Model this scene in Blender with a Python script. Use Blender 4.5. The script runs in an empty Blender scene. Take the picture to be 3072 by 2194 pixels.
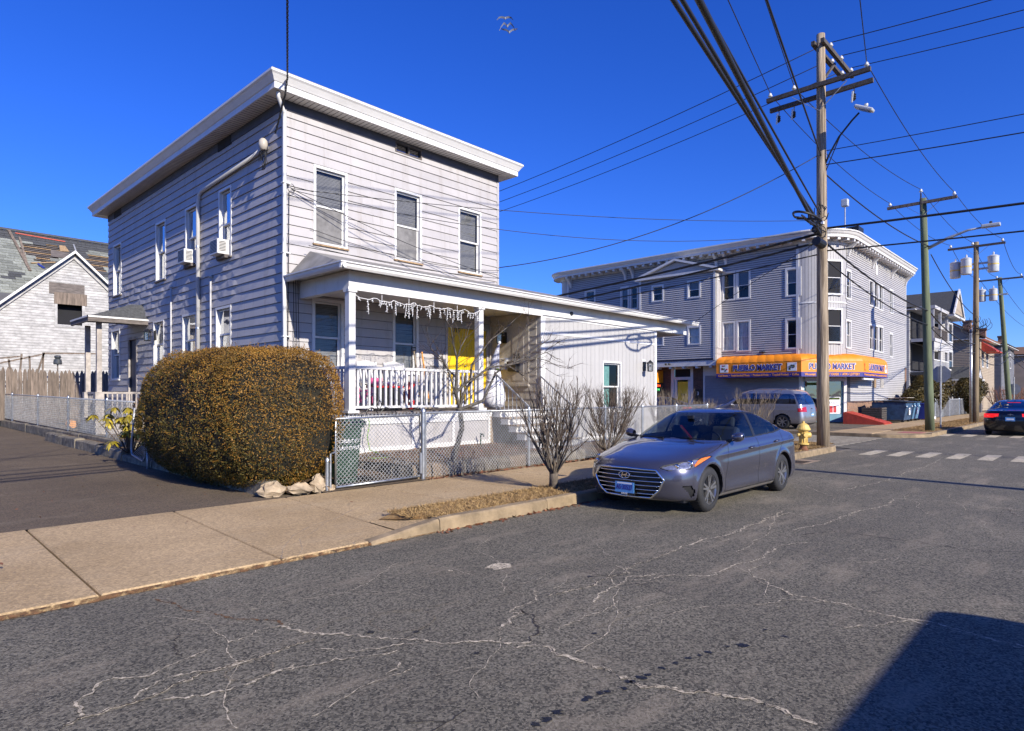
import bpy, math, random
from mathutils import Vector, Matrix, noise as mnoise
import numpy as np
random.seed(7); RNG = np.random.default_rng(7)
R = math.radians
scene = bpy.context.scene
COL = scene.collection

# ---------------------------------------------------------------- camera
TH = R(43.41); CT, ST = math.cos(TH), math.sin(TH)
F_PX, CX, HY, CH = 1907.0, 1536.0, 1186.0, 1.65      # photo pixels (3072 wide)
cam_d = bpy.data.cameras.new('camera'); cam = bpy.data.objects.new('camera', cam_d); COL.objects.link(cam)
cam.location = (0, 0, CH); cam.rotation_euler = (R(90), 0, TH - R(90))
cam_d.sensor_width = 36; cam_d.lens = F_PX / 3072 * 36
cam_d.shift_y = (HY - 1097) / 3072
cam_d.clip_start = .05; cam_d.clip_end = 2000
scene.camera = cam

# ---------------------------------------------------------------- sky, sun, exposure
SUN_DIR = Vector((.125, 1.0, -.515)).normalized()          # direction the light travels
sun_el = math.asin(-SUN_DIR.z)
world = bpy.data.worlds.new('World'); scene.world = world; world.use_nodes = True
nt = world.node_tree; nt.nodes.clear()
wo = nt.nodes.new('ShaderNodeOutputWorld'); bg = nt.nodes.new('ShaderNodeBackground')
sky = nt.nodes.new('ShaderNodeTexSky'); sky.sky_type = 'NISHITA'; sky.sun_disc = False
sky.sun_elevation = sun_el
sky.sun_rotation = math.atan2(-SUN_DIR.x, -SUN_DIR.y)
sky.altitude = 0; sky.air_density = 1.0; sky.dust_density = .15; sky.ozone_density = 4.0
hs = nt.nodes.new('ShaderNodeHueSaturation'); hs.inputs['Saturation'].default_value = 1.25; hs.inputs['Hue'].default_value = .513
hs.inputs['Value'].default_value = 1.0
bg.inputs['Strength'].default_value = .098
tint = nt.nodes.new('ShaderNodeMixRGB'); tint.blend_type = 'MULTIPLY'; tint.inputs[0].default_value = 1; tint.inputs[2].default_value = (.52, .77, 1.38, 1)
nt.links.new(sky.outputs[0], hs.inputs['Color']); nt.links.new(hs.outputs[0], tint.inputs[1]); nt.links.new(tint.outputs[0], bg.inputs[0]); nt.links.new(bg.outputs[0], wo.inputs[0])
sl = bpy.data.lights.new('sun', 'SUN'); sl.energy = 5.0; sl.angle = R(.5); sl.color = (1, .93, .80)
so = bpy.data.objects.new('sun', sl); COL.objects.link(so); so.location = (-10, -60, 40)
so.rotation_euler = SUN_DIR.to_track_quat('-Z', 'Y').to_euler()
vs = scene.view_settings
scene.display_settings.display_device = 'sRGB'
vs.view_transform = 'Standard'; vs.look = 'None'; vs.exposure = 0.55; vs.gamma = 1; vs.use_curve_mapping = False
scene.cycles.use_denoising = True
scene.cycles.max_bounces = 6; scene.cycles.transparent_max_bounces = 16
scene.cycles.caustics_reflective = False; scene.cycles.caustics_refractive = False

# ---------------------------------------------------------------- photo pixel -> world helpers
def ray(px, py):
    t = (px - CX) / F_PX
    return Vector((CT + ST * t, ST - CT * t, (HY - py) / F_PX))
def gp(px, py, z=0.0):
    r = ray(px, py); k = (z - CH) / r.z
    return Vector((r.x * k, r.y * k, z))
def yp(px, py, Y):
    r = ray(px, py); k = Y / r.y
    return Vector((r.x * k, Y, CH + r.z * k))
def xp(px, py, X):
    r = ray(px, py); k = X / r.x
    return Vector((X, r.y * k, CH + r.z * k))
def dp(px, py, d):
    r = ray(px, py); return Vector((r.x * d, r.y * d, CH + r.z * d))

# ---------------------------------------------------------------- materials
MATS = {}
def pmat(name, col, rough=.6, var=.12, scale=6.0, bump=0.0, bscale=60.0, metal=0.0, spec=.5, col2=None, detail=6.0,
         stretch=None, rnd=0.0, coat=0.0, rvar=.1, emit=None, contrast=(.35, .65), alpha=None):
    m = bpy.data.materials.new(name); m.use_nodes = True; t = m.node_tree; N = t.nodes; L = t.links
    b = N['Principled BSDF']
    b.inputs['Roughness'].default_value = rough; b.inputs['Metallic'].default_value = metal
    b.inputs['Specular IOR Level'].default_value = spec
    if coat: b.inputs['Coat Weight'].default_value = coat; b.inputs['Coat Roughness'].default_value = .03
    tc = N.new('ShaderNodeTexCoord'); mp = N.new('ShaderNodeMapping')
    L.new(tc.outputs['Object'], mp.inputs[0])
    if stretch: mp.inputs['Scale'].default_value = stretch
    oi = N.new('ShaderNodeObjectInfo')
    ad = N.new('ShaderNodeVectorMath'); ad.operation = 'MULTIPLY_ADD'
    ad.inputs[1].default_value = (1, 1, 1)
    sc_ = N.new('ShaderNodeVectorMath'); sc_.operation = 'SCALE'; sc_.inputs['Scale'].default_value = 37.0
    cb = N.new('ShaderNodeCombineXYZ'); L.new(oi.outputs['Random'], cb.inputs[0]); L.new(oi.outputs['Random'], cb.inputs[1])
    L.new(cb.outputs[0], sc_.inputs[0]); L.new(mp.outputs[0], ad.inputs[0]); L.new(sc_.outputs[0], ad.inputs[2])
    nz = N.new('ShaderNodeTexNoise'); nz.inputs['Scale'].default_value = scale; nz.inputs['Detail'].default_value = detail
    nz.inputs['Roughness'].default_value = .65
    L.new(ad.outputs[0], nz.inputs['Vector'])
    cr = N.new('ShaderNodeValToRGB'); cr.color_ramp.elements[0].position = contrast[0]; cr.color_ramp.elements[1].position = contrast[1]
    c = Vector(col[:3])
    if col2 is None:
        a = c * (1 - var); e = c * (1 + var)
    else:
        a = c; e = Vector(col2[:3])
    cr.color_ramp.elements[0].color = (*[min(1, v) for v in a], 1); cr.color_ramp.elements[1].color = (*[min(1, v) for v in e], 1)
    L.new(nz.outputs['Fac'], cr.inputs[0])
    last = cr.outputs[0]
    if rnd:
        h = N.new('ShaderNodeHueSaturation')
        mr = N.new('ShaderNodeMapRange'); mr.inputs['To Min'].default_value = 1 - rnd; mr.inputs['To Max'].default_value = 1 + rnd
        L.new(oi.outputs['Random'], mr.inputs[0]); L.new(mr.outputs[0], h.inputs['Value']); L.new(last, h.inputs['Color']); last = h.outputs[0]
    L.new(last, b.inputs['Base Color'])
    if rvar:
        mr2 = N.new('ShaderNodeMapRange'); mr2.inputs['To Min'].default_value = max(0, rough - rvar); mr2.inputs['To Max'].default_value = min(1, rough + rvar)
        L.new(nz.outputs['Fac'], mr2.inputs[0]); L.new(mr2.outputs[0], b.inputs['Roughness'])
    if bump:
        n2 = N.new('ShaderNodeTexNoise'); n2.inputs['Scale'].default_value = bscale; n2.inputs['Detail'].default_value = 4
        L.new(ad.outputs[0], n2.inputs['Vector'])
        bp = N.new('ShaderNodeBump'); bp.inputs['Strength'].default_value = bump; bp.inputs['Distance'].default_value = .02
        L.new(n2.outputs['Fac'], bp.inputs['Height']); L.new(bp.outputs[0], b.inputs['Normal'])
    if emit: b.inputs['Emission Color'].default_value = (*emit[0], 1); b.inputs['Emission Strength'].default_value = emit[1]
    MATS[name] = m
    return m
def glassmat(name, tint=(.55, .6, .62), refl=.12, rough=.02, fres=1.0):
    m = bpy.data.materials.new(name); m.use_nodes = True; t = m.node_tree; N = t.nodes; L = t.links; N.clear()
    o = N.new('ShaderNodeOutputMaterial'); tr = N.new('ShaderNodeBsdfTransparent'); tr.inputs[0].default_value = (*tint, 1)
    gl = N.new('ShaderNodeBsdfGlossy'); gl.inputs['Roughness'].default_value = rough; gl.inputs[0].default_value = (.95, .97, 1, 1)
    tc = N.new('ShaderNodeTexCoord'); nz = N.new('ShaderNodeTexNoise'); nz.inputs['Scale'].default_value = 1.3
    L.new(tc.outputs['Object'], nz.inputs[0]); bp = N.new('ShaderNodeBump'); bp.inputs['Strength'].default_value = .06; bp.inputs['Distance'].default_value = .1
    L.new(nz.outputs['Fac'], bp.inputs['Height']); L.new(bp.outputs[0], gl.inputs['Normal'])
    fr = N.new('ShaderNodeFresnel'); fr.inputs['IOR'].default_value = 1.5
    mx = N.new('ShaderNodeMixShader'); ma = N.new('ShaderNodeMath'); ma.operation = 'ADD'; ma.inputs[1].default_value = refl; ma.use_clamp = True
    fm = N.new('ShaderNodeMath'); fm.operation = 'MULTIPLY'; fm.inputs[1].default_value = fres; L.new(fr.outputs[0], fm.inputs[0]); L.new(fm.outputs[0], ma.inputs[0]); L.new(ma.outputs[0], mx.inputs[0]); L.new(tr.outputs[0], mx.inputs[1]); L.new(gl.outputs[0], mx.inputs[2])
    L.new(mx.outputs[0], o.inputs[0]); MATS[name] = m
    return m
def leafmat(name, cols, scale=1.2, rough=.55, grad=None):
    """foliage: colour varies by noise over the crown"""
    m = pmat(name, cols[0], rough, col2=cols[-1], scale=scale, detail=8, contrast=(.3, .7), spec=.25)
    t = m.node_tree
    cr = [n for n in t.nodes if n.bl_idname == 'ShaderNodeValToRGB'][0]
    if len(cols) == 3:
        e = cr.color_ramp.elements.new(.5); e.color = (*cols[1], 1)
    return m

# ---------------------------------------------------------------- mesh building
class MB:
    def __init__(s): s.v = []; s.f = []
    def add(s, vs, fs):
        o = len(s.v); s.v.extend([tuple(p) for p in vs]); s.f.extend([tuple(i + o for i in f) for f in fs]); return s
    def box(s, a, b):
        x0, y0, z0 = a; x1, y1, z1 = b
        if x0 > x1: x0, x1 = x1, x0
        if y0 > y1: y0, y1 = y1, y0
        if z0 > z1: z0, z1 = z1, z0
        return s.add([(x0,y0,z0),(x1,y0,z0),(x1,y1,z0),(x0,y1,z0),(x0,y0,z1),(x1,y0,z1),(x1,y1,z1),(x0,y1,z1)],
              [(0,3,2,1),(4,5,6,7),(0,1,5,4),(1,2,6,5),(2,3,7,6),(3,0,4,7)])
    def cbox(s, c, size, rot=None):
        hx, hy, hz = [q / 2 for q in size]; M = rot if rot is not None else Matrix.Identity(3); c = Vector(c)
        P = [c + M @ Vector(q) for q in ((-hx,-hy,-hz),(hx,-hy,-hz),(hx,hy,-hz),(-hx,hy,-hz),(-hx,-hy,hz),(hx,-hy,hz),(hx,hy,hz),(-hx,hy,hz))]
        return s.add(P, [(0,3,2,1),(4,5,6,7),(0,1,5,4),(1,2,6,5),(2,3,7,6),(3,0,4,7)])
    def bar(s, p, q, w, h=None, up=(0, 0, 1)):
        p = Vector(p); q = Vector(q); d = q - p; L_ = d.length
        if L_ < 1e-6: return s
        d.normalize(); u = Vector(up)
        if abs(d.dot(u)) > .98: u = Vector((1, 0, 0))
        a = d.cross(u).normalized(); b = a.cross(d)
        M = Matrix((a, d, b)).transposed()
        return s.cbox((p + q) / 2, (w, L_, h or w), M)
    def tube(s, pts, r, n=6, cap=True):
        pts = [Vector(p) for p in pts]; m = len(pts)
        rr = r if isinstance(r, (list, tuple)) else [r] * m
        ref = None; rings = []
        for i, p in enumerate(pts):
            d = (pts[min(i+1, m-1)] - pts[max(i-1, 0)])
            if d.length < 1e-9: d = Vector((0, 0, 1))
            d.normalize()
            if ref is None or abs(ref.dot(d)) > .98:
                ref = Vector((0, 0, 1)) if abs(d.z) < .9 else Vector((1, 0, 0))
            a = d.cross(ref).normalized(); b = a.cross(d).normalized(); ref = b
            rings.append([p + (a * math.cos(2*math.pi*k/n) + b * math.sin(2*math.pi*k/n)) * rr[i] for k in range(n)])
        vs = [q for ring in rings for q in ring]; fs = []
        for i in range(m - 1):
            for k in range(n):
                fs.append((i*n+k, i*n+(k+1) % n, (i+1)*n+(k+1) % n, (i+1)*n+k))
        if cap:
            fs.append(tuple(range(n))[::-1]); fs.append(tuple((m-1)*n + k for k in range(n)))
        return s.add(vs, fs)
    def lathe(s, prof, c=(0, 0, 0), n=20, axis='z', cap=True):
        c = Vector(c); vs = []; fs = []
        for r, z in prof:
            for k in range(n):
                a = 2 * math.pi * k / n; ca, sa = r * math.cos(a), r * math.sin(a)
                vs.append(c + (Vector((ca, sa, z)) if axis == 'z' else Vector((ca, z, sa)) if axis == 'y' else Vector((z, ca, sa))))
        m = len(prof)
        for i in range(m - 1):
            for k in range(n): fs.append((i*n+k, i*n+(k+1) % n, (i+1)*n+(k+1) % n, (i+1)*n+k))
        if cap: fs.append(tuple(range(n))[::-1]); fs.append(tuple((m-1)*n + k for k in range(n)))
        return s.add(vs, fs)
    def prism(s, poly, vec):
        poly = [Vector(p) for p in poly]; v = Vector(vec); n = len(poly)
        return s.add(poly + [p + v for p in poly], [tuple(range(n))[::-1], tuple(range(n, 2*n))] + [(i, (i+1) % n, n+(i+1) % n, n+i) for i in range(n)])
    def quad(s, *p): return s.add(p, [tuple(range(len(p)))])
    def grid(s, rows, close=False):
        m = len(rows); n = len(rows[0]); vs = [p for r in rows for p in r]; fs = []
        for i in range(m - 1):
            for j in range(n - (0 if close else 1)):
                fs.append((i*n+j, i*n+(j+1) % n, (i+1)*n+(j+1) % n, (i+1)*n+j))
        return s.add(vs, fs)
    def blob(s, c, r, n=10, m=7, jit=0):
        c = Vector(c); r = (r, r, r) if not hasattr(r, '__len__') else r
        rows = []
        for i in range(m + 1):
            ph = math.pi * i / m
            rows.append([c + Vector((r[0]*math.sin(ph)*math.cos(2*math.pi*k/n), r[1]*math.sin(ph)*math.sin(2*math.pi*k/n), r[2]*math.cos(ph))) * 1 +
                         Vector([random.uniform(-jit, jit) for _ in range(3)]) for k in range(n)])
        return s.grid(rows, True)
    def mesh(s, name, smooth=False):
        me = bpy.data.meshes.new(name); me.from_pydata(s.v, [], s.f); me.update()
        if smooth: me.polygons.foreach_set('use_smooth', [True] * len(me.polygons))
        return me
    def build(s, name, mat, parent=None, local=False, smooth=False, auto=None, bevel=0):
        if parent is not None and not local:
            o = wloc(parent); s.v = [(p[0]-o.x, p[1]-o.y, p[2]-o.z) for p in s.v]
        me = s.mesh(name, smooth or auto is not None)
        ob = bpy.data.objects.new(name, me); COL.objects.link(ob)
        if mat is not None: me.materials.append(MATS[mat] if isinstance(mat, str) else mat)
        if parent is not None: ob.parent = parent
        if auto is not None:
            try: me.set_sharp_from_angle(angle=R(auto))
            except Exception: pass
        if bevel:
            md = ob.modifiers.new('bevel', 'BEVEL'); md.width = bevel; md.segments = 2; md.limit_method = 'ANGLE'; md.angle_limit = R(40)
        return ob
def wloc(o):
    v = Vector((0, 0, 0))
    while o is not None: v += o.location; o = o.parent
    return v
def tag(o, label=None, cat=None, group=None, kind=None):
    if label: o['label'] = label
    if cat: o['category'] = cat
    if group: o['group'] = group
    if kind: o['kind'] = kind
    return o
def thing(name, label, cat, loc=(0, 0, 0), group=None, rz=0):
    o = bpy.data.objects.new(name, None); COL.objects.link(o); o.location = loc; o.rotation_euler = (0, 0, rz); o.empty_display_size = .1
    return tag(o, label, cat, group)
def inst(name, me, mat, parent, loc, rot=(0, 0, 0), scale=(1, 1, 1), local=False):
    ob = bpy.data.objects.new(name, me); COL.objects.link(ob)
    if mat is not None and len(me.materials) == 0: me.materials.append(MATS[mat])
    loc = Vector(loc)
    if parent is not None:
        ob.parent = parent
        if not local: loc = loc - wloc(parent)
    ob.location = loc; ob.rotation_euler = rot; ob.scale = scale
    return ob
def copy_tree(o, parent=None):
    c = o.copy(); COL.objects.link(c); c.parent = parent
    for ch in o.children: copy_tree(ch, c)
    return c
def npmesh(name, V, Fq, mat, parent=None, smooth=False):
    """fast mesh of quads/tris from numpy arrays (world coordinates)"""
    V = np.asarray(V, dtype=np.float64)
    if parent is not None:
        o = wloc(parent); V = V - np.array([o.x, o.y, o.z])
    k = Fq.shape[1]; me = bpy.data.meshes.new(name)
    me.vertices.add(len(V)); me.vertices.foreach_set('co', V.ravel())
    me.loops.add(Fq.size); me.loops.foreach_set('vertex_index', Fq.ravel().astype(np.int32))
    me.polygons.add(len(Fq)); me.polygons.foreach_set('loop_start', np.arange(0, Fq.size, k, dtype=np.int32))
    me.update(calc_edges=True)
    if smooth: me.polygons.foreach_set('use_smooth', [True]*len(Fq))
    ob = bpy.data.objects.new(name, me); COL.objects.link(ob); me.materials.append(MATS[mat] if isinstance(mat, str) else mat)
    if parent is not None: ob.parent = parent
    return ob
def leaf_quads(P, Nrm, size, aspect=.5, jit=.6):
    """one small quad per point; Nrm approximate facing"""
    n = len(P); d = Nrm + RNG.normal(0, jit, (n, 3)); d /= np.linalg.norm(d, axis=1)[:, None]
    a = np.cross(d, RNG.normal(0, 1, (n, 3))); a /= np.linalg.norm(a, axis=1)[:, None]
    b = np.cross(d, a); s = size * RNG.uniform(.6, 1.35, (n, 1))
    V = np.stack([P - a*s, P - b*s*aspect, P + a*s, P + b*s*aspect], 1).reshape(-1, 3)
    return V, np.arange(4*n).reshape(-1, 4)
def text_part(name, txt, mat, parent, origin, right, up, size, depth=.004, align='CENTER', local=False, bold=0.0, fit=None, shear=0, font_scale_x=1.0):
    """flat lettering as a thin mesh at origin, in the plane of right/up"""
    cu = bpy.data.curves.new(name, 'FONT'); cu.body = txt; cu.size = size; cu.extrude = depth; cu.align_x = align; cu.align_y = 'CENTER'
    cu.offset = bold; cu.resolution_u = 3; cu.shear = shear
    ob = bpy.data.objects.new(name, cu); COL.objects.link(ob)
    dg = bpy.context.evaluated_depsgraph_get(); me = bpy.data.meshes.new_from_object(ob.evaluated_get(dg))
    bpy.data.objects.remove(ob); bpy.data.curves.remove(cu)
    r = Vector(right).normalized(); u = Vector(up).normalized(); n = r.cross(u)
    xs = [v.co.x for v in me.vertices]; sx = font_scale_x
    if fit and xs:
        sx = fit / max(1e-6, max(xs) - min(xs))
    M = Matrix((r, u, n)).transposed()
    off = Vector(origin) - (wloc(parent) if (parent is not None and not local) else Vector())
    for v in me.vertices: v.co = off + M @ Vector((v.co.x * sx, v.co.y, v.co.z))
    o = bpy.data.objects.new(name, me); COL.objects.link(o); me.materials.clear(); me.materials.append(MATS[mat])
    o.parent = parent
    return o

# palette
pmat('white_paint', (.58, .57, .57), .45, .05, 3, bump=.05)
pmat('trim_white', (.66, .65, .64), .4, .04, 2)
pmat('siding_lilac', (.405, .385, .385), .5, .07, .9, bump=.05, bscale=3, rnd=.025, detail=8)
pmat('siding_white', (.50, .49, .49), .5, .05, 1.2)
pmat('board_white', (.41, .40, .395), .5, .04, 1.5, rnd=.02)
pmat('frieze_dark', (.06, .06, .075), .6, .3, 2)  # also backs the siding, where it paints the shade under the laps
pmat('soffit', (.60, .58, .56), .6, .1, 2)
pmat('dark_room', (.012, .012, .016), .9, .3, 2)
pmat('blind', (.25, .235, .215), .6, .08, 4)
pmat('curtain_white', (.6, .6, .58), .8, .15, 6)
pmat('curtain_green', (.16, .34, .29), .8, .25, 8)
pmat('screen_mesh', (.17, .165, .165), .8, .25, 6)
glassmat('window_glass', (.82, .85, .9), .02, fres=.5)
glassmat('dark_glass', (.25, .28, .33), .16)
glassmat('car_glass', (.62, .70, .70), .0, fres=.8)
glassmat('lamp_glass', (.8, .8, .78), .08)
pmat('asphalt_shingle', (.06, .062, .066), .9, .35, 14, bump=.4, bscale=90, rnd=.12)
pmat('shingle_pale', (.21, .22, .195), .9, .25, 10, bump=.4, bscale=80, rnd=.3)
pmat('roof_tar', (.22, .21, .20), .8, .25, 2)
pmat('wood_grey', (.155, .12, .095), .85, .45, 4, stretch=(3, 3, .35), bump=.3, bscale=40, rnd=.22)
pmat('wood_bare', (.30, .20, .11), .8, .35, 5, stretch=(3, 3, .5), rnd=.15)
pmat('wood_old', (.13, .11, .10), .85, .4, 5, stretch=(.6, 3, 3), bump=.3, bscale=40, rnd=.15)
pmat('wood_chip_paint', (.36, .32, .29), .75, .3, 5, bump=.2, bscale=30)
pmat('pole_wood', (.13, .095, .065), .85, col2=(.42, .335, .24), scale=8, stretch=(2.5, 2.5, .10), bump=.9, bscale=20, contrast=(.38, .62))
pmat('tree_bark', (.035, .03, .026), .9, col2=(.13, .115, .095), scale=14, bump=.6, bscale=30)
pmat('tree_twig', (.055, .038, .03), .9, .3, 8)
pmat('pole_green', (.125, .15, .085), .85, .35, 3, stretch=(2.5, 2.5, .16), bump=.4, bscale=22)
pmat('pole_brown', (.20, .15, .09), .85, .35, 3, stretch=(2.5, 2.5, .16), bump=.4, bscale=22)
pmat('arm_wood', (.07, .06, .055), .85, .4, 6, stretch=(3, 3, 3))
pmat('galv', (.42, .44, .46), .38, .2, 9, metal=.85)
pmat('galv_dull', (.40, .41, .42), .55, .25, 6, metal=.5)
pmat('iron_black', (.012, .012, .013), .45, .2, 8)
pmat('cable_black', (.012, .012, .013), .55, .2, 8)
pmat('porcelain', (.62, .62, .62), .2, .05, 5)
pmat('concrete', (.365, .258, .138), .85, .2, 2.2, bump=.35, bscale=120, detail=10)
pmat('concrete_grey', (.27, .20, .135), .85, .28, 2.5, bump=.4, bscale=90, detail=10)
pmat('kerb_concrete', (.25, .185, .11), .9, .35, 3, bump=.5, bscale=60, detail=10)
pmat('stone_mossy', (.17, .145, .11), .9, .5, 5, bump=.9, bscale=12)
pmat('rock_pale', (.36, .28, .19), .85, .35, 5, bump=.9, bscale=10)
pmat('brick', (.30, .145, .10), .85, .35, 6, rnd=.35)
pmat('brick_brown', (.16, .085, .06), .85, .35, 6, rnd=.3)
pmat('mortar', (.33, .30, .27), .9, .15, 10)
pmat('yellow_door', (.78, .50, .012), .4, .06, 3)
pmat('orange_awning', (.80, .25, .008), .5, .07, 3)
pmat('awning_blue', (.035, .03, .22), .5, .08, 3)
pmat('letter_white', (.82, .82, .84), .5, .02, 5)
pmat('letter_blue', (.03, .03, .22), .5, .05, 5)
pmat('letter_black', (.015, .015, .02), .5, .05, 5)
pmat('letter_orange', (.85, .35, .08), .5, .05, 5)
pmat('rubber', (.018, .018, .02), .75, .25, 12)
pmat('plastic_black', (.012, .012, .014), .5, .2, 10)
pmat('chrome', (.70, .71, .73), .12, .04, 5, metal=1)
pmat('alloy', (.46, .45, .44), .32, .12, 5, metal=.9)
pmat('red_lens', (.40, .012, .02), .15, .1, 8, coat=.5)
pmat('amber_lens', (.75, .17, .02), .2, .1, 8, coat=.5)
pmat('bin_green', (.022, .06, .038), .45, .18, 4)
pmat('grey_steel', (.30, .31, .33), .4, .15, 4, metal=.4)
pmat('transformer_grey', (.46, .48, .50), .4, .1, 4)
pmat('hydrant_yellow', (.62, .43, .12), .55, .22, 8, bump=.15, bscale=30)
pmat('rust', (.17, .07, .035), .85, .4, 8, bump=.2)
pmat('red_paint', (.42, .05, .025), .6, .25, 4)
pmat('dumpster_blue', (.025, .06, .12), .55, .4, 4)
pmat('dumpster_pale', (.07, .16, .26), .55, .35, 4)
pmat('plastic_blue', (.02, .04, .25), .5, .15, 4)
pmat('bark', (.092, .074, .057), .9, .45, 9, bump=.6, bscale=30)
pmat('twig', (.085, .062, .046), .9, .35, 8)
pmat('twig_pale', (.22, .175, .125), .9, .35, 8)
pmat('snow_white', (.78, .77, .80), .9, .08, 14, bump=.5, bscale=60)
pmat('toy_pink', (.62, .10, .25), .4, .2, 6)
pmat('toy_red', (.50, .02, .02), .4, .15, 6)
pmat('beige_panel', (.44, .40, .345), .5, .1, 3)

def streaks(name, col, amount, sx=2.2, sz=.16):
    """grime streaks running down a painted surface"""
    m = MATS[name]; t = m.node_tree; N = t.nodes; L = t.links; b = N['Principled BSDF']; src = b.inputs['Base Color'].links[0].from_socket
    tc = N.new('ShaderNodeTexCoord'); mp = N.new('ShaderNodeMapping'); mp.inputs['Scale'].default_value = (sx, sx, sz); L.new(tc.outputs['Object'], mp.inputs[0])
    nz = N.new('ShaderNodeTexNoise'); nz.inputs['Scale'].default_value = 2.0; nz.inputs['Detail'].default_value = 8; nz.inputs['Roughness'].default_value = .7; L.new(mp.outputs[0], nz.inputs[0])
    cr = N.new('ShaderNodeValToRGB'); cr.color_ramp.elements[0].position = .52; cr.color_ramp.elements[1].position = .78; cr.color_ramp.elements[0].color = (0, 0, 0, 1); cr.color_ramp.elements[1].color = (amount,) * 3 + (1,); L.new(nz.outputs['Fac'], cr.inputs[0])
    mx = N.new('ShaderNodeMixRGB'); L.new(cr.outputs[0], mx.inputs[0]); L.new(src, mx.inputs[1]); mx.inputs[2].default_value = (*col, 1); L.new(mx.outputs[0], b.inputs['Base Color'])
streaks('siding_lilac', (.22, .18, .14), .55); streaks('board_white', (.25, .23, .20), .35); streaks('trim_white', (.36, .33, .28), .35, 1.2, .5); streaks('white_paint', (.30, .26, .22), .4, 1.5, .4)
# ---------------------------------------------------------------- ground, roads, pavements
def asphalt_mat(name, c0, c1, salt=.5, coarse=160.0, agg=(.22, 1.85), asc=78, scol=(.34, .28, .20)):
    m = pmat(name, c0, .88, col2=c1, scale=.55, detail=12, contrast=(.3, .7), bump=.55, bscale=coarse)
    t = m.node_tree; N = t.nodes; L = t.links; b = N['Principled BSDF']
    tc = N.new('ShaderNodeTexCoord'); lk = b.inputs['Base Color'].links[0].from_socket
    # aggregate: light and dark stones
    vo = N.new('ShaderNodeTexVoronoi'); vo.inputs['Scale'].default_value = asc; L.new(tc.outputs['Object'], vo.inputs['Vector'])
    r1 = N.new('ShaderNodeValToRGB'); r1.color_ramp.elements[0].position = 0; r1.color_ramp.elements[1].position = 1
    r1.color_ramp.elements[0].color = (agg[0],) * 3 + (1,); r1.color_ramp.elements[1].color = (agg[1],) * 3 + (1,)
    sp = N.new('ShaderNodeSeparateColor'); L.new(vo.outputs['Color'], sp.inputs[0]); L.new(sp.outputs[0], r1.inputs[0])
    mu = N.new('ShaderNodeMixRGB'); mu.blend_type = 'MULTIPLY'; mu.inputs[0].default_value = 1; L.new(lk, mu.inputs[1]); L.new(r1.outputs[0], mu.inputs[2])
    # salt bloom: worn pale streaks along the road
    mp = N.new('ShaderNodeMapping'); mp.inputs['Scale'].default_value = (.35, 1.1, 1); L.new(tc.outputs['Object'], mp.inputs[0])
    n3 = N.new('ShaderNodeTexNoise'); n3.inputs['Scale'].default_value = 1.6; n3.inputs['Detail'].default_value = 12; n3.inputs['Roughness'].default_value = .72
    L.new(mp.outputs[0], n3.inputs['Vector'])
    r3 = N.new('ShaderNodeValToRGB'); r3.color_ramp.elements[0].position = .52; r3.color_ramp.elements[1].position = .80
    r3.color_ramp.elements[0].color = (0, 0, 0, 1); r3.color_ramp.elements[1].color = (salt, salt, salt, 1)
    L.new(n3.outputs['Fac'], r3.inputs[0])
    m2 = N.new('ShaderNodeMixRGB'); m2.inputs[2].default_value = (*scol, 1); L.new(r3.outputs[0], m2.inputs[0]); L.new(mu.outputs[0], m2.inputs[1])
    L.new(m2.outputs[0], b.inputs['Base Color'])
    return m
asphalt_mat('asphalt', (.098, .087, .064), (.150, .133, .098), .85)
asphalt_mat('concrete', (.345, .238, .120), (.49, .35, .195), .35, 120, (.72, 1.22), 55, (.52, .42, .30))
asphalt_mat('asphalt_drive', (.088, .062, .037), (.13, .094, .058), .4, agg=(.5, 1.6))
asphalt_mat('asphalt_lot', (.10, .08, .052), (.15, .12, .08), .5)
pmat('dead_grass', (.17, .09, .028), .95, col2=(.34, .21, .08), scale=8, bump=.9, bscale=40, detail=10)
pmat('soil', (.10, .060, .028), .95, col2=(.21, .13, .065), scale=4, bump=.9, bscale=25, detail=10)
pmat('straw', (.12, .066, .022), .95, col2=(.46, .31, .14), scale=26, detail=3, contrast=(.3, .7))
pmat('ground_far', (.12, .105, .085), .95, .3, .3)
pmat('paint_worn', (.52, .45, .32), .8, col2=(.28, .24, .17), scale=4, detail=12, contrast=(.42, .75))
pmat('crack_pale', (.48, .41, .30), .9, .4, 20)
pmat('chalk', (.20, .165, .115), .9, .3, 20)
pmat('crack_dark', (.035, .028, .024), .95, .3, 20)
pmat('crack_rust', (.15, .075, .03), .95, .3, 20)
pmat('oil', (.012, .012, .012), .5, .3, 20)
pmat('tactile_red', (.36, .12, .10), .8, .15, 10)
pmat('salt', (.50, .40, .28), .9, .25, 12)
pmat('leaf_brown', (.22, .085, .04), .8, .45, 8, rnd=.4)

def broken(name, scale, lo, hi):
    """wear: the film is broken up, the surface below shows through"""
    m = MATS[name]; t = m.node_tree; N = t.nodes; L = t.links; b = N['Principled BSDF']; tc = N.new('ShaderNodeTexCoord')
    nz = N.new('ShaderNodeTexNoise'); nz.inputs['Scale'].default_value = scale; nz.inputs['Detail'].default_value = 5; nz.inputs['Roughness'].default_value = .7; L.new(tc.outputs['Object'], nz.inputs[0])
    cr = N.new('ShaderNodeValToRGB'); cr.color_ramp.elements[0].position = lo; cr.color_ramp.elements[1].position = hi; L.new(nz.outputs['Fac'], cr.inputs[0]); L.new(cr.outputs[0], b.inputs['Alpha'])
broken('crack_pale', 50, .34, .52); broken('chalk', 40, .36, .55); broken('crack_dark', 40, .30, .50); broken('oil', 22, .30, .52); broken('crack_rust', 16, .38, .58); broken('salt', 40, .42, .6); broken('paint_worn', 9, .28, .46)
YC = 5.9            # kerb line of the street
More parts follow.
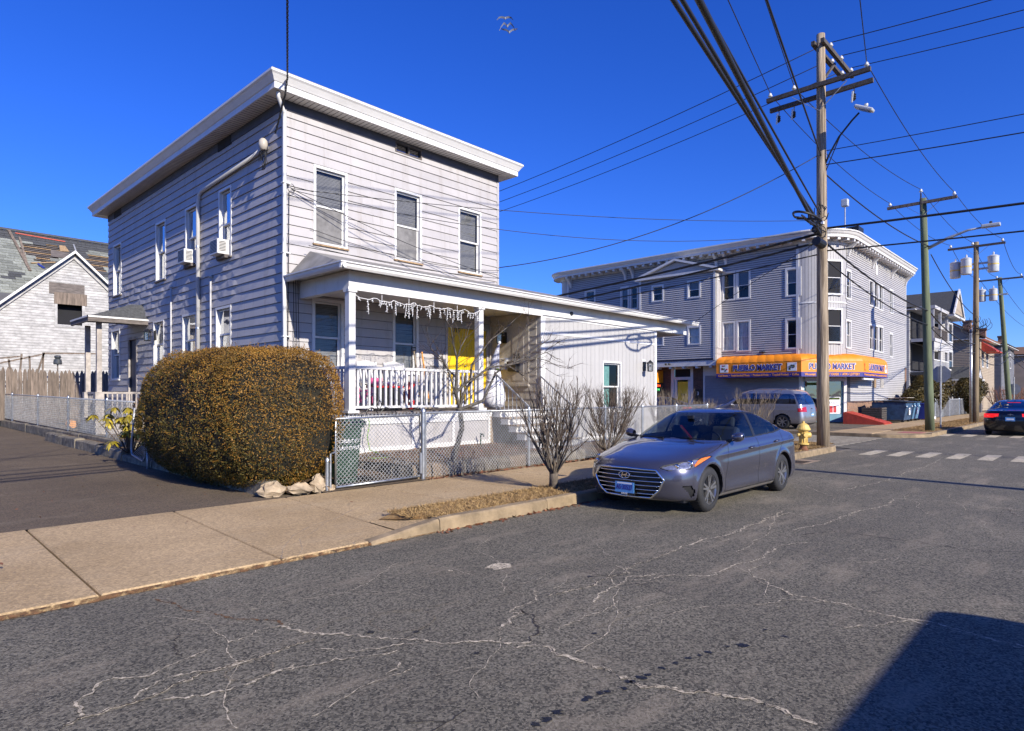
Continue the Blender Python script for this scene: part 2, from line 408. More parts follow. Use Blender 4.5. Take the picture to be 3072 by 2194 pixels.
XA, XB = 21.6, 27.9 # side street kerbs
m = MB(); m.quad((-900, -900, -.02), (900, -900, -.02), (900, 900, -.02), (-900, 900, -.02))
tag(m.build('ground', 'ground_far'), kind='structure')
# road surface: finely gridded near the camera so that it is gently uneven
m = MB(); rows = []
ys = np.linspace(-6.5, YC + .02, 28); xs = np.concatenate([np.linspace(-40, -4, 12), np.linspace(-3, 30, 90), np.linspace(33, 300, 20)])
def rz(x, y): return 0.0
rows = [[(x, y, 0) for x in xs] for y in ys]
m.grid(rows)
m.quad((XA, YC + .02, 0), (XB, YC + .02, 0), (XB, 90, 0), (XA, 90, 0))
road = tag(m.build('road', 'asphalt'), kind='structure')
m = MB(); m.box((-60, -9.5, 0), (300, -6.5, .14)); tag(m.build('pavement', 'concrete'), kind='structure')

# pavement in front of the house: slabs with open joints
SWZ = .13
side = tag(MB().box((-30, YC + .1, -.01), (XA - 1.6, 8.95, .012)).build('pavement', 'soil'), kind='structure')
def slab(x0, x1, y0, y1, z00, z01, z10, z11, par, mat='concrete', name='slab'):
    """z00 at (x0,y0) z10 at (x1,y0) z01 at (x0,y1) z11 at (x1,y1)"""
    g = .009
    mb = MB(); x0 += g; x1 -= g; bv = .012
    top = [(x0+bv, y0+bv, z00), (x1-bv, y0+bv, z10), (x1-bv, y1-bv, z11), (x0+bv, y1-bv, z01)]
    mid = [(x0, y0, z00-bv), (x1, y0, z10-bv), (x1, y1, z11-bv), (x0, y1, z01-bv)]
    bot = [(p[0], p[1], -.02) for p in mid]
    mb.add(top + mid + bot, [(0,1,2,3)] + [(4+i, 4+(i+1) % 4, (i+1) % 4, i) for i in range(4)] + [(8+i, 8+(i+1) % 4, 4+(i+1) % 4, 4+i) for i in range(4)])
    return mb.build(name, mat, par)
J = [1.45 + 1.55 * k for k in range(-14, 12)]
YB = 8.93
for x0, x1 in zip(J[:-1], J[1:]):
    if x1 < 4.6:     # driveway apron slopes to the road
        slab(x0, x1, YC + .07, YB, .035, SWZ, .035, SWZ, side)
    elif x1 < 18.6:
        slab(x0, x1, 6.75, YB, .064 if x0 < 4.6 else SWZ, SWZ, SWZ, SWZ, side)
slab(18.5, 20.0, 6.75, YB, SWZ, SWZ, SWZ, SWZ, side)
mb = MB(); mb.quad((4.555, 5.97, .037), (5.06, 5.99, .125), (4.9, 6.76, .08), (4.555, 6.76, .060)); mb.build('slab', 'concrete', side)
for yy in (5.98,): pass
# dip lip between apron and road: earth and old leaves
m = MB(); pts = []
for i in range(90):
    x = -12 + i * .2
    pts.append([(x, YC - .005 + random.uniform(-.02, .02), .006), (x, YC + .03, .02 + random.uniform(0, .012)), (x, YC + .06, .024)])
m.grid([[p[k] for p in pts] for k in range(3)])
tag(m.build('gutter_litter', 'crack_rust'), 'line of earth and dead leaves along the pavement edge', 'litter', kind='stuff')
# kerb stones
kerb = tag(thing('kerb', 'pale concrete kerb beside the dead grass strip', 'kerb', (5, YC, 0)), kind='structure')
def kerb_stone(x0, x1, y, zl, zr, par, mat='kerb_concrete', w=.17):
    mb = MB(); n = 6; rows = []
    prof = [(0, -.02), (-.0, None), (.018, None), (w-.01, None), (w, -.02)]
    for i in range(n + 1):
        x = x0 + .006 + (x1 - x0 - .012) * i / n; z = zl + (zr - zl) * i / n; j = random.uniform(-.004, .004)
        rows.append([(x, y + j, -.02), (x, y + .012 + j, z - .02), (x, y + .035 + j, z + j), (x, y + w - .01, z), (x, y + w, z - .02), (x, y + w, -.02)])
    mb.grid(rows); mb.quad(*rows[0]); mb.quad(*rows[-1][::-1])
    return mb.build('kerb_stone', mat, par)
kerb_stone(4.0, 4.98, YC, .04, .15, kerb)
xx = 4.98
while xx < 19.5:
    kerb_stone(xx, min(xx + 2.0, 19.8), YC, .155, .155, kerb); xx += 2.0
# rounded kerb at the side street corner
def kerb_arc(cx, cy, r, a0, a1, n, par, z=.155, w=.17):
    mb = MB(); rows = []
    for i in range(n + 1):
        a = R(a0 + (a1 - a0) * i / n); d = Vector((math.cos(a), math.sin(a)))
        rows.append([(cx + d.x * rr, cy + d.y * rr, zz) for rr, zz in ((r, -.02), (r - .012, z - .02), (r - .035, z), (r - w + .01, z), (r - w, z - .02), (r - w, -.02))])
    mb.grid(rows); return mb.build('kerb_stone', 'kerb_concrete', par)
kerb_arc(19.8, 7.7, 1.8, -90, 0, 12, kerb)
m = MB()
for i in range(9): m.box((XA - .17, 7.72 + i * 2.0, -.02), (XA, 9.69 + i * 2.0, .15))
m.build('kerb_stone', 'kerb_concrete', kerb)
m = MB(); m.box((19.99, 8.95, -.01), (XA - .17, 40, SWZ)); m.box((20.01, 6.9, -.01), (XA - .4, 8.94, SWZ - .002)); tag(m.build('pavement', 'concrete'), kind='structure')
# dead grass strip
m = MB(); rows = []
for i in range(100):
    x = 4.75 + i * .15; y0 = YC + .16; y1 = 6.76
    rows.append([(x, y0 + (y1 - y0) * k / 6, .142 + .012 * math.sin(k / 6 * math.pi) + random.uniform(-.012, .012)) for k in range(7)])
for k, x in enumerate((4.72, 4.9)):
    pass
rows[0] = [(4.68 + .40 * (1 - k / 6), rows[0][k][1], .075 + .05 * (1 - k / 6)) for k in range(7)]
rows[1] = [(max(p[0], rows[0][k][0] + .05), p[1], p[2]) for k, p in enumerate(rows[1])]
rows[2] = [(max(p[0], rows[0][k][0] + .1), p[1], p[2]) for k, p in enumerate(rows[2])]
m.grid(rows)
tag(m.build('dead_grass_strip', 'dead_grass', smooth=True), kind='structure')
m = MB(); c0 = Vector((19.75, 7.35)); 
m.add([(19.7, 6.07, .15), (20.6, 6.3, .15), (21.2, 6.9, .15), (21.3, 7.5, .15), (19.7, 7.4, .16)], [(0, 1, 2, 3, 4)])
tag(m.build('dead_grass_strip', 'dead_grass'), kind='structure')
# blades of dead grass (numpy quads)
def grass_blades(name, areas, n, h, mat, z):
    P = []
    tot = sum((a[1]-a[0])*(a[3]-a[2]) for a in areas)
    for a in areas:
        k = int(n * (a[1]-a[0])*(a[3]-a[2]) / tot)
        P.append(np.stack([RNG.uniform(a[0], a[1], k), RNG.uniform(a[2], a[3], k), np.full(k, z)], 1))
    P = np.concatenate(P); n = len(P)
    d = RNG.normal(0, 1, (n, 3)); d[:, 2] = RNG.uniform(.15, .7, n); d /= np.linalg.norm(d, axis=1)[:, None]
    w = np.cross(d, RNG.normal(0, 1, (n, 3))); w /= np.linalg.norm(w, axis=1)[:, None]; w *= .005
    L_ = h * RNG.uniform(.5, 1.4, (n, 1))
    V = np.stack([P - w, P + w, P + d * L_ + w * .3, P + d * L_ - w * .3], 1).reshape(-1, 3)
    return tag(npmesh(name, V, np.arange(4*n).reshape(-1, 4), mat), kind='stuff')
tag(grass_blades('dead_grass', [(4.85, 5.3, 6.3, 6.8), (5.0, 19.6, YC + .16, 6.8), (19.7, 21.2, 6.3, 7.4)], 52000, .06, 'straw', .142), 'dry brown grass blades on the strip behind the kerb', 'grass')

tag(grass_blades('dead_grass', [(4.8, 19.6, 6.72, 6.86), (4.8, 19.6, YC + .10, YC + .2)], 3500, .05, 'straw', SWZ + .012), 'stray dry grass blades lying on the slab and kerb edges', 'grass')
# driveway left of the house
DX = 4.35
m = MB(); rows = []
for i in range(12):
    y = YB + .02 + i * 3.0
    rows.append([(x, y, SWZ - .004 + .19 * i / 11 * 1.3) for x in (-16, -8, -2, 2, DX + .35)])
m.grid(rows); tag(m.build('driveway', 'asphalt_drive'), kind='structure')
def ystone(name, x, y0, y1, w, z0, z1, mat, par, jit=.015, n=5):
    mb = MB(); rows = []
    for i in range(n + 1):
        y = y0 + (y1 - y0) * i / n; j = random.uniform(-jit, jit); q = random.uniform(-jit, jit)
        rows.append([(x + j, y, z0), (x + .01 + j, y, z1 - .03 + q), (x + .04 + j, y, z1 + q), (x + w - .03, y, z1 + q), (x + w, y, z1 - .03), (x + w, y, z0)])
    mb.grid(rows); mb.quad(*rows[0][::-1]); mb.quad(*rows[-1])
    return mb.build(name, mat, par)
# low garden wall along the driveway: outer course, blocks
gw = thing('garden_wall', 'low mossy concrete block wall along the driveway under the hedge', 'garden wall', (DX, 12, .0))
for i, (a, b, zz) in enumerate([(9.25, 10.6, .34), (10.61, 12.3, .34), (12.31, 14.2, .33), (14.21, 16.2, .32), (16.21, 18.3, .40), (18.31, 20.4, .44), (20.41, 22.3, .47), (22.31, 24.0, .5)]):
    ystone('block', DX, a, b, .26, -.02, zz, 'stone_mossy', gw)
# inner wall under the chain link fence
FX = 4.95
gw2 = thing('retaining_wall', 'weathered concrete retaining wall carrying the side chain link fence', 'retaining wall', (FX, 25, 0))
for i in range(9): ystone('block', FX - .13, 17.0 + i * 2.6, 19.58 + i * 2.6, .26, -.02, .50 + .012 * i, 'stone_mossy', gw2)
# ground of the side yard and front yard
m = MB()
m.quad((DX + .2, 9.3, .28), (6.6, 9.3, .28), (6.6, 24, .46), (DX + .2, 24, .43))
m.quad((FX + .1, 17, .45), (6.6, 17, .45), (6.6, 26, .52), (FX + .1, 26, .52))
m.quad((FX + .1, 26, .52), (14, 26, .52), (14, 46, .62), (FX + .1, 46, .62))
m.quad((-30, 42, .02), (20, 42, .02), (20, 90, .3), (-30, 90, .3))
tag(m.build('side_yard', 'soil'), kind='structure')
# gate walk (dark paved) and raised planting bed
m = MB(); m.quad((5.2, 8.95, SWZ + .004), (7.25, 8.95, SWZ + .004), (7.25, 11.2, .2), (5.2, 11.2, .2)); tag(m.build('walk', 'asphalt_drive'), kind='structure')
m = MB(); rows = []
for i in range(14):
    y = 9.2 + (11.25 - 9.2) * i / 13; x0 = 7.05 - .75 * max(0, (y - 9.6) / 1.65)
    rows.append([(x0 + (12.2 - x0) * k / 20, y, .36 + .13 * (i / 13) + random.uniform(-.02, .02)) for k in range(21)])
m.grid(rows)
m.quad((12.2, 9.1, .2), (19.4, 9.1, .2), (19.4, 11.2, .3), (12.2, 11.2, .3))
m.quad((18.5, 9.1, .19), (20.0, 9.1, .16), (20.0, 40, .16), (18.5, 40, .2))
tag(m.build('front_yard', 'soil', smooth=False), kind='structure')
bed = thing('bed_edging', 'rough mossy stone edging of the planting bed behind the front fence', 'edging', (8, 9.2, .1))
xx = 7.05
while xx < 12.1:
    w = random.uniform(.28, .55); mb = MB(); n = 5
    rows = [[Vector((xx + .01 + (w - .02) * k / n, 9.13 + dy + random.uniform(-.02, .02), z + random.uniform(-.015, .015))) for k in range(n + 1)] for dy, z in ((0, .1), (-.01, .28), (.03, .37), (.16, .39), (.2, .2))]
    mb.grid(rows); mb.build('stone', random.choice(['stone_mossy', 'stone_mossy', 'concrete_grey']), bed); xx += w
for i in range(6):
    y = 9.25 + i * .33; x = 7.05 - .75 * max(0, (y - 9.6) / 1.65)
    mb = MB(); rows = [[Vector((x + dx + random.uniform(-.02, .02), y + .32 * k / 4, z + random.uniform(-.015, .015))) for k in range(5)] for dx, z in ((0, .1), (-.01, .30), (.05, .40), (.16, .42))]
    mb.grid(rows); mb.build('stone', 'stone_mossy', bed)
# pale broken rocks at the hedge corner
rk = thing('broken_kerb_rocks', 'pile of pale broken concrete rocks at the hedge corner', 'rocks', (4.6, 9.1, .1))
for (x, y, sx, sy, sz) in ((4.46, 9.16, .22, .13, .12), (4.88, 9.13, .24, .12, .09), (5.2, 9.14, .12, .10, .15), (5.36, 9.07, .1, .08, .05)):
    mb = MB().blob((x, y, SWZ + sz * .75), (sx, sy, sz), 10, 7, .03); mb.build('rock', 'rock_pale', rk)

# far pavement on the market side
MK = .12
far = tag(MB().box((XB + .17, 8.5, -.02), (300, 60, MK)).build('market_lot', 'asphalt_lot'), kind='structure')
fk = tag(thing('kerb', 'concrete kerb round the market corner', 'kerb', (XB, 8, 0)), kind='structure')
m = MB(); m.box((XB, 6.9, -.02), (XB + .17, 60, MK + .004)); m.build('kerb_stone', 'kerb_concrete', fk)
kerb_arc(29.6, 6.9, 1.7, 180, 270, 10, fk, z=MK + .004)
m = MB(); m.box((29.6, 5.2, -.02), (120, 5.37, MK + .03)); m.build('kerb_stone', 'kerb_concrete', fk)
pv = tag(MB().box((28.6, 5.7, -.01), (120, 8.5, MK + .002)).build('pavement', 'soil'), kind='structure')
for i in range(44):
    x = 28.1 + i * 1.5
    slab(x, x + 1.5, 6.95, 8.6, MK + .02, MK + .02, MK + .02, MK + .02, pv)
mb = MB(); arcp = [(29.6 + 1.53 * math.cos(R(a)), 6.9 + 1.53 * math.sin(R(a)), MK + .012) for a in range(180, 271, 10)]
mb.quad(*(arcp + [(31.0, 5.37, MK + .012), (31.0, 6.94, MK + .012)])); mb.build('corner_slab', 'concrete', pv)
m = MB(); m.box((29.35, 5.55, 0), (30.5, 6.35, MK + .018)); m.build('tactile_ramp', 'tactile_red', pv)
m = MB(); m.box((31.0, 5.37, 0), (60, 6.94, MK + .028)); tag(m.build('dead_grass_strip', 'dead_grass'), kind='structure')
tag(grass_blades('dead_grass', [(31.0, 50, 5.4, 6.9)], 14000, .07, 'straw', MK + .03), 'dry straw coloured grass round the green pole', 'grass')

# crosswalk bars (worn paint sheets)
cw = tag(thing('crosswalk', 'worn white crosswalk bars on the asphalt', 'crosswalk', (20.5, 4, 0)), kind='structure')
def bar(c, size): MB().box((c[0]-size[0]/2, c[1]-size[1]/2, .004), (c[0]+size[0]/2, c[1]+size[1]/2, .0055)).build('bar', 'paint_worn', cw)
for k in range(8): bar((20.4 + .1 * k, 5.0 - .66 * k), (1.9, .32))
for k in range(8): bar((22.4 + .68 * k, 7.7), (.32, 2.6))
for k in range(6): bar((31.4 + .15 * k, 5.0 - .75 * k), (1.7, .35))
m = MB(); m.box((15.75, 5.35, .003), (16.95, 5.85, .008))
gr = m.build('drain_surround', 'concrete_grey'); tag(gr, 'concrete surround of the storm drain by the kerb', 'drain')
m = MB(); 
for k in range(8): m.box((15.85 + k * .09, 5.42, .008), (15.89 + k * .09, 5.8, .012))
m.build('grate', 'iron_black', gr)

# cracks in the asphalt, each a jagged strip
def crack(px, w, mat='crack_pale', par=road, name='crack', z=.004, sub=10):
    P = [gp(x, y, 0) for x, y in px]; pts = []
    for a, b in zip(P[:-1], P[1:]):
        n = max(2, int((b - a).length / .022))
        for i in range(n): pts.append(a.lerp(b, i / n))
    pts.append(P[-1]); mb = MB(); L_ = []; R_ = []; acc = 0; w *= .66
    for i, p in enumerate(pts):
        d = (pts[min(i+1, len(pts)-1)] - pts[max(i-1, 0)]).normalized(); nn = Vector((-d.y, d.x, 0))
        acc = acc * .9 + random.gauss(0, .009); j = nn * (acc + random.gauss(0, .005))
        ww = w * random.uniform(.05, 1.9) * (.3 if i in (0, len(pts)-1) else 1)
        L_.append(p + j + nn * ww + Vector((0, 0, z))); R_.append(p + j - nn * ww * random.uniform(.5, 1.2) + Vector((0, 0, z)))
    mb.grid([L_, R_]); o = mb.build(name, mat, par)
    if mat == 'crack_pale' and w > .0095:
        c_ = [(a_ + b_) / 2 for a_, b_ in zip(L_, R_)]; m2 = MB(); m2.grid([[q + Vector((0, .0035 + random.uniform(0, .006), .0012)) for q in c_], [q + Vector((0, -.002 - random.uniform(0, .004), .0012)) for q in c_]]); m2.build('crack_gap_shade', 'crack_dark', par)  # dark core strip paints the shadow edge within the crack
    return o
A = 1.351
def D(*p): return [(x * A, y * A) for x, y in p]
crack(D((130,1624),(180,1600),(300,1555),(330,1545),(430,1500),(520,1478),(620,1440),(700,1420)), .016)
crack(D((175,1600),(170,1560),(215,1530),(230,1515),(330,1500),(400,1470),(470,1445)), .011)
crack(D((300,1555),(350,1520),(380,1505),(470,1490),(560,1470)), .012)
crack(D((350,1560),(480,1540),(560,1520),(600,1500),(660,1475)), .012)
crack(D((345,1330),(390,1336),(430,1355),(470,1365),(520,1375),(590,1385),(620,1392)), .015, 'crack_rust')
crack(D((620,1390),(700,1408),(760,1412),(830,1420),(900,1422),(980,1432),(1060,1425),(1110,1425),(1160,1430),(1180,1427)), .014)
crack(D((405,1400),(385,1430),(388,1450),(398,1462)), .008, 'crack_dark')
crack(D((1180,1427),(1205,1395),(1190,1365),(1150,1355)), .012, 'crack_dark')
crack(D((1100,1400),(1130,1375),(1165,1355),(1135,1360),(1150,1350),(1190,1330),(1190,1312)), .013)
crack(D((1205,1435),(1240,1455),(1290,1470),(1340,1490),(1400,1510),(1440,1525),(1500,1533),(1560,1542),(1620,1550),(1680,1562),(1720,1580),(1780,1608),(1810,1618)), .021)
crack(D((1220,1325),(1300,1303),(1370,1275),(1420,1255),(1500,1222)), .017)
crack(D((1500,1222),(1570,1195),(1620,1185),(1690,1160),(1740,1135)), .014)
crack(D((1310,1340),(1350,1310),(1395,1280),(1480,1278),(1590,1278),(1620,1260),(1680,1240),(1730,1210),(1800,1205)), .011)
crack(D((1240,1400),(1290,1375),(1350,1355),(1370,1335)), .008)
crack(D((1370,1255),(1385,1275)), .010); crack(D((1395,1290),(1440,1288),(1500,1278)), .009)
crack(D((1700,1292),(1760,1322),(1830,1335),(1910,1352),(1990,1372),(2080,1388),(2200,1420),(2274,1438)), .013)
crack(D((1620,1185),(1750,1138),(1800,1150)), .012)
crack(D((1760,1190),(1860,1180),(1960,1195),(2060,1208),(2160,1222),(2274,1228)), .011, 'crack_dark')
crack(D((1760,1178),(1830,1165),(1900,1140),(1960,1125),(1985,1108)), .012)
crack(D((1985,1108),(2080,1112),(2160,1122),(2274,1135)), .013)
crack(D((2230,1130),(2274,1148)), .02)
crack(D((1860,1090),(1960,1070),(2010,1050),(2060,1035),(2090,1020)), .012)
crack(D((1960,1068),(2060,1076),(2170,1085),(2274,1092)), .009)
crack(D((640,1490),(740,1470),(830,1455),(900,1440)), .008); crack(D((860,1500),(900,1470)), .007)
crack(D((500,1428),(590,1395),(660,1388)), .006)
crack(D((1140,1440),(1180,1432),(1210,1433)), .008)
crack(D((700,1440),(780,1448),(860,1440),(960,1425)), .007)
crack(D((1640,1230),(1700,1185),(1720,1150)), .007); crack(D((1900,1250),(2000,1240)), .006)
crack(D((1680,1345),(1740,1330),(1900,1345)), .006)
crack(D((1870,1395),(2010,1378),(2100,1395),(2274,1440)), .007, z=.005)
rnd2 = random.Random(5)
def hair(p, ang, L_, w, mat, lv=1):
    pts = [Vector((p[0], p[1], .0035))]; a = ang
    n = max(4, int(L_ / .03))
    for i in range(n):
        a += rnd2.gauss(0, .16); a = ang + (a - ang) * .93; q = pts[-1] + Vector((math.cos(a), math.sin(a), 0)) * .03 + Vector((rnd2.gauss(0, .004), rnd2.gauss(0, .004), 0))
        if q.y > YC - .1 or q.y < -5 or q.x < .3: break
        pts.append(q)
        if lv and rnd2.random() < .02: hair((q.x, q.y), a + rnd2.choice([-1, 1]) * rnd2.uniform(.5, 1.3), L_ * rnd2.uniform(.2, .5), w * .7, mat, lv - 1)
    if len(pts) < 3: return
    A_ = []; B_ = []
    for i, q in enumerate(pts):
        d = pts[min(i+1, len(pts)-1)] - pts[max(i-1, 0)]; nn = Vector((-d.y, d.x, 0)).normalized() * w * rnd2.uniform(.1, 1.5); A_.append(q + nn); B_.append(q - nn)
    MB().grid([A_, B_]).build('hairline_crack', mat, road)
for k in range(52):
    x = rnd2.uniform(1, 17); y = rnd2.uniform(.6, 5.4)
    if k % 4 == 0: x = rnd2.uniform(1.2, 4.5); y = rnd2.uniform(2.2, 3.8)
    hair((x, y), rnd2.choice([0, 0, math.pi, 1.4, .5]) + rnd2.gauss(0, .3), rnd2.uniform(.4, 2.4), rnd2.uniform(.002, .0045), rnd2.choice(['crack_pale', 'crack_pale', 'chalk', 'crack_dark']))
def spot(px, py, rx, ry, mat, n=12, name='stain', par=road):
    c = gp(px * A, py * A, 0); a = 2 * math.pi; vs = [c + Vector((math.cos(a*k/n) * rx * random.uniform(.55, 1.2), math.sin(a*k/n) * ry * random.uniform(.55, 1.2), .0045)) for k in range(n)]
    MB().quad(*vs).build(name, mat, par)
for x, y, r in ((1650,1434,.10),(1615,1437,.05),(1575,1450,.05),(1555,1457,.04),(1530,1463,.05),(1500,1475,.05),(1470,1485,.05),(1440,1500,.05),(1425,1507,.06),(1395,1515,.05),(1405,1516,.06),(1350,1537,.05),(1335,1540,.05),(1310,1550,.06),(1240,1583,.06),(1215,1600,.06),(1190,1610,.05),(1385,1530,.05),(1300,1556,.05),(825,1405,.07),(925,1404,.06),(1310,1281,.06),(1320,1408,.05),(1060,1452,.05),(1700,1400,.04),(1745,1415,.05)):
    spot(x, y, r * random.uniform(.35, .6), r * random.uniform(.35, .6), 'oil')
for x, y, rx, ry in ((1110,1259,.16,.11),(1000,1268,.02,.03)):
    spot(x, y, rx, ry, 'crack_pale')
def ring(px, py, r, w):
    c = gp(px * A, py * A, 0); n = 26; L_ = []; R_ = []
    for k in range(n + 1):
        a = 2 * math.pi * k / n; d = Vector((math.cos(a), math.sin(a), 0)); rr = r * random.uniform(.93, 1.07)
        L_.append(c + d * rr + Vector((0, 0, .0045))); R_.append(c + d * (rr + w * random.uniform(.2, 1.1)) + Vector((0, 0, .0045)))
    MB().grid([L_, R_]).build('chalk_ring', 'chalk', road)
for x, y, r in ((895,1378,.22),(1285,1246,.15),(2070,1446,.10),(555,1490,.13)): ring(x, y, r, .016)
# dried salt trails on the slabs
def strail(px, w, zf):
    P = [gp(x * A, y * A, zf) for x, y in px]; pts = []
    for a, b in zip(P[:-1], P[1:]):
        n = max(2, int((b-a).length / .05)); pts += [a.lerp(b, i / n) for i in range(n)]
    L_ = []; R_ = []
    for i, p in enumerate(pts):
        d = (pts[min(i+1, len(pts)-1)] - pts[max(i-1, 0)]).normalized(); nn = Vector((-d.y, d.x, 0)); ww = w * .6 * random.uniform(.1, 1.6)
        zz = .035 + (SWZ - .035) * min(1, max(0, (p.y - YC) / 3.0)) + .003
        q = Vector((p.x, p.y, zz)); L_.append(q + nn * ww); R_.append(q - nn * ww)
    MB().grid([L_, R_]).build('salt_trail', 'salt', side)
strail([(800,1127),(775,1135),(740,1152),(690,1165),(650,1185),(628,1210),(625,1228),(655,1228)], .014, .09)
strail([(720,1160),(690,1180),(665,1190),(672,1210),(660,1226)], .010, .09)
strail([(810,1185),(785,1195),(790,1203)], .012, .09)
strail([(440,1255),(520,1240),(600,1240)], .008, .06)
# ---------------------------------------------------------------- wall helpers
def pieces(u0, u1, z0, z1, holes):
    out = [(u0, u1, z0, z1)]
    for (a, b, c, d) in holes:
        nx = []
        for (p, q, r, s) in out:
            if b <= p or a >= q or d <= r or c >= s: nx.append((p, q, r, s)); continue
            if p < a: nx.append((p, a, r, s))
            if b < q: nx.append((b, q, r, s))
            m0, m1 = max(p, a), min(q, b)
            if r < c: nx.append((m0, m1, r, c))
            if d < s: nx.append((m0, m1, d, s))
        out = nx
    return [t for t in out if t[1]-t[0] > .004 and t[3]-t[2] > .004]
class Wall:
    """vertical wall plane: axis 'y' = plane X const facing -X (u = Y); axis 'x' = plane Y const facing -Y (u = X); sgn flips facing"""
    def __init__(s, axis, c, sgn=-1): s.axis, s.c, s.sgn = axis, c, sgn
    def P(s, u, z, off=0.0):
        return Vector((s.c + s.sgn * off, u, z)) if s.axis == 'y' else Vector((u, s.c + s.sgn * off, z))
    def box(s, mb, u0, u1, z0, z1, o0, o1):
        a = s.P(u0, z0, o0); b = s.P(u1, z1, o1); return mb.box(a, b)
    def hole(s, px0, px1, py0, py1):
        """photo pixel rectangle (py given at px0) -> u0,u1,z0,z1"""
        f = xp if s.axis == 'y' else yp
        a = f(px0, py0, s.c); b = f(px1, py0, s.c); c = f(px0, py1, s.c)
        ua, ub = (a.y, b.y) if s.axis == 'y' else (a.x, b.x)
        return (min(ua, ub), max(ua, ub), min(a.z, c.z), max(a.z, c.z))
def sheath(W, name, u0, u1, z0, z1, holes, mat, par, th=.05):
    mb = MB()
    for (a, b, c, d) in pieces(u0, u1, z0, z1, holes): W.box(mb, a, b, c, d, -th, 0)
    return mb.build(name, mat, par)
def clapboards(W, u0, u1, z0, z1, pitch, holes, mat, par, lap=.02, gap=.009, name='clapboard', one=False, wav=None, joint=None):
    z = z0; allmb = MB(); k = 0
    while z < z1 - .01:
        zt = min(z + pitch, z1)
        us = [u0, u1]
        if joint:
            x = u0 + random.uniform(.3, 1) * joint
            while x < u1 - .5: us.insert(-1, x); x += joint
        for ua, ub in zip(us[:-1], us[1:]):
            for (a, b, c, d) in pieces(ua, ub, z, zt, holes):
                mb = allmb if one else MB()
                c = c + gap if abs(c - z) < 1e-6 else c; ob = lap * (1 - (c - z) / pitch) + .004; ot = lap * (1 - (d - z) / pitch) + .004
                a2 = a + (.0012 if not one else 0); b2 = b - (.0012 if not one else 0)
                if wav and (b2 - a2) > .6:
                    n = int((b2 - a2) / .22); r0 = []; r1 = []; r2 = []
                    for i in range(n + 1):
                        u = a2 + (b2 - a2) * i / n; w_ = wav(u, z)
                        r0.append(W.P(u, c, 0)); r1.append(W.P(u, c, ob + w_)); r2.append(W.P(u, d, ot))
                    mb.grid([r0, r1, r2])
                else:
                    V = [W.P(a2, c, 0), W.P(b2, c, 0), W.P(b2, d, 0), W.P(a2, d, 0), W.P(a2, c, ob), W.P(b2, c, ob), W.P(b2, d, ot), W.P(a2, d, ot)]
                    mb.add(V, [(0,1,2,3),(4,7,6,5),(0,4,5,1),(1,5,6,2),(2,6,7,3),(3,7,4,0)])
                if not one: mb.build(name, mat, par)
        z += pitch; k += 1
    if one:
        return tag(allmb.build(name, mat, par), kind='stuff')
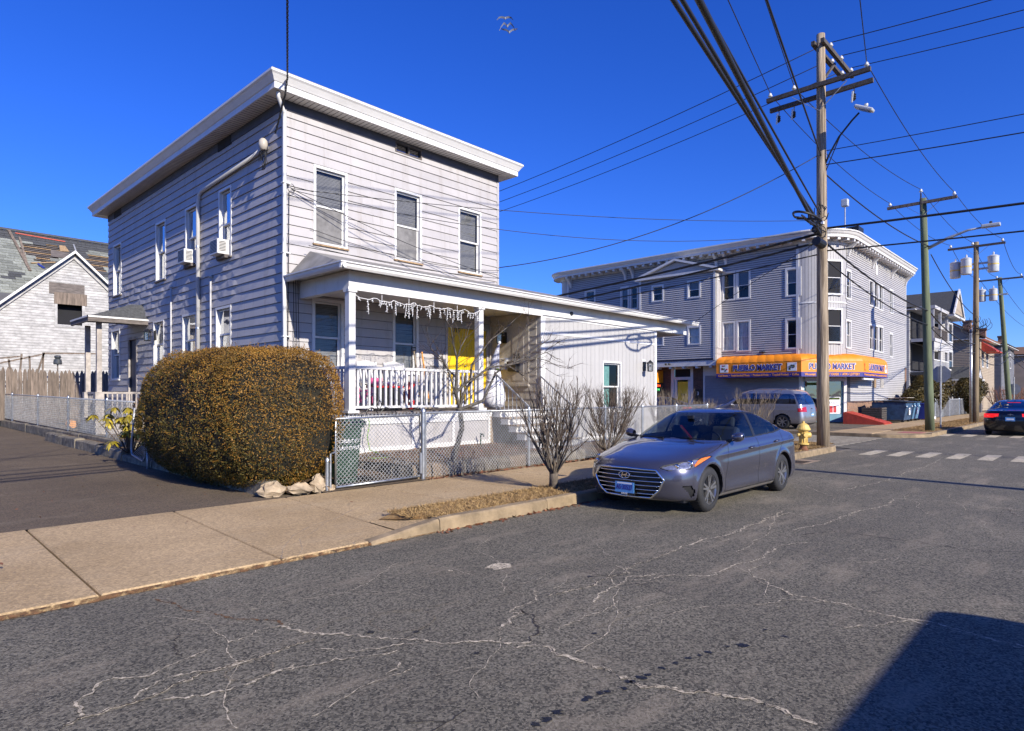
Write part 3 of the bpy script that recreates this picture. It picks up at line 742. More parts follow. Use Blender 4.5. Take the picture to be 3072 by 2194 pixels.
def window(W, h, par, style='blind', casing=.075, trim='trim_white', proud=.03, recess=.07, mid=.5, glass='window_glass', simple=False, sill='trim_white', depth=.35):
    u0, u1, z0, z1 = h
    cs = casing; mb = MB()
    W.box(mb, u0, u0 + cs, z0, z1, -.02, proud); W.box(mb, u1 - cs, u1, z0, z1, -.02, proud)
    W.box(mb, u0 + cs, u1 - cs, z1 - cs, z1, -.02, proud); W.box(mb, u0 + cs, u1 - cs, z0, z0 + cs * .7, -.02, proud)
    # reveal
    for a, b in ((u0 + cs - .012, u0 + cs), (u1 - cs, u1 - cs + .012)): W.box(mb, a, b, z0 + cs*.7, z1 - cs, -recess - .03, -.02)
    win = mb.build('window', trim, par)
    a, b, c, d = u0 + cs, u1 - cs, z0 + cs * .7, z1 - cs
    zm = c + (d - c) * mid; fr = .042 if not simple else .035
    for nm, (p, q, off) in (('sash', (zm - fr*.5, d, -recess*.55)), ('sash', (c, zm + fr*.5, -recess))):
        s_ = MB()
        W.box(s_, a, a + fr, p, q, off - .03, off); W.box(s_, b - fr, b, p, q, off - .03, off)
        W.box(s_, a + fr, b - fr, q - fr, q, off - .03, off); W.box(s_, a + fr, b - fr, p, p + fr, off - .03, off)
        s_.build(nm, trim, win)
        g = MB(); g.quad(W.P(a + fr, p + fr, off - .015), W.P(b - fr, p + fr, off - .015), W.P(b - fr, q - fr, off - .015), W.P(a + fr, q - fr, off - .015))
        g.build('pane', glass, win)
    if sill:
        s_ = MB(); W.box(s_, u0 - .02, u1 + .02, z0 - .035, z0 - .001, -.02, proud + .035); s_.build('sill', sill, win)
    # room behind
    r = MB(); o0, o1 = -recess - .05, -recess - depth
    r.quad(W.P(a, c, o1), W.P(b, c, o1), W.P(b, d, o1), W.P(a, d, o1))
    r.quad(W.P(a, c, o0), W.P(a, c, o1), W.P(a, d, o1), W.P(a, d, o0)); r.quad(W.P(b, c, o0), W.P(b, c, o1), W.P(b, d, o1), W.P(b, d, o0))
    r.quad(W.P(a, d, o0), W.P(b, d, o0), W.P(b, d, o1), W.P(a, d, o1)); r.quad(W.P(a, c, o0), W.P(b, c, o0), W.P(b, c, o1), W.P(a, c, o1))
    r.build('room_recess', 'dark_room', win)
    ob = -recess - .055
    if 'blind' in style:
        s_ = MB(); zz = d - .02; bot = {'blind': c + .02, 'blind_half': zm - .05, 'blind_top': zm + .04}[style.split('+')[0]]
        sp = .031 if not simple else .031
        while zz > bot:
            tl = random.uniform(-.004, .004)
            s_.add([W.P(a + .01, zz - .016, ob), W.P(b - .01, zz - .016 + tl, ob), W.P(b - .01, zz + .012 + tl, ob - .012), W.P(a + .01, zz + .012, ob - .012)], [(0, 1, 2, 3)]); zz -= sp
        s_.build('blind', 'blind', win)
    if 'screen' in style:
        s_ = MB(); W.box(s_, a + fr, b - fr, c + fr, zm - fr*.5, -recess + .004, -recess + .007); s_.build('insect_screen', 'screen_mesh', win)
    if 'curtain' in style:
        s_ = MB(); n = 16; f0, f1 = (0, 1) if 'half' not in style else (.0, .62)
        top = [W.P(a + (b - a) * (f0 + (f1 - f0) * i / n), d, ob - .02 + .014 * math.sin(i * 1.9)) for i in range(n + 1)]
        bot = [W.P(a + (b - a) * (f0 + (f1 - f0) * .96 * i / n), c, ob - .02 + .018 * math.sin(i * 1.9 + .4)) for i in range(n + 1)]
        s_.grid([bot, top]); s_.build('curtain', 'curtain_green' if 'green' in style else 'curtain_white', win, smooth=True)
    return win

# ---------------------------------------------------------------- the house
HL, HR, HF, HB = 6.58, 13.14, 13.0, 26.0
ZS = 8.02; ZFR = 7.81; PITCH = .2105; Z0 = 4.296 - PITCH * 18
house = thing('clapboard_house', 'two storey pale lilac clapboard house with flat roof and white cornice behind the hedge', 'house', (HL, HF, .3))
WL = Wall('y', HL); WF = Wall('x', HF)
L2 = [WL.hole(*q) for q in ((341.6, 366, 738.5, 892), (469, 499.5, 672.7, 847.8), (558, 598, 628.4, 806), (658.7, 697, 574, 781))]
L1 = [WL.hole(*q) for q in ((336.4, 361.6, 992, 1140), (462, 494, 964.7, 1105), (549, 592, 946, 1100), (649.4, 695.6, 924.7, 1085))]
LV = [WL.hole(*q) for q in ((656, 696, 441, 464),)]
DOORL = WL.hole(386, 413, 962, 1230)
DOORL = (DOORL[0], DOORL[1], 1.0, 3.55)
F2 = [WF.hole(*q) for q in ((939, 1041, 492.7, 730), (1181.7, 1263.7, 563, 777.7), (1373.4, 1442, 619.4, 814.6))]
FA = WF.hole(1184, 1263.7, 424, 455)
F1 = [WF.hole(*q) for q in ((935, 1030, 893, 1108), (1177, 1254, 921, 1120))]
FD = WF.hole(1335, 1465, 973, 1240); FD = (FD[0], 12.74, 1.32, FD[3])
holesL = L2 + L1 + [DOORL]; holesF = F2 + F1 + [FD, FA]
inner = lambda hs, c=.04: [(a + c, b - c, d0 + c, d1 - c) for a, b, d0, d1 in hs]
sheath(WL, 'wall', HF, HB, .2, ZS, inner(holesL), 'frieze_dark', house)  # dark backing behind the lap gaps paints the shadow line under each board
sheath(WF, 'wall', HL, HR, .2, ZS, inner(holesF), 'frieze_dark', house)
MB().box((HR - .05, HF, .2), (HR, HB, ZS)).box((HL, HB - .05, .2), (HR, HB, ZS)).build('wall', 'siding_lilac', house)
def wavL(u, z):
    if 3.9 < z < 5.2 and u > 15: return .012 * math.sin(u * 5.3 + z * 9) + .008 * math.sin(u * 11 + z * 3)
    return .003 * math.sin(u * 2.1 + z * 7)
clapboards(WL, HF + .05, HB, Z0, ZFR, PITCH, holesL, 'siding_lilac', house, lap=.024, wav=wavL, joint=3.6)
clapboards(WF, HL + .05, HR - .05, Z0, ZFR, PITCH, holesF + [(7.0, 12.9, Z0, 1.30)], 'siding_lilac', house, lap=.024, joint=3.4)
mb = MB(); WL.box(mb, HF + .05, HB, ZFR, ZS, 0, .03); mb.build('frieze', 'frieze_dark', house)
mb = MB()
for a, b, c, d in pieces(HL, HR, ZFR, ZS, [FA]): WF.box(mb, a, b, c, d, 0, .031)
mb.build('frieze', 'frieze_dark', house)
mb = MB(); mb.box((HL - .028, HF - .03, .3), (HL + .05, HF + .05, ZFR)); mb.build('corner_board', 'siding_lilac', house)
mb = MB(); mb.box((HR - .05, HF - .03, .3), (HR + .02, HF + .05, ZFR)); mb.build('corner_board', 'siding_lilac', house)
# cornice: swept profile with mitred corners
def sweep_rect(x0, x1, y0, y1, prof, name, mat, par):
    mb = MB(); rows = []
    for (o, z) in prof: rows.append([(x0 - o, y0 - o, z), (x1 + o, y0 - o, z), (x1 + o, y1 + o, z), (x0 - o, y1 + o, z)])
    mb.grid(rows, True); return mb.build(name, mat, par)
sweep_rect(HL, HR, HF, HB, [(0, ZS), (.40, ZS)], 'soffit', 'soffit', house)
sweep_rect(HL, HR, HF, HB, [(.38, ZS - .004), (.415, ZS - .004), (.415, ZS + .125), (.38, ZS + .125)], 'fascia', 'trim_white', house)
sweep_rect(HL, HR, HF, HB, [(.40, ZS + .12), (.43, ZS + .135), (.45, ZS + .17), (.50, ZS + .25), (.535, ZS + .285), (.535, ZS + .33), (.50, ZS + .345)], 'crown_moulding', 'trim_white', house)
MB().box((HL - .5, HF - .5, ZS + .33), (HR + .5, HB + .5, ZS + .36)).build('roof', 'roof_tar', house)
# soffit battens (vented panels)
me = MB().box((-.004, 0, 0), (.004, .38, .006)).mesh('soffit_groove'); me2 = MB().box((0, -.004, 0), (.38, .004, .006)).mesh('soffit_groove')
for i in range(56): inst('soffit_panel_joint', me, 'frieze_dark', house, (HL + .06 + i * .117, HF - .39, ZS - .0065))
for i in range(108): inst('soffit_panel_joint', me2, 'frieze_dark', house, (HL - .39, HF + .06 + i * .12, ZS - .0065))
for nm, hs, sty in (('l2', L2, ('none', 'none', 'none', 'blind_top')), ('l1', L1, ('none', 'blind_half', 'blind_top', 'blind_half'))):
    for h, s_ in zip(hs, sty): window(WL, h, house, s_, casing=.06, sill='wood_old' if nm == 'l2' else 'trim_white', recess=.09)
window(WF, F2[0], house, 'blind_half+screen', casing=.06, sill='wood_bare', mid=.50)
window(WF, F2[1], house, 'blind_half+screen', casing=.06, sill='wood_bare', mid=.50)
window(WF, F2[2], house, 'blind', casing=.055, sill='wood_bare', mid=.50)
for h in F1: window(WF, h, house, 'blind', casing=.07, mid=.46)
# attic window
a, b, c, d = FA; mb = MB()
for q in ((a, a + .03, c, d), (b - .03, b, c, d), (a + .03, b - .03, d - .03, d), (a + .03, b - .03, c, c + .03), ((a+b)/2 - .012, (a+b)/2 + .012, c + .03, d - .03)): WF.box(mb, *q, -.02, .035)
aw = mb.build('attic_window', 'wood_old', house)
mb = MB(); mb.quad(WF.P(a, c, -.03), WF.P(b, c, -.03), WF.P(b, d, -.03), WF.P(a, d, -.03)); mb.build('pane', 'dark_glass', aw)
mb = MB(); WF.box(mb, a, b, c, d, -.3, -.2); mb.build('room_recess', 'dark_room', aw)
for (px0, px1, py0, py1) in ((345, 366, 626, 662), (657, 697, 427, 464)):
    a, b, c, d = WL.hole(px0, px1, py0, py1); mb = MB(); WL.box(mb, a, b, ZFR - .03, ZS - .02, .0, .034); mb.build('attic_vent', 'dark_room', house)
# side door and frame
a, b, c, d = DOORL; mb = MB()
for q in ((a, a + .09, c, d), (b - .09, b, c, d), (a + .09, b - .09, d - .09, d)): WL.box(mb, *q, -.02, .03)
sd = mb.build('side_door', 'wood_chip_paint', house); mb = MB(); WL.box(mb, a + .09, b - .09, c, d - .09, -.09, -.05); mb.build('door_leaf', 'frieze_dark', sd)
# air conditioners in two side windows
def aircon(h, par):
    u = (h[0] + h[1]) / 2 ; z = h[2] + .06
    mb = MB(); WL.box(mb, u - .24, u + .24, z - .02, z + .34, -.05, .30); ac = mb.build('air_conditioner', 'trim_white', par, bevel=.012)
    g = MB()
    for i in range(9): WL.box(g, u - .20, u + .20, z + .03 + i * .034, z + .048 + i * .034, .296, .306)
    g.build('grille', 'plastic_black', ac)
    g = MB()
    for i in range(7):
        g.box((HL - .26, u - .244, z + .05 + i * .036), (HL - .10, u - .2405, z + .068 + i * .036))
    g.build('grille', 'plastic_black', ac)
    s_ = MB(); WL.box(s_, u - .26, u + .26, z - .10, z - .02, 0, .14); s_.build('bracket', 'wood_old', ac)
aircon(L2[2], house); aircon(L2[3], house)
# service conduit, vent pipes and downspout on the side wall
def wl(px, py, o=.07): return xp(px, py, HL - o)
top = wl(800, 428); el = wl(594, 548); bot = wl(590, 1060)
el = Vector((HL - .07, el.y, el.z))
pts = [Vector((HL - .07, top.y, 7.16)), Vector((HL - .07, el.y - .25, 7.0)), Vector((HL - .07, el.y - .08, 6.93)), Vector((HL - .07, el.y, 6.75)), Vector((HL - .07, el.y, 1.2))]
mb = MB().tube(pts, .052, 10); mb.build('service_conduit', 'siding_white', house, smooth=True)
for z in (1.6, 3.4, 5.55): MB().lathe([(.06, z), (.06, z + .05)], (HL - .07, el.y, 0), 12).build('pipe_strap', 'galv', house)
h0 = Vector((HL - .1, top.y, 7.16))
mb = MB().lathe([(.02, -.15), (.07, -.13), (.10, -.03), (.09, .06), (.05, .11), (.01, .12)], h0 + Vector((-.05, 0, .05)), 14); mb.build('weather_head', 'beige_panel', house, smooth=True)
for px, ptop in ((513, 858), (632, 826)):
    q = wl(px, ptop, .05); mb = MB().tube([(q.x, q.y, 1.2), (q.x, q.y, q.z - .05)], .022, 8); mb.tube([(q.x, q.y, q.z - .06), (q.x, q.y, q.z)], .045, 8); mb.build('vent_pipe', 'siding_white', house, smooth=True)
dsx, dsy = HL - .02, HF - .07
mb = MB().tube([(HL - .28, HF - .3, ZS - .02), (HL - .26, HF - .28, ZS - .12), (dsx - .02, dsy - .02, ZS - .30), (dsx, dsy, ZS - .42), (dsx, dsy, 5.2), (dsx - .015, dsy, 4.4), (dsx, dsy, 3.5), (dsx + .01, dsy, 2.6), (dsx, dsy, .6)], .042, 8)
mb.build('downspout', 'trim_white', house, smooth=True)
for z in (2.9, 4.7, 6.2): MB().box((dsx - .06, dsy - .05, z), (dsx + .12, dsy + .05, z + .025)).build('pipe_strap', 'trim_white', house)
# side entrance canopy
pc = MB(); y0, y1, x0 = 21.75, 23.75, 5.0; zE = 3.98; zT = 4.5
pc.add([(x0, y0, zE), (x0, y1, zE), (HL, y1 , zE), (HL, y0, zE), (HL - .3, y0 + .62, zT), (HL - .3, y1 - .62, zT), (HL, y0 + .55, zT), (HL, y1 - .55, zT)],
       [(0, 4, 5, 1), (0, 3, 6, 4), (1, 5, 7, 2), (4, 6, 7, 5), (0, 1, 2, 3)])
can = pc.build('side_canopy', 'asphalt_shingle', house)
mb = MB(); mb.box((x0 - .03, y0 - .03, zE - .16), (x0 + .03, y1, zE - .005)).box((x0 + .03, y0 - .03, zE - .16), (HL, y0 + .03, zE - .005)); mb.build('fascia', 'wood_old', can)
mb = MB(); mb.box((x0 - .05, y0 - .05, zE - .04), (x0 - .03, y1, zE + .01)).box((x0 - .05, y0 - .05, zE - .04), (HL, y0 - .03, zE + .01)); mb.build('drip_edge', 'trim_white', can)
for py_ in (22.15, 23.4): MB().box((5.28, py_ - .065, .9), (5.41, py_ + .065, zE - .15)).build('canopy_post', 'wood_chip_paint', can); 
for py_ in (22.15, 23.4): MB().box((5.23, py_ - .11, .5), (5.46, py_ + .11, 1.75)).build('post_plinth', 'wood_chip_paint', can)
MB().box((5.2, 21.9, .3), (HL - .02, 23.6, .95)).build('side_stoop', 'wood_chip_paint', house)
mb = MB(); mb.bar((5.45, 22.15, 1.72), (HL - .1, 22.15, 1.72), .06); mb.build('side_rail', 'wood_chip_paint', house)
for i in range(7): MB().box((5.55 + i * .13, 22.13, .95), (5.59 + i * .13, 22.17, 1.7)).build('side_baluster', 'wood_chip_paint', house)
mb = MB(); mb.bar((5.34, 22.25, 1.72), (5.34, 23.3, 1.72), .06); mb.build('side_rail', 'wood_chip_paint', house)
for i in range(7): MB().box((5.32, 22.35 + i * .13, .95), (5.36, 22.39 + i * .13, 1.7)).build('side_baluster', 'wood_chip_paint', house)
def lantern(name, par, c, n, mat='iron_black', s=1.0):
    """wall lantern hanging from a bracket; n = outward direction"""
    c = Vector(c); n = Vector(n); mb = MB(); t = n.cross(Vector((0, 0, 1)))
    mb.cbox(c, (.03 + abs(t.x) * .08 * s, .03 + abs(t.y) * .08 * s, .2 * s)); mb.bar(c + Vector((0, 0, .05 * s)), c + n * .14 * s + Vector((0, 0, .1 * s)), .02)
    q = c + n * .14 * s
    mb.lathe([(.01, .13 * s), (.075 * s, .07 * s), (.075 * s, .055 * s)], q, 4); mb.lathe([(.06 * s, -.12 * s), (.06 * s, -.10 * s)], q, 4)
    for k in range(4):
        a = R(90 * k); d = Vector((math.cos(a), math.sin(a), 0)) * .058 * s; mb.bar(q + d + Vector((0, 0, -.11 * s)), q + d * 1.15 + Vector((0, 0, .06 * s)), .012 * s)
    o = mb.build(name, mat, par); MB().lathe([(.052 * s, -.1 * s), (.06 * s, .055 * s)], q, 4).build('lamp_glass', 'lamp_glass', o)
    MB().blob(q, .02 * s, 6, 4).build('bulb', 'letter_white', o)
    return o
lantern('wall_lantern', house, (HL - .05, 21.0, 3.45), (-1, 0, 0), s=1.5)

# ---------------------------------------------------------------- porch and white extension (one building with the house)
PF = 11.1; PX0, PX1 = 6.95, 12.8; PZ = 1.31; BZ0, BZ1 = 3.77, 4.13; EX1 = 18.7; RX1 = 20.75
mb = MB(); n = 40
for i in range(n):
    xa = PX0 + (PX1 - PX0) * i / n; MB().box((xa + .002, PF - .08, PZ - .05), (xa + (PX1 - PX0) / n - .002, HF, PZ)).build('floor_plank', 'wood_old', house)
MB().box((PX0, PF - .02, PZ - .18), (11.0, PF + .06, PZ - .052)).build('porch_rim', 'trim_white', house)
MB().box((PX0 - .03, PF, PZ - .18), (PX0 + .03, HF, PZ - .052)).build('porch_rim', 'trim_white', house)
# skirt panels
sk0 = .47
mb = MB(); mb.box((PX0, PF + .02, sk0 - .05), (10.95, PF + .06, PZ - .18)); mb.build('skirt_backing', 'siding_lilac', house)
MB().box((PX0 + .0, PF - .015, sk0), (10.95, PF + .019, sk0 + .10)).build('skirt_rail', 'trim_white', house)
MB().box((PX0 + .0, PF - .015, PZ - .26), (10.95, PF + .019, PZ - .185)).build('skirt_rail', 'trim_white', house)
for x in (PX0, 8.55, 9.72, 10.88): MB().box((x, PF - .013, sk0 + .101), (x + .07, PF + .019, PZ - .261)).build('skirt_stile', 'trim_white', house)
MB().box((PX0 - .03, PF + .05, sk0 - .1), (PX0, HF, PZ - .18)).build('skirt_backing', 'siding_lilac', house)
MB().box((10.95, PF + .05, .3), (12.8, PF + .10, PZ - .05)).build('skirt_backing', 'concrete_grey', house)
# posts
for x in (7.02, 10.58):
    p = MB().box((x - .075, PF - .075, PZ), (x + .075, PF + .075, BZ0)).build('porch_post', 'white_paint', house)
    MB().box((x - .13, PF - .13, PZ - .02), (x + .13, PF + .13, PZ + .035)).build('post_base', 'white_paint', p)
    MB().box((x - .10, PF - .10, BZ0 - .06), (x + .10, PF + .10, BZ0 - .001)).build('post_cap', 'white_paint', p)
# beams and fascia
MB().box((PX0 - .02, PF - .09, BZ0), (PX1 + .0, PF + .09, BZ1)).build('porch_beam', 'white_paint', house)
MB().box((PX0 - .02, PF + .09, BZ0), (PX0 + .16, HF - .03, BZ1)).build('porch_beam', 'white_paint', house)
MB().box((PX0 - .04, PF - .105, BZ0 - .02), (PX1, PF - .091, BZ0 + .03)).build('beam_moulding', 'trim_white', house)
MB().box((PX0 + .16, PF + .09, BZ0 + .12), (PX1, HF - .03, BZ0 + .15)).build('porch_ceiling', 'soffit', house)
EY, EZ = 10.72, 4.2; EXL = 6.63
rf = MB(); ZW = 4.85
rf.add([(EXL, EY, EZ), (RX1 + .1, EY, EZ), (RX1 + .1, HF - .03, ZW), (HR + .02, HF - .03, ZW), (EXL + .55, HF - .03, ZW), (EXL, HF - .03, EZ)], [(0, 1, 2, 3, 4), (0, 4, 5)])
rf.add([(RX1 + .1, HF - .03, ZW), (HR + .02, HF - .03, ZW), (HR + .02, 19, ZW + .15), (RX1 + .1, 19, ZW + .15)], [(0, 1, 2, 3)])
rf.build('porch_roof', 'roof_tar', house)
rf = MB(); rf.add([(EXL, EY, EZ - .05), (RX1 + .1, EY, EZ - .05), (RX1 + .1, HF, EZ - .05), (EXL, HF - .05, EZ - .05)], [(0, 3, 2, 1)]); rf.build('eave_soffit', 'trim_white', house)
def gutter(p, q, nrm, name='gutter'):
    p = Vector(p); q = Vector(q); nrm = Vector(nrm); rows = []
    for o, z in ((0, -.115), (.045, -.115), (.075, -.075), (.085, -.02), (.115, -.012), (.115, .012), (.10, .012), (.09, -.005), (0, -.01)):
        rows.append([p + nrm * o + Vector((0, 0, z)), q + nrm * o + Vector((0, 0, z))])
    mb = MB(); mb.grid(rows); mb.quad(*[r[0] for r in rows]); mb.quad(*[r[1] for r in rows][::-1]); return mb.build(name, 'trim_white', house)
gutter((EXL - .1, EY, EZ), (RX1 + .1, EY, EZ), (0, -1, 0)); gutter((EXL, EY - .1, EZ), (EXL, HF - .06, EZ), (-1, 0, 0))
MB().box((EXL, EY - .002, EZ - .1), (RX1 + .1, EY + .03, EZ - .02)).build('eave_fascia', 'trim_white', house)
# railing: rails + every baluster
RZ0, RZ1 = PZ + .12, PZ + .93
for a, b in (((7.1, PF, 0), (10.5, PF, 0)),):
    MB().box((7.095, PF - .045, RZ1 - .06), (10.505, PF + .045, RZ1)).build('top_rail', 'white_paint', house); MB().box((7.095, PF - .03, RZ0 - .05), (10.505, PF + .03, RZ0)).build('bottom_rail', 'white_paint', house)
me = MB().box((-.022, -.022, RZ0), (.022, .022, RZ1 - .06)).mesh('baluster')
for i in range(25): inst('baluster', me, 'white_paint', house, (7.19 + i * .136, PF, 0))
MB().box((7.02 - .04, PF + .08, RZ1 - .06), (7.02 + .04, HF - .04, RZ1)).build('top_rail', 'white_paint', house); MB().box((7.02 - .03, PF + .08, RZ0 - .05), (7.02 + .03, HF - .04, RZ0)).build('bottom_rail', 'white_paint', house)
for i in range(13): inst('baluster', me, 'white_paint', house, (7.02, PF + .17 + i * .136, 0))
# double yellow door
a, b, c, d = FD; mb = MB()
for q in ((a, a + .07, c, d), (b - .07, b, c, d), (a + .07, b - .07, d - .07, d)): WF.box(mb, *q, -.02, .035)
fd = mb.build('front_door', 'siding_lilac', house)
mid = (a + b) / 2
for k, (p, q) in enumerate(((a + .072, mid - .005), (mid + .005, b - .072))):
    mb = MB(); WF.box(mb, p, q, c + .02, d - .075, -.06, -.02); lf = mb.build('door_leaf', 'yellow_door', fd)
    w = q - p
    for (z0, z1) in ((c + .15, c + .75), (c + .85, c + 1.45), (c + 1.55, d - .2)):
        for (s0, s1) in ((.14, .46), (.54, .86)):
            m2 = MB(); WF.box(m2, p + w * s0, p + w * s1, z0, z1, -.02, -.011); m2.build('panel', 'yellow_door', lf, bevel=.008)
MB().blob(WF.P(mid - .07, c + 1.0, .03), .035, 10, 7).build('door_knob', 'galv', fd, smooth=True)
MB().blob(WF.P(mid - .07, c + 1.14, .02), (.025, .02, .025), 10, 7).build('deadbolt', 'galv', fd, smooth=True)
text_part('house_number', '315', 'letter_black', fd, WF.P(a + .42, d - .13, -.016), (1, 0, 0), (0, 0, 1), .17, .003, bold=.006)
MB().box(WF.P(a - .09, 1.35, 0), WF.P(a - .02, 2.6, .05)).build('door_side_panel', 'frieze_dark', house)
mb = MB(); WF.box(mb, 10.48, 10.56, 3.3, 3.42, .02, .05); mb.build('door_bell_box', 'galv_dull', house)
# return wall of the extension (faces the porch)
WR = Wall('y', 12.8); RD = (11.46, 12.7, 1.95, 3.66)
sheath(WR, 'wall', PF + .09, HF, .4, BZ0 + .12, [], 'beige_panel', house, th=.08)
clapboards(WR, PF + .1, HF - .03, PZ + .02, BZ0 + .1, PITCH, [RD], 'beige_panel', house, lap=.02)
mb = MB(); WR.box(mb, *RD, 0, .03); rd = mb.build('side_hatch', 'beige_panel', house)
mb = MB(); WR.box(mb, RD[0] - .02, RD[1] + .02, RD[2] - .06, RD[2], 0, .09); mb.build('hatch_ledge', 'beige_panel', rd)
mb = MB(); WR.box(mb, RD[0] + .18, RD[0] + .6, RD[2] + .1, RD[3] - .4, .03, .04); mb.build('hatch_panel', 'beige_panel', rd)
lantern('wall_lantern', house, (12.8 - .05, 12.35, 3.25), (-1, 0, 0), s=1.5)
text_part('house_number', '315', 'letter_black', house, (12.76, 11.9, 2.72), (0, -1, 0), (0, 0, 1), .17, .003, bold=.006)
mbx = MB().box((12.6, 11.78, 2.3), (12.76, 12.1, 2.55)).build('mailbox', 'iron_black', house, bevel=.02)
MB().box((12.58, 11.77, 2.5), (12.76, 12.11, 2.575)).build('lid', 'iron_black', mbx)
mb = MB().box((12.62, 12.2, 2.35), (12.77, 12.5, 2.68)); mb.build('meter_box', 'trim_white', house, bevel=.02)
mb = MB().tube([(12.74, 12.9, PZ + .2), (12.74, 12.9, 3.55), (12.74, 12.82, 3.62), (12.74, 12.5, 3.62), (12.74, 12.36, 3.55), (12.74, 12.36, 3.3)], .018, 6); mb.build('conduit', 'beige_panel', house)
# extension front: vertical boards
EW = Wall('x', PF - .02); ewin = EW.hole(1806, 1862, 1083, 1235)
sheath(EW, 'wall', PX1, EX1, .25, BZ1, inner([ewin]), 'board_white', house, th=.1)
MB().box((EX1 - .1, PF + .081, .25), (EX1, 18.8, EZ - .06)).box((PX1 + .4, 18.7, .25), (EX1 - .1, 18.8, 4.6)).build('wall', 'board_white', house)
zb = yp(1629, 953, PF - .03).z; zc = yp(1628, 993, PF - .03).z
bw = .205; x = PX1 + .19
while x < EX1 - .16:
    xe = min(x + bw, EX1 - .15)
    for (p, q, r, s_) in pieces(x + .004, xe - .004, .45, zb, [ewin, (x - 1, xe + 1, zc - .07, zc)]):
        mb = MB(); EW.box(mb, p, q, r, s_, 0, .014); mb.build('board', 'board_white', house)
    x += bw
for (u0, u1, z0, z1, o) in ((PX1, PX1 + .18, .4, zb + .06, .03), (EX1 - .14, EX1, .4, BZ0, .03), (PX1 + .18, EX1 - .14, zc - .068, zc - .002, .028), (PX1 + .18, EX1 - .14, zb, zb + .06, .026), (PX1 + .18, EX1 - .14, .38, .448, .026)):
    mb = MB(); EW.box(mb, u0, u1, z0, z1, 0, o); mb.build('trim_board', 'trim_white', house)
MB().box((PX1 + .001, PF - .09, zb + .062), (15.9, PF - .021, BZ1)).build('fascia_board', 'trim_white', house)
MB().box((15.903, PF - .09, zb + .062), (RX1 - .1, PF - .021, BZ1)).build('fascia_board', 'trim_white', house)
MB().box((EX1, PF - .018, BZ0 + .0), (RX1 - .1, PF + .1, BZ1)).box((RX1 - .2, PF + .1, BZ0), (RX1 - .1, 15, BZ1)).build('canopy_beam', 'trim_white', house)
MB().lathe([(.055, 0), (.055, .03), (.02, .03)], (14.05, PF - .12, BZ0 + .16), 14, 'y').build('vent_hood', 'iron_black', house)
window(EW, ewin, house, 'curtain_half_green', casing=.05, mid=.5)
le = yp(1931, 1104, PF - .05); MB().box((le.x - .09, PF - .055, le.z - .13), (le.x + .09, PF - .018, le.z + .27)).build('lamp_plate', 'trim_white', house)
lantern('wall_lantern', house, (le.x, PF - .08, le.z + .05), (0, -1, 0), s=1.5)
# steps, cheek blocks, iron handrails
for i in range(5):
    z1 = PZ - .02 - i * .175; y1 = PF - i * .27
    s_ = MB().box((11.02, y1 - .30, z1 - .035), (12.86, y1 + .02, z1)).build('step_tread', 'concrete_grey', house)
    MB().box((11.05, y1 - .25, z1 - .175), (12.83, y1 + .0, z1 - .036)).build('step_riser', 'trim_white', s_)
for x in (11.12, 12.78):
    mb = MB(); zt = PZ + .85; mb.bar((x, PF - .05, zt), (x, PF - 1.15, zt - .80), .035); mb.bar((x, PF - .05, PZ - .1), (x, PF - .05, zt), .03); mb.bar((x, PF - 1.15, .35), (x, PF - 1.15, zt - .80), .03)
    mb.bar((x, PF - .05, PZ + .1), (x, PF - 1.15, PZ - .7), .02)
    for k in range(1, 8): mb.bar((x, PF - .05 - .137 * k, PZ + .1 - .1 * k), (x, PF - .05 - .137 * k, zt - .1 * k), .014)
    mb.build('hand_rail', 'galv_dull', house)
pmat('far_lamp', (.05, .055, .06), .3, .2, 6)
# ---------------------------------------------------------------- chain link fences
def link_mesh(P0, P1, z0a, z0b, h, par, pitch=.075, r=.0032, name='chain_link'):
    """diamond wire mesh between two ground points; bottom height z0a..z0b"""
    P0 = Vector((P0[0], P0[1], 0)); P1 = Vector((P1[0], P1[1], 0)); L_ = (P1 - P0).length; d = (P1 - P0) / L_
    mb = MB(); n0 = int(h / pitch)
    def pt(u, v): return P0 + d * u + Vector((0, 0, z0a + (z0b - z0a) * u / L_ + v))
    k = -n0
    while k * pitch < L_:
        for s in (1, -1):
            if s == 1: u0, v0, u1, v1 = k * pitch, 0, k * pitch + h, h
            else: u0, v0, u1, v1 = k * pitch, h, k * pitch + h, 0
            if u0 < 0: f = -u0 / (u1 - u0); v0 = v0 + (v1 - v0) * f; u0 = 0
            if u1 > L_: f = (L_ - u0) / (u1 - u0); v1 = v0 + (v1 - v0) * f; u1 = L_
            if u1 - u0 > .01: mb.bar(pt(u0, v0), pt(u1, v1), r * 2, r * 2)
        k += 1
    return tag(mb.build(name, 'galv_dull', par), kind='stuff')
def fpost(par, x, y, z0, z1, r=.03, name='fence_post', cap=True):
    mb = MB().lathe([(r, z0), (r, z1)], (x, y, 0), 12)
    if cap: mb.lathe([(r * 1.15, z1 - .03), (r * 1.15, z1 + .01), (r * .6, z1 + .04), (.004, z1 + .06)], (x, y, 0), 12)
    return mb.build(name, 'galv', par, smooth=False, auto=40)
GX0, GX1, FY = 5.36, 7.22, 9.06
gate = thing('chain_link_gate', 'galvanised chain link gate with scroll ornament beside the hedge', 'gate', ((GX0 + GX1) / 2, FY, .15))
za, zb_ = .17, .19; ht = 1.1
mb = MB().tube([(GX0 + .1, FY, za), (GX0 + .1, FY, za + ht), (GX1 - .06, FY, zb_ + ht), (GX1 - .06, FY, zb_), (GX0 + .1, FY, za)], .021, 10); mb.build('gate_frame', 'galv', gate, smooth=True)
link_mesh((GX0 + .1, FY), (GX1 - .06, FY), za, zb_, ht + .06, gate)
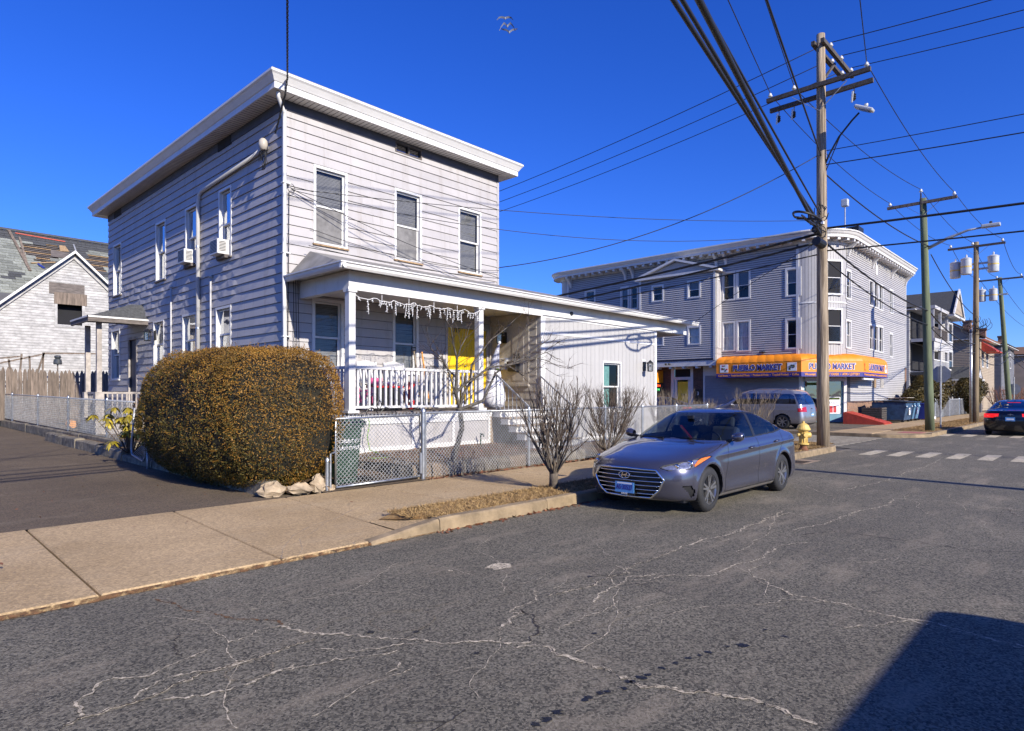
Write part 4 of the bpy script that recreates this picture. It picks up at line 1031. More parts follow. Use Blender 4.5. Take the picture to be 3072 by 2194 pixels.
mb = MB(); c = Vector(((GX0 + GX1) / 2 + .0, FY, zb_ + ht + .02))
for s in (-1, 1):
    mb.tube([c + Vector((s * (.02 + .26 * t), 0, .10 * math.sin(t * math.pi) + .03)) for t in np.linspace(0, 1, 9)], .008, 6)
    mb.tube([c + Vector((s * (.30 - .06 * math.cos(t)), 0, .05 * math.sin(t) + .02)) for t in np.linspace(0, 4.6, 10)], .008, 6)
    mb.tube([c + Vector((s * .05 * math.sin(t), 0, .10 + .05 * t)) for t in np.linspace(0, math.pi, 9)], .008, 6)
mb.build('scroll_ornament', 'iron_black', gate)
mb = MB().lathe([(.03, .05), (.03, .42)], (GX1 - .06, FY - .04, .2), 10); mb.build('drop_rod', 'galv', gate)
mb = MB().tube([(GX0 - .02, FY - .05, .16), (GX0 - .02, FY - .05, .72), (GX0 + .08, FY - .02, .74)], .017, 8); mb.build('gate_stop', 'galv', gate)
ff = thing('front_chain_link_fence', 'galvanised chain link fence along the front of the planting bed', 'fence', (9, FY, .1))
fpost(ff, GX0 - .05, FY, .1, .62, .035); fpost(ff, GX1 + .02, FY, .1, 1.37, .042)
for x, zz in ((10.1, .12), (12.9, .12), (14.6, .12), (16.4, .12), (18.3, .12)): fpost(ff, x, FY, zz, 1.36)
mb = MB().tube([(GX1 + .04, FY, 1.33), (18.3, FY, 1.35)], .02, 8); mb.build('top_rail', 'galv', ff, smooth=True)
mb = MB().tube([(13.0, FY, .22), (18.3, FY, .22)], .018, 8); mb.build('bottom_rail', 'galv', ff, smooth=True)
link_mesh((GX1 + .05, FY - .02), (18.3, FY - .02), .17, .17, 1.18, ff)
mb = MB().tube([(GX1 + .07, FY - .02, .18), (GX1 + .07, FY - .02, 1.33)], .008, 6); mb.build('tension_bar', 'galv', ff)
# side fence on the retaining wall
sf = thing('side_chain_link_fence', 'grey chain link fence on the retaining wall beside the driveway', 'fence', (FX, 25, .5))
ysf = [xp(p, 1250, FX).y for p in (321, 205, 114, 37)]
for y in ysf + [38, 42]: fpost(sf, FX, y, .45, 1.54 + (y - 19.7) * .012, .035)
mb = MB().tube([(FX, 17.4, 1.48), (FX, 42, 1.78)], .022, 8); mb.build('top_rail', 'galv_dull', sf, smooth=True)
link_mesh((FX - .03, 17.4), (FX - .03, 42), .50, .72, .98, sf, pitch=.13, r=.004)
# leaning blue-grey gate frame by the hedge
lg = thing('leaning_gate_frame', 'bent grey tube gate frame leaning at the end of the hedge', 'gate', (4.4, 14.2, .1))
q = lambda x, y: xp(x / 4.06, 1100 + y / 4.06, 4.25)
mb = MB().tube([q(1640, 505), q(1605, 900), q(1600, 1000), q(1610, 1072), q(1742, 1155), q(1768, 1110), q(1772, 950), q(1760, 760)], .022, 8); mb.build('frame', 'grey_steel', lg, smooth=True)
p0 = q(1800, 1260); mb = MB().tube([(p0.x, p0.y, 0), (p0.x, p0.y, .62)], .03, 8); mb.build('post', 'grey_steel', lg, smooth=True)
mb = MB()
for i in range(8): mb.bar(q(1610 + i * 18, 1075 + i * 10), q(1760, 930 + i * 12), .006)
tag(mb.build('torn_mesh', 'galv_dull', lg), kind='stuff')

# stockade fence with pointed pickets behind the side yard
st = thing('stockade_fence', 'weathered grey wooden picket fence with pointed tops behind the side yard', 'fence', (4, 35, .5))
SY = 35.0
mbp = MB(); w = .150
mbp.prism([(-w/2, 0, 0), (w/2, 0, 0), (w/2, 0, 2.06), (w*.3, 0, 2.16), (0, 0, 2.25), (-w*.3, 0, 2.16), (-w/2, 0, 2.06)], (0, .022, 0)); pick = mbp.mesh('picket')
x = 3.2
while x < 10.6:
    hh = 1.0 + random.uniform(-.02, .02) + (.03 if x < 6.2 else 0); inst('picket', pick, 'wood_grey', st, (x, SY + random.uniform(-.01, .02), .55), (0, random.gauss(0, .008), 0), (random.uniform(.96, 1.0), 1, hh)); x += .151
for z in (1.0, 2.2): MB().box((3.1, SY + .03, z), (10.7, SY + .08, z + .09)).build('rail', 'wood_old', st)
fr = thing('old_wooden_frame', 'broken grey wooden lean-to frame behind the picket fence', 'frame', (6, 36.4, .5))
P = lambda x, y: yp(x, y, 36.4)
for a, b in (((0, 1090), (135, 1062)), ((0, 1075), (60, 1070)), ((60, 1120), (65, 1062)), ((112, 1120), (132, 1060)), ((128, 1120), (130, 1058)), ((130, 1060), (300, 1062)), ((90, 1110), (88, 1068)), ((30, 1110), (26, 1078))):
    MB().bar(P(*a), P(*b), .07, .07).build('timber', 'wood_grey', fr)
for x in (60, 128): pp = P(x, 1115); MB().box((pp.x - .04, 36.36, .5), (pp.x + .04, 36.44, pp.z)).build('timber', 'wood_grey', fr)
fb = thing('old_lamp', 'small dark glass lamp on a post behind the picket fence', 'lamp', (yp(173, 1080, 36.2).x, 36.2, .5))
pg = yp(173, 1085, 36.2); MB().lathe([(.02, .3), (.12, .28), (.15, .2), (.10, .12), (.16, .1), (.18, -.1), (.16, -.14), (.02, -.15)], (pg.x, 36.2, pg.z), 14).build('lamp_body', 'far_lamp', fb)
MB().bar((pg.x, 36.2, .5), (pg.x, 36.2, pg.z), .05).build('stand', 'wood_old', fb)

# ---------------------------------------------------------------- clipped hedge at the corner
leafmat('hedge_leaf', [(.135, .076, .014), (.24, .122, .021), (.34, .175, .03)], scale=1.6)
leafmat('hedge_leaf_green_shade', [(.045, .044, .012), (.095, .075, .017), (.15, .10, .022)], scale=1.3)
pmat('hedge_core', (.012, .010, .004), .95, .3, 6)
pmat('leaf_red', (.34, .055, .02), .6, .3, 6)
hg = thing('clipped_hedge', 'large rounded clipped yew hedge bronzed brown on the house corner', 'hedge', (5.0, 11.2, .2))
HC = np.array([4.80, 11.40, 1.26]); HS = np.array([1.08, 2.50, 1.20])
def hedge_pts(n, k0=.97, k1=1.03, e=3.8):
    ar = np.array([HS[1]*HS[2], HS[0]*HS[2], HS[0]*HS[1]]); ax = RNG.choice(3, n, p=ar/ar.sum()); d = RNG.uniform(-1, 1, (n, 3)); d[np.arange(n), ax] = RNG.choice([-1., 1.], n)
    sc = (np.abs(d[:, 0])**e + np.abs(d[:, 1])**e + np.abs(d[:, 2])**e) ** (-1 / e)
    u = d * sc[:, None]
    P = HC + u * HS
    lump = np.array([mnoise.noise(Vector(p) * 1.1) * .09 + mnoise.noise(Vector(p) * 3.3) * .055 + mnoise.noise(Vector(p) * 9) * .035 for p in P])
    N = u / HS; N /= np.linalg.norm(N, axis=1)[:, None]
    # the hedge narrows towards the ground on the driveway side and is lower at its far end
    P = P + N * (lump[:, None] + (RNG.uniform(k0, k1, (n, 1)) - 1))
    t = np.clip((1.0 - P[:, 2]) / .8, 0, 1)
    P[:, 0] += np.where(P[:, 0] < HC[0], .28 * t, -.12 * t)
    P[:, 1] += np.where(P[:, 1] < HC[1], .12 * t, 0)
    P[:, 2] -= np.where(P[:, 2] > HC[2], np.clip((P[:, 1] - 12.2) * .22, 0, .5), 0)
    return P, N
P, N = hedge_pts(140000, .93, 1.035)
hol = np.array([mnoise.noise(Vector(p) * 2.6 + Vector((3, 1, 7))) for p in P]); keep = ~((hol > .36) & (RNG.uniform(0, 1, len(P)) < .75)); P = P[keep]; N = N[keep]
prob = 1 / (1 + np.exp(-(2.2 * (P[:, 2] - 1.25) - 1.3 * (P[:, 1] - 10.6) * .55 + 1.5 * (P[:, 0] - 4.5) + RNG.normal(0, .8, len(P)))))  # green leaves low and left also paint in the hedge's shaded side
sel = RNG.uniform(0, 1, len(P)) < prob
lab = {True: ('foliage', 'hedge_leaf'), False: ('foliage', 'hedge_leaf_green_shade')}
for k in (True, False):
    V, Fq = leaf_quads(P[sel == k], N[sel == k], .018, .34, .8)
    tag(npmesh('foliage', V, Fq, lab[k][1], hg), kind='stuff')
P3, N3 = hedge_pts(420, 1.0, 1.04); sp3 = MB()
for p_, n_ in zip(P3, N3):
    q_ = Vector(p_); e_ = (Vector(n_) + Vector((random.gauss(0, .4), random.gauss(0, .4), random.uniform(0, .6)))).normalized(); L3 = random.uniform(.03, .11); sp3.bar(q_ - e_ * .04, q_ + e_ * L3, .004)
    for f_ in (.3, .6, .9): c_ = q_ + e_ * L3 * f_; v_ = e_.cross(Vector((random.gauss(0, 1), random.gauss(0, 1), random.gauss(0, 1)))).normalized() * .02; sp3.quad(c_, c_ + v_ * .6 + e_ * .008, c_ + v_ * 1.2 + e_ * .012, c_ + v_ * .6 + e_ * .002)
tag(sp3.build('stray_shoots', 'hedge_leaf', hg), kind='stuff')
P2, N2 = hedge_pts(700, .97, 1.02); cl = [np.linalg.norm(P2 - HC - np.array(o) * HS, axis=1) < .16 for o in ((.1, -.85, .3), (.5, -.75, .35), (.75, -.5, -.2), (.55, -.8, -.1), (.5, -.6, .75))]
Pr = P2[np.any(cl, axis=0)]; Nr = N2[np.any(cl, axis=0)]
if len(Pr): V, Fq = leaf_quads(np.repeat(Pr, 3, 0) + RNG.normal(0, .03, (len(Pr) * 3, 3)), np.repeat(Nr, 3, 0), .026, .4, .6); tag(npmesh('red_sprigs', V, Fq, 'leaf_red', hg), kind='stuff')
# near-black shell that paints the shade inside the hedge
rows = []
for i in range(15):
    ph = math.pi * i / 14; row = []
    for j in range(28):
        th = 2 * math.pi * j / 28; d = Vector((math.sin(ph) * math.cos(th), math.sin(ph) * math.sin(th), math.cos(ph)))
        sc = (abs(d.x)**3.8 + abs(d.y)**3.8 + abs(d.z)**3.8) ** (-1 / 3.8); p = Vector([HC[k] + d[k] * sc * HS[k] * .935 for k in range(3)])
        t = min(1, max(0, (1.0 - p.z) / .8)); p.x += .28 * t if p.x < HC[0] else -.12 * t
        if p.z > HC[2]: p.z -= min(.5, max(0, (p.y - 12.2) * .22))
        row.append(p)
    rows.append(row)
MB().grid(rows, True).build('hedge_shade_core', 'hedge_core', hg, smooth=True)
for x, y in ((4.9, 9.9), (5.0, 11.2), (5.0, 12.6)): MB().tube([(x, y, .1), (x + .05, y + .05, .8)], [.06, .04], 7).build('stem', 'bark', hg)

# ---------------------------------------------------------------- rhododendron with yellowed leaves
pmat('rhodo_leaf', (.20, .165, .012), .45, col2=(.36, .27, .03), scale=3, rnd=.45, spec=.5)
rh = thing('rhododendron', 'rhododendron with drooping yellow green leaves beside the hedge', 'shrub', (4.55, 16.2, .35))
lf = MB(); L_ = .15
lf.grid([[(0, -.006, 0), (.05, -.03, .004), (.10, -.027, -.006), (L_, 0, -.03)], [(0, 0, 0), (.05, 0, .012), (.10, 0, .004), (L_, 0, -.026)], [(0, .006, 0), (.05, .03, .004), (.10, .027, -.006), (L_, 0, -.03)]])
lm = lf.mesh('leaf', True)
base = Vector((4.55, 16.2, .35)); stm = MB()
for k in range(36):
    a = random.uniform(0, 2 * math.pi); rr = random.uniform(.1, .85) ; z = random.uniform(.35, 1.18) * (1 - .28 * rr)
    c = base + Vector((rr * math.cos(a), rr * 1.5 * math.sin(a), z)); stm.tube([base + Vector((rr * .2 * math.cos(a), rr * .2 * math.sin(a), 0)), base.lerp(c, .5) + Vector((0, 0, -.05)), c], [.014, .01, .006], 5)
    for j in range(8):
        inst('leaf', lm, 'rhodo_leaf', rh, c, (random.gauss(0, .2), random.uniform(.25, .9), j * .785 + random.uniform(-.25, .25)), (random.uniform(1.0, 1.5),) * 3)
stm.build('stems', 'twig', rh)
P = np.stack([RNG.uniform(4.6, 5.5, 900), RNG.uniform(14.4, 20.5, 900), np.full(900, .30)], 1)
V, Fq = leaf_quads(P, np.tile([0, 0, 1.], (900, 1)), .03, .5, .5); pmat('grass_green', (.05, .075, .012), .9, .4, 4)
tag(npmesh('moss_patch', V, Fq, 'grass_green'), 'mossy green grass between the two low walls', 'grass', kind='stuff')

# ---------------------------------------------------------------- bare shrubs and the small tree
def grow(mb, p, d, L_, r, lv, up=.0, spread=.5, kids=3, seg=3, tw=None):
    pts = [Vector(p)]; rr = [r]; d = Vector(d).normalized()
    for i in range(seg):
        d = (d + Vector((random.gauss(0, .13), random.gauss(0, .13), random.gauss(0, .09) + up))).normalized()
        pts.append(pts[-1] + d * L_ / seg); rr.append(r * (1 - .55 * (i + 1) / seg))
    (tw if tw is not None and lv <= 1 else mb).tube(pts, rr, 5 if r > .008 else 4, cap=False)
    if lv > 0:
        for k in range(kids):
            i = random.randint(1, seg); q = pts[i]; nd = (d + Vector((random.gauss(0, spread), random.gauss(0, spread), random.gauss(0, spread * .6) + up * 2))).normalized()
            grow(mb, q, nd, L_ * random.uniform(.45, .8), rr[i] * .62, lv - 1, up, spread, kids, seg, tw)
def vase_shrub(label, base, h, w, stems, mat, matb, group=None, trunk=.3, r0=.018, kids=3):
    base = Vector(base); t = thing('bare_shrub', label, 'shrub', base, group); mb = MB(); tw = MB()
    mb.tube([base + Vector((0, 0, -.05)), base + Vector((0, 0, trunk * .5)), base + Vector((.01, 0, trunk))], [.085 if trunk else .03, .07, .075], 9)
    for k in range(stems):
        a = 2 * math.pi * k / stems + random.uniform(-.3, .3); o = random.uniform(.1, .95); q = base + Vector((.05 * math.cos(a), .05 * math.sin(a), trunk * .85))
        d = Vector((w * o * math.cos(a), w * o * math.sin(a), h * random.uniform(.8, 1.05) - trunk * .8)); Ln = d.length
        pts = [q]; rr = [r0 * random.uniform(.7, 1.1)]
        n = 6
        for i in range(1, n + 1):
            f = i / n; bow = Vector((d.x * f ** .85, d.y * f ** .85, d.z * f ** 1.1)); pts.append(q + bow + Vector((random.gauss(0, .025), random.gauss(0, .025), 0))); rr.append(rr[0] * (1 - .62 * f))
        mb.tube(pts, rr, 5, cap=False)
        for i in range(2, n + 1):
            for _ in range(kids):
                e = (pts[i] - pts[i-1]).normalized(); e = (e + Vector((random.gauss(0, .45), random.gauss(0, .45), random.uniform(0, .6)))).normalized()
                lim = max(.1, base.z + h * 1.03 - pts[i].z); L2_ = min(random.uniform(.18, .5), lim)
                grow(tw, pts[i], e, L2_, rr[i] * .75, 1, .12, .35, 2, 3)
    mb.build('stems', matb, t, smooth=True); tw.build('twigs', mat, t)
    return t
vase_shrub('bare vase shaped shrub with stout base growing in the grass strip', gp(1661, 1465, .15), 1.66, .80, 22, 'twig', 'bark', trunk=.28, kids=2)
vase_shrub('bare spreading shrub against the front fence by the extension window', (12.7, 8.85, .14), 1.62, 1.1, 17, 'twig', 'bark', trunk=.18, kids=3)
vase_shrub('bare shrub rooted at the fence beyond the window shrub', (14.0, 9.5, .2), 1.55, .8, 14, 'twig', 'bark', trunk=.15, kids=3)
g_ = 'bare hedge shrubs along the side street'
for (px, w, h, lb) in ((2010, .8, 1.55, 'pale bare shrub in front of the yellow shop door'), (2110, .5, 1.25, 'low bare pale shrub below the closed shop shutter'), (2255, 1.0, 1.6, 'wide pale bare shrub in front of the silver minivan')):
    b = yp(px, 1270, 9.6 if px < 2200 else 8.6); b.z = .15
    vase_shrub(lb, b, h * .98, w, 18, 'twig_pale', 'twig_pale', g_, trunk=.1, r0=.012, kids=3)
tr = thing('small_bare_tree', 'small bare crab apple tree with lichen bark in the planting bed', 'tree', (8.26, 9.38, .36))
Zs = lambda x, y, Y: yp(1300 + x / 2.888, 940 + y / 2.888, Y)
tb = MB(); tw = MB()
tb.tube([(8.2, 9.42, .3), (8.26, 9.4, .42), yp(1372, 1335, 9.42), yp(1386, 1285, 9.44), Zs(230, 820, 9.45)], [.085, .06, .052, .05, .05], 9)
limbs = [([(230, 820), (190, 690), (200, 560), (205, 400), (170, 250), (155, 130), (100, 40)], 9.45, .04, 9.2), ([(190, 690), (290, 600), (350, 570), (480, 470), (600, 455), (700, 440), (870, 380), (980, 340), (1080, 400)], 9.45, .032, 9.0),
         ([(230, 820), (260, 700), (320, 600), (330, 450), (420, 330), (500, 230), (620, 140), (720, 40)], 9.5, .034, 9.9), ([(240, 830), (430, 760), (480, 650), (540, 520), (640, 450), (800, 380), (900, 300), (1010, 220)], 9.5, .036, 10.0),
         ([(200, 560), (120, 480), (60, 380), (0, 330), (-60, 260)], 9.45, .02, 9.8), ([(205, 400), (240, 290), (290, 200), (320, 80)], 9.4, .018, 9.6), ([(640, 450), (780, 540), (900, 470), (1000, 480)], 9.7, .016, 9.6),
         ([(190, 700), (150, 560), (100, 440), (40, 300)], 9.4, .018, 9.0), ([(700, 440), (740, 250), (800, 130), (830, 40)], 9.2, .014, 9.4), ([(870, 380), (980, 410), (1100, 470), (1200, 480)], 9.1, .012, 9.2), ([(800, 380), (950, 260), (1060, 250), (1130, 230)], 9.8, .012, 9.8)]
for px, Y0, r, Y1 in limbs:
    n = len(px); pts = [Zs(x, y, Y0 + (Y1 - Y0) * i / (n - 1)) for i, (x, y) in enumerate(px)]
    tb.tube(pts, [r * (1 - .8 * i / (n - 1)) for i in range(n)], 6, cap=False)
    for i in range(1, n):
        for _ in range(3):
            e = (pts[i] - pts[i-1]).normalized() + Vector((random.gauss(0, .6), random.gauss(0, .5), random.gauss(.15, .5)))
            grow(tw, pts[i].lerp(pts[i-1], random.random()), e, random.uniform(.25, .6), .0065, 2, .02, .55, 2, 3)
tb.build('trunk', 'tree_bark', tr, smooth=True); tw.build('crown', 'tree_twig', tr)
# fallen leaves along the fence
P = np.stack([RNG.uniform(7.3, 12.5, 420), 8.93 + np.abs(RNG.normal(0, .10, 420)) - .02, np.full(420, SWZ + .012)], 1)
P = np.concatenate([P, np.stack([RNG.uniform(7.3, 12.2, 420), RNG.uniform(9.4, 11.0, 420), RNG.uniform(.40, .50, 420)], 1), np.stack([RNG.uniform(4.9, 9, 160), YC - np.abs(RNG.normal(0, .05, 160)), np.full(160, .008)], 1)])
V, Fq = leaf_quads(P, np.tile([0, 0, 1.], (len(P), 1)), .035, .6, .35); tag(npmesh('fallen_leaves', V, Fq, 'leaf_brown'), 'brown fallen leaves along the foot of the front fence', 'leaves', kind='stuff')

P = np.concatenate([np.stack([RNG.uniform(-2, 12, 70), RNG.uniform(6.9, 8.9, 70), np.full(70, SWZ + .012)], 1), np.stack([RNG.uniform(0, 4.2, 60), RNG.uniform(9.2, 16, 60), np.full(60, .17)], 1)])
V, Fq = leaf_quads(P, np.tile([0, 0, 1.], (len(P), 1)), .022, .5, .2); tag(npmesh('leaf_litter', V, Fq, 'leaf_brown'), 'a few scattered dead leaves on the pavement slabs and driveway', 'leaves', kind='stuff')
# ---------------------------------------------------------------- wheelie bin behind the gate
bn = thing('wheelie_bin', 'dark green wheeled rubbish bin behind the gate', 'bin', (5.83, 9.55, .16))
mb = MB(); bx, by, b0 = 5.83, 9.55, .18
rows = [[(bx + sx * w, by + sy * dpt, z) for sx, sy in ((-1, -1), (1, -1), (1, 1), (-1, 1))] for w, dpt, z in ((.20, .21, b0), (.26, .28, b0 + .92), (.285, .305, b0 + .92), (.285, .305, b0 + .97))]
mb.grid(rows, True); mb.quad(*rows[0]); mb.build('body', 'bin_green', bn)
mb = MB(); rows = [[(bx + sx * w, by + sy * dpt - .02, z) for sx, sy in ((-1, -1), (1, -1), (1, 1), (-1, 1))] for w, dpt, z in ((.30, .335, b0 + .972), (.30, .335, b0 + 1.01), (.26, .29, b0 + 1.06), (.1, .12, b0 + 1.08))]
mb.grid(rows, True); mb.quad(*rows[-1]); mb.build('lid', 'bin_green', bn)
for s in (-1, 1): MB().lathe([(.02, -.03), (.1, -.03), (.1, .03), (.02, .03)], (bx + s * .25, by + .24, b0 + .08), 14, 'x').build('wheel', 'rubber', bn)
text_part('lettering', 'ROBERT ET', 'letter_white', bn, (bx + .0, by - .272, b0 + .70), (1, 0, 0), (0, -.06, 1), .085, .001, bold=.001)
text_part('lettering', 'CLEAN SWEEP', 'letter_white', bn, (bx + .0, by - .262, b0 + .585), (1, 0, 0), (0, -.06, 1), .085, .001, bold=.001)
pmat('hose_green', (.20, .36, .06), .5, .1, 5)
hs_ = MB(); pts = [yp(1105 + 3 * math.sin(i * .8), 1255 + i * 9.5, 10.9) for i in range(11)] + [Vector((7.2 + .25 * math.cos(a), 10.45 + .2 * math.sin(a), .44)) for a in np.linspace(0, 11, 30)]
hs_.tube(pts, .011, 6); tag(hs_.build('garden_hose', 'hose_green'), 'pale green garden hose hanging down the porch skirt', 'hose')
sp_ = thing('garden_tap', 'dark green standpipe tap beside the steps', 'tap', yp(1442, 1335, 10.95))
pp = yp(1442, 1335, 10.95); MB().tube([(pp.x, pp.y, .42), (pp.x, pp.y, pp.z + .28)], .018, 8).build('riser', 'bin_green', sp_); MB().tube([(pp.x, pp.y, pp.z + .25), (pp.x, pp.y - .09, pp.z + .26), (pp.x, pp.y - .11, pp.z + .2)], .02, 8).build('spout', 'bin_green', sp_)

# ---------------------------------------------------------------- things on the porch
def rocker(label, px):
    c = yp(px, 1200, 12.35); t = thing('rocking_chair', label, 'rocking chair', (c.x, 12.35, PZ), 'white rocking chairs on the porch', rz=.08 if px < 1160 else -.05); W_ = .27
    me_ = lambda mb, nm: mb.build(nm, 'white_paint', t, local=True)
    for s in (-1, 1):
        me_(MB().tube([(s * W_, -.38, .09), (s * W_, -.2, .03), (s * W_, .1, .015), (s * W_, .36, .06), (s * W_, .5, .13)], .02, 6), 'rocker')
        me_(MB().bar((s * W_, -.22, .04), (s * W_, -.24, .62), .045), 'leg'); me_(MB().bar((s * W_, .18, .03), (s * W_, .36, 1.12), .045), 'back_post')
        me_(MB().box((s * W_ - .045, -.3, .62), (s * W_ + .045, .26, .65)), 'arm')
    me_(MB().box((-W_, -.24, .40), (W_, .22, .435)), 'seat')
    tp = MB(); 
    tp.prism([(-W_ - .02, .34, 1.02), (W_ + .02, .34, 1.02), (W_ + .02, .35, 1.10), (0, .355, 1.16), (-W_ - .02, .35, 1.10)], (0, .035, .008)); me_(tp, 'crest_rail'); me_(MB().box((-W_, .20, .46), (W_, .235, .53)), 'lower_rail')
    for k in range(6): x = -.2 + k * .08; me_(MB().bar((x, .225, .5), (x, .35, 1.05), .042, .016), 'slat')
rocker('white slatted rocking chair nearer the house corner, on the porch', 1128); rocker('white slatted rocking chair in front of the inner porch window', 1205)
# kids bike
bk = thing('kids_bicycle', 'pink toddler bicycle behind the porch railing', 'bicycle', (yp(1085, 1220, 11.75).x, 11.75, PZ)); bx = wloc(bk)
for dx in (-.28, .28):
    wv = MB(); c = bx + Vector((dx, 0, .18)); n = 18
    wv.tube([c + Vector((.165 * math.cos(2*math.pi*k/n), 0, .165 * math.sin(2*math.pi*k/n))) for k in range(n + 1)], .024, 7); wh = wv.build('wheel', 'letter_white', bk, smooth=True)
    sp = MB(); 
    for k in range(8): sp.bar(c, c + Vector((.15 * math.cos(k * .785), 0, .15 * math.sin(k * .785))), .008)
    sp.build('spokes', 'toy_pink', wh)
mb = MB(); b = bx
for a, c in (((-.28, .18), (-.12, .42)), ((-.12, .42), (.2, .45)), ((.28, .18), (.2, .52)), ((-.12, .42), (0, .2)), ((0, .2), (.2, .45)), ((0, .2), (-.28, .18))): mb.bar(b + Vector((a[0], 0, a[1])), b + Vector((c[0], 0, c[1])), .032)
mb.build('frame', 'toy_pink', bk); MB().tube([b + Vector((.17, -.2, .6)), b + Vector((.2, -.1, .56)), b + Vector((.2, .1, .56)), b + Vector((.17, .2, .6))], .014, 6).build('handlebar', 'iron_black', bk)
MB().blob(b + Vector((-.14, 0, .47)), (.11, .07, .035)).build('saddle', 'toy_pink', bk, smooth=True); MB().box(b + Vector((.24, -.12, .38)), b + Vector((.34, .12, .52))).build('basket', 'letter_white', bk)
gl_ = thing('toy_kitchen', 'black and red toy play stand behind the porch railing', 'toy', (yp(1155, 1220, 11.75).x, 11.75, PZ)); b = wloc(gl_)
MB().box(b + Vector((-.33, -.2, 0)), b + Vector((.33, .2, .50))).build('cabinet', 'plastic_black', gl_, bevel=.02); MB().box(b + Vector((-.36, -.22, .501)), b + Vector((.36, .22, .545))).build('top', 'toy_red', gl_, bevel=.01)
MB().box(b + Vector((-.3, .1, .546)), b + Vector((.0, .18, .72))).build('backsplash', 'toy_pink', gl_); MB().blob(b + Vector((.15, 0, .60)), (.1, .1, .055)).build('pot', 'letter_white', gl_, smooth=True)
rb = thing('red_patterned_cushion', 'red and white patterned cushion bag beside the rocking chair', 'cushion', (yp(1233, 1220, 12.1).x, 12.1, PZ)); b = wloc(rb)
MB().blob(b + Vector((0, 0, .32)), (.2, .14, .33), 12, 8, .015).build('bag', 'toy_red', rb, smooth=True)
for k in range(5): MB().blob(b + Vector((random.uniform(-.12, .12), -.12, .1 + k * .11)), (.05, .035, .04)).build('white_patch', 'letter_white', rb, smooth=True)
dr = thing('reindeer_figure', 'flat grey reindeer ornament standing behind the porch railing', 'ornament', (yp(1270, 1220, 11.6).x, 11.6, PZ)); b = wloc(dr)
sil = [(-.28, .40), (-.22, .46), (.10, .45), (.17, .55), (.16, .66), (.22, .72), (.30, .68), (.31, .64), (.25, .62), (.24, .5), (.20, .38), (.34, .30), (.33, .26), (.14, .32), (-.10, .32), (-.2, .27), (-.24, .10), (-.28, .10), (-.27, .30)]
MB().prism([b + Vector((x, 0, z + .12)) for x, z in sil], (0, .02, 0)).build('body', 'grey_steel', dr)
mb = MB(); mb.bar(b + Vector((.0, .01, 0)), b + Vector((.0, .01, .45)), .02); mb.box(b + Vector((-.15, -.1, 0)), b + Vector((.15, .1, .015))); mb.build('stand', 'iron_black', dr)
mb = MB()
for s in (-1, 1): mb.bar(b + Vector((.19, .01, .83)), b + Vector((.19 + s * .10, .01, 1.0)), .012); mb.bar(b + Vector((.19 + s * .05, .01, .91)), b + Vector((.19 + s * .0, .01, .98)), .01); mb.bar(b + Vector((.19 + s * .08, .01, .96)), b + Vector((.19 + s * .15, .01, .98)), .01)
mb.build('antlers', 'iron_black', dr)
for nm, px, lab, c1, hd in (('shovel', 1248, 'shovel with black grip leaning against the porch window', 'twig_pale', 1), ('broom', 1272, 'orange handled broom leaning on the porch wall', 'letter_orange', 0)):
    t = thing(nm, lab, nm, (yp(px, 1200, 12.8).x, 12.75, PZ)); b = wloc(t)
    MB().bar(b + Vector((.03, -.1, .25)), b + Vector((0, .14, 1.45)), .03).build('handle', c1, t)
    if hd: 
        MB().tube([b + Vector((-.06, .14, 1.55)), b + Vector((-.05, .14, 1.47)), b + Vector((.05, .14, 1.47)), b + Vector((.06, .14, 1.55)), b + Vector((-.06, .14, 1.55))], .014, 6).build('grip', 'iron_black', t)
        MB().prism([b + Vector((-.1, -.12, .28)), b + Vector((.13, -.12, .28)), b + Vector((.12, -.13, .05)), b + Vector((.015, -.14, .0)), b + Vector((-.1, -.13, .05))], (0, .012, 0)).build('blade', 'galv_dull', t)
    else: MB().prism([b + Vector((-.04, -.13, .26)), b + Vector((.09, -.13, .26)), b + Vector((.17, -.14, 0)), b + Vector((-.12, -.14, 0))], (0, .05, 0)).build('bristles', 'twig_pale', t)
# snowman
sn = thing('snowman_ornament', 'white fabric snowman ornament with silver cone hat and scarf by the porch steps', 'ornament', (yp(1482, 1220, 11.55).x, 11.55, PZ)); b = wloc(sn)
MB().lathe([(.05, 0), (.24, .04), (.30, .22), (.29, .4), (.2, .62), (.16, .68), (.17, .74), (.19, .84), (.16, .96), (.08, 1.02), (.01, 1.03)], b, 18).build('body', 'snow_white', sn, smooth=True)
pmat('hat_silver', (.38, .38, .44), .5, .4, 30)
hat = MB().tube([b + Vector((0, 0, .98)), b + Vector((.05, 0, 1.25)), b + Vector((.11, 0, 1.48)), b + Vector((.18, 0, 1.66))], [.15, .11, .06, .025], 12).build('hat', 'hat_silver', sn, smooth=True)
MB().blob(b + Vector((.2, 0, 1.7)), .04).build('pompom', 'letter_white', hat, smooth=True); MB().blob(b + Vector((-.02, -.15, 1.0)), (.06, .03, .03)).build('green_bow', 'grass_green', hat)
MB().tube([b + Vector((.17 * math.cos(a), .17 * math.sin(a), .70)) for a in np.linspace(0, 6.28, 16)], .035, 7).build('scarf', 'snow_white', sn, smooth=True)
MB().cbox(b + Vector((.2, -.08, .45)), (.12, .05, .45), Matrix.Rotation(-.22, 3, 'Y')).build('scarf_tail', 'hat_silver', sn)
MB().lathe([(.022, 0), (.003, .09)], (0, 0, 0), 8, 'y').build('nose', 'letter_orange', sn, local=True).location = b + Vector((0, -.18, .86)) - wloc(sn)
for z, r_, c_ in ((.36, .03, 'plastic_blue'), (.5, .028, 'plastic_blue'), (.6, .025, 'plastic_blue')): MB().blob(b + Vector((0, -.27 if z < .5 else -.2, z)), r_).build('button', c_, sn, smooth=True)
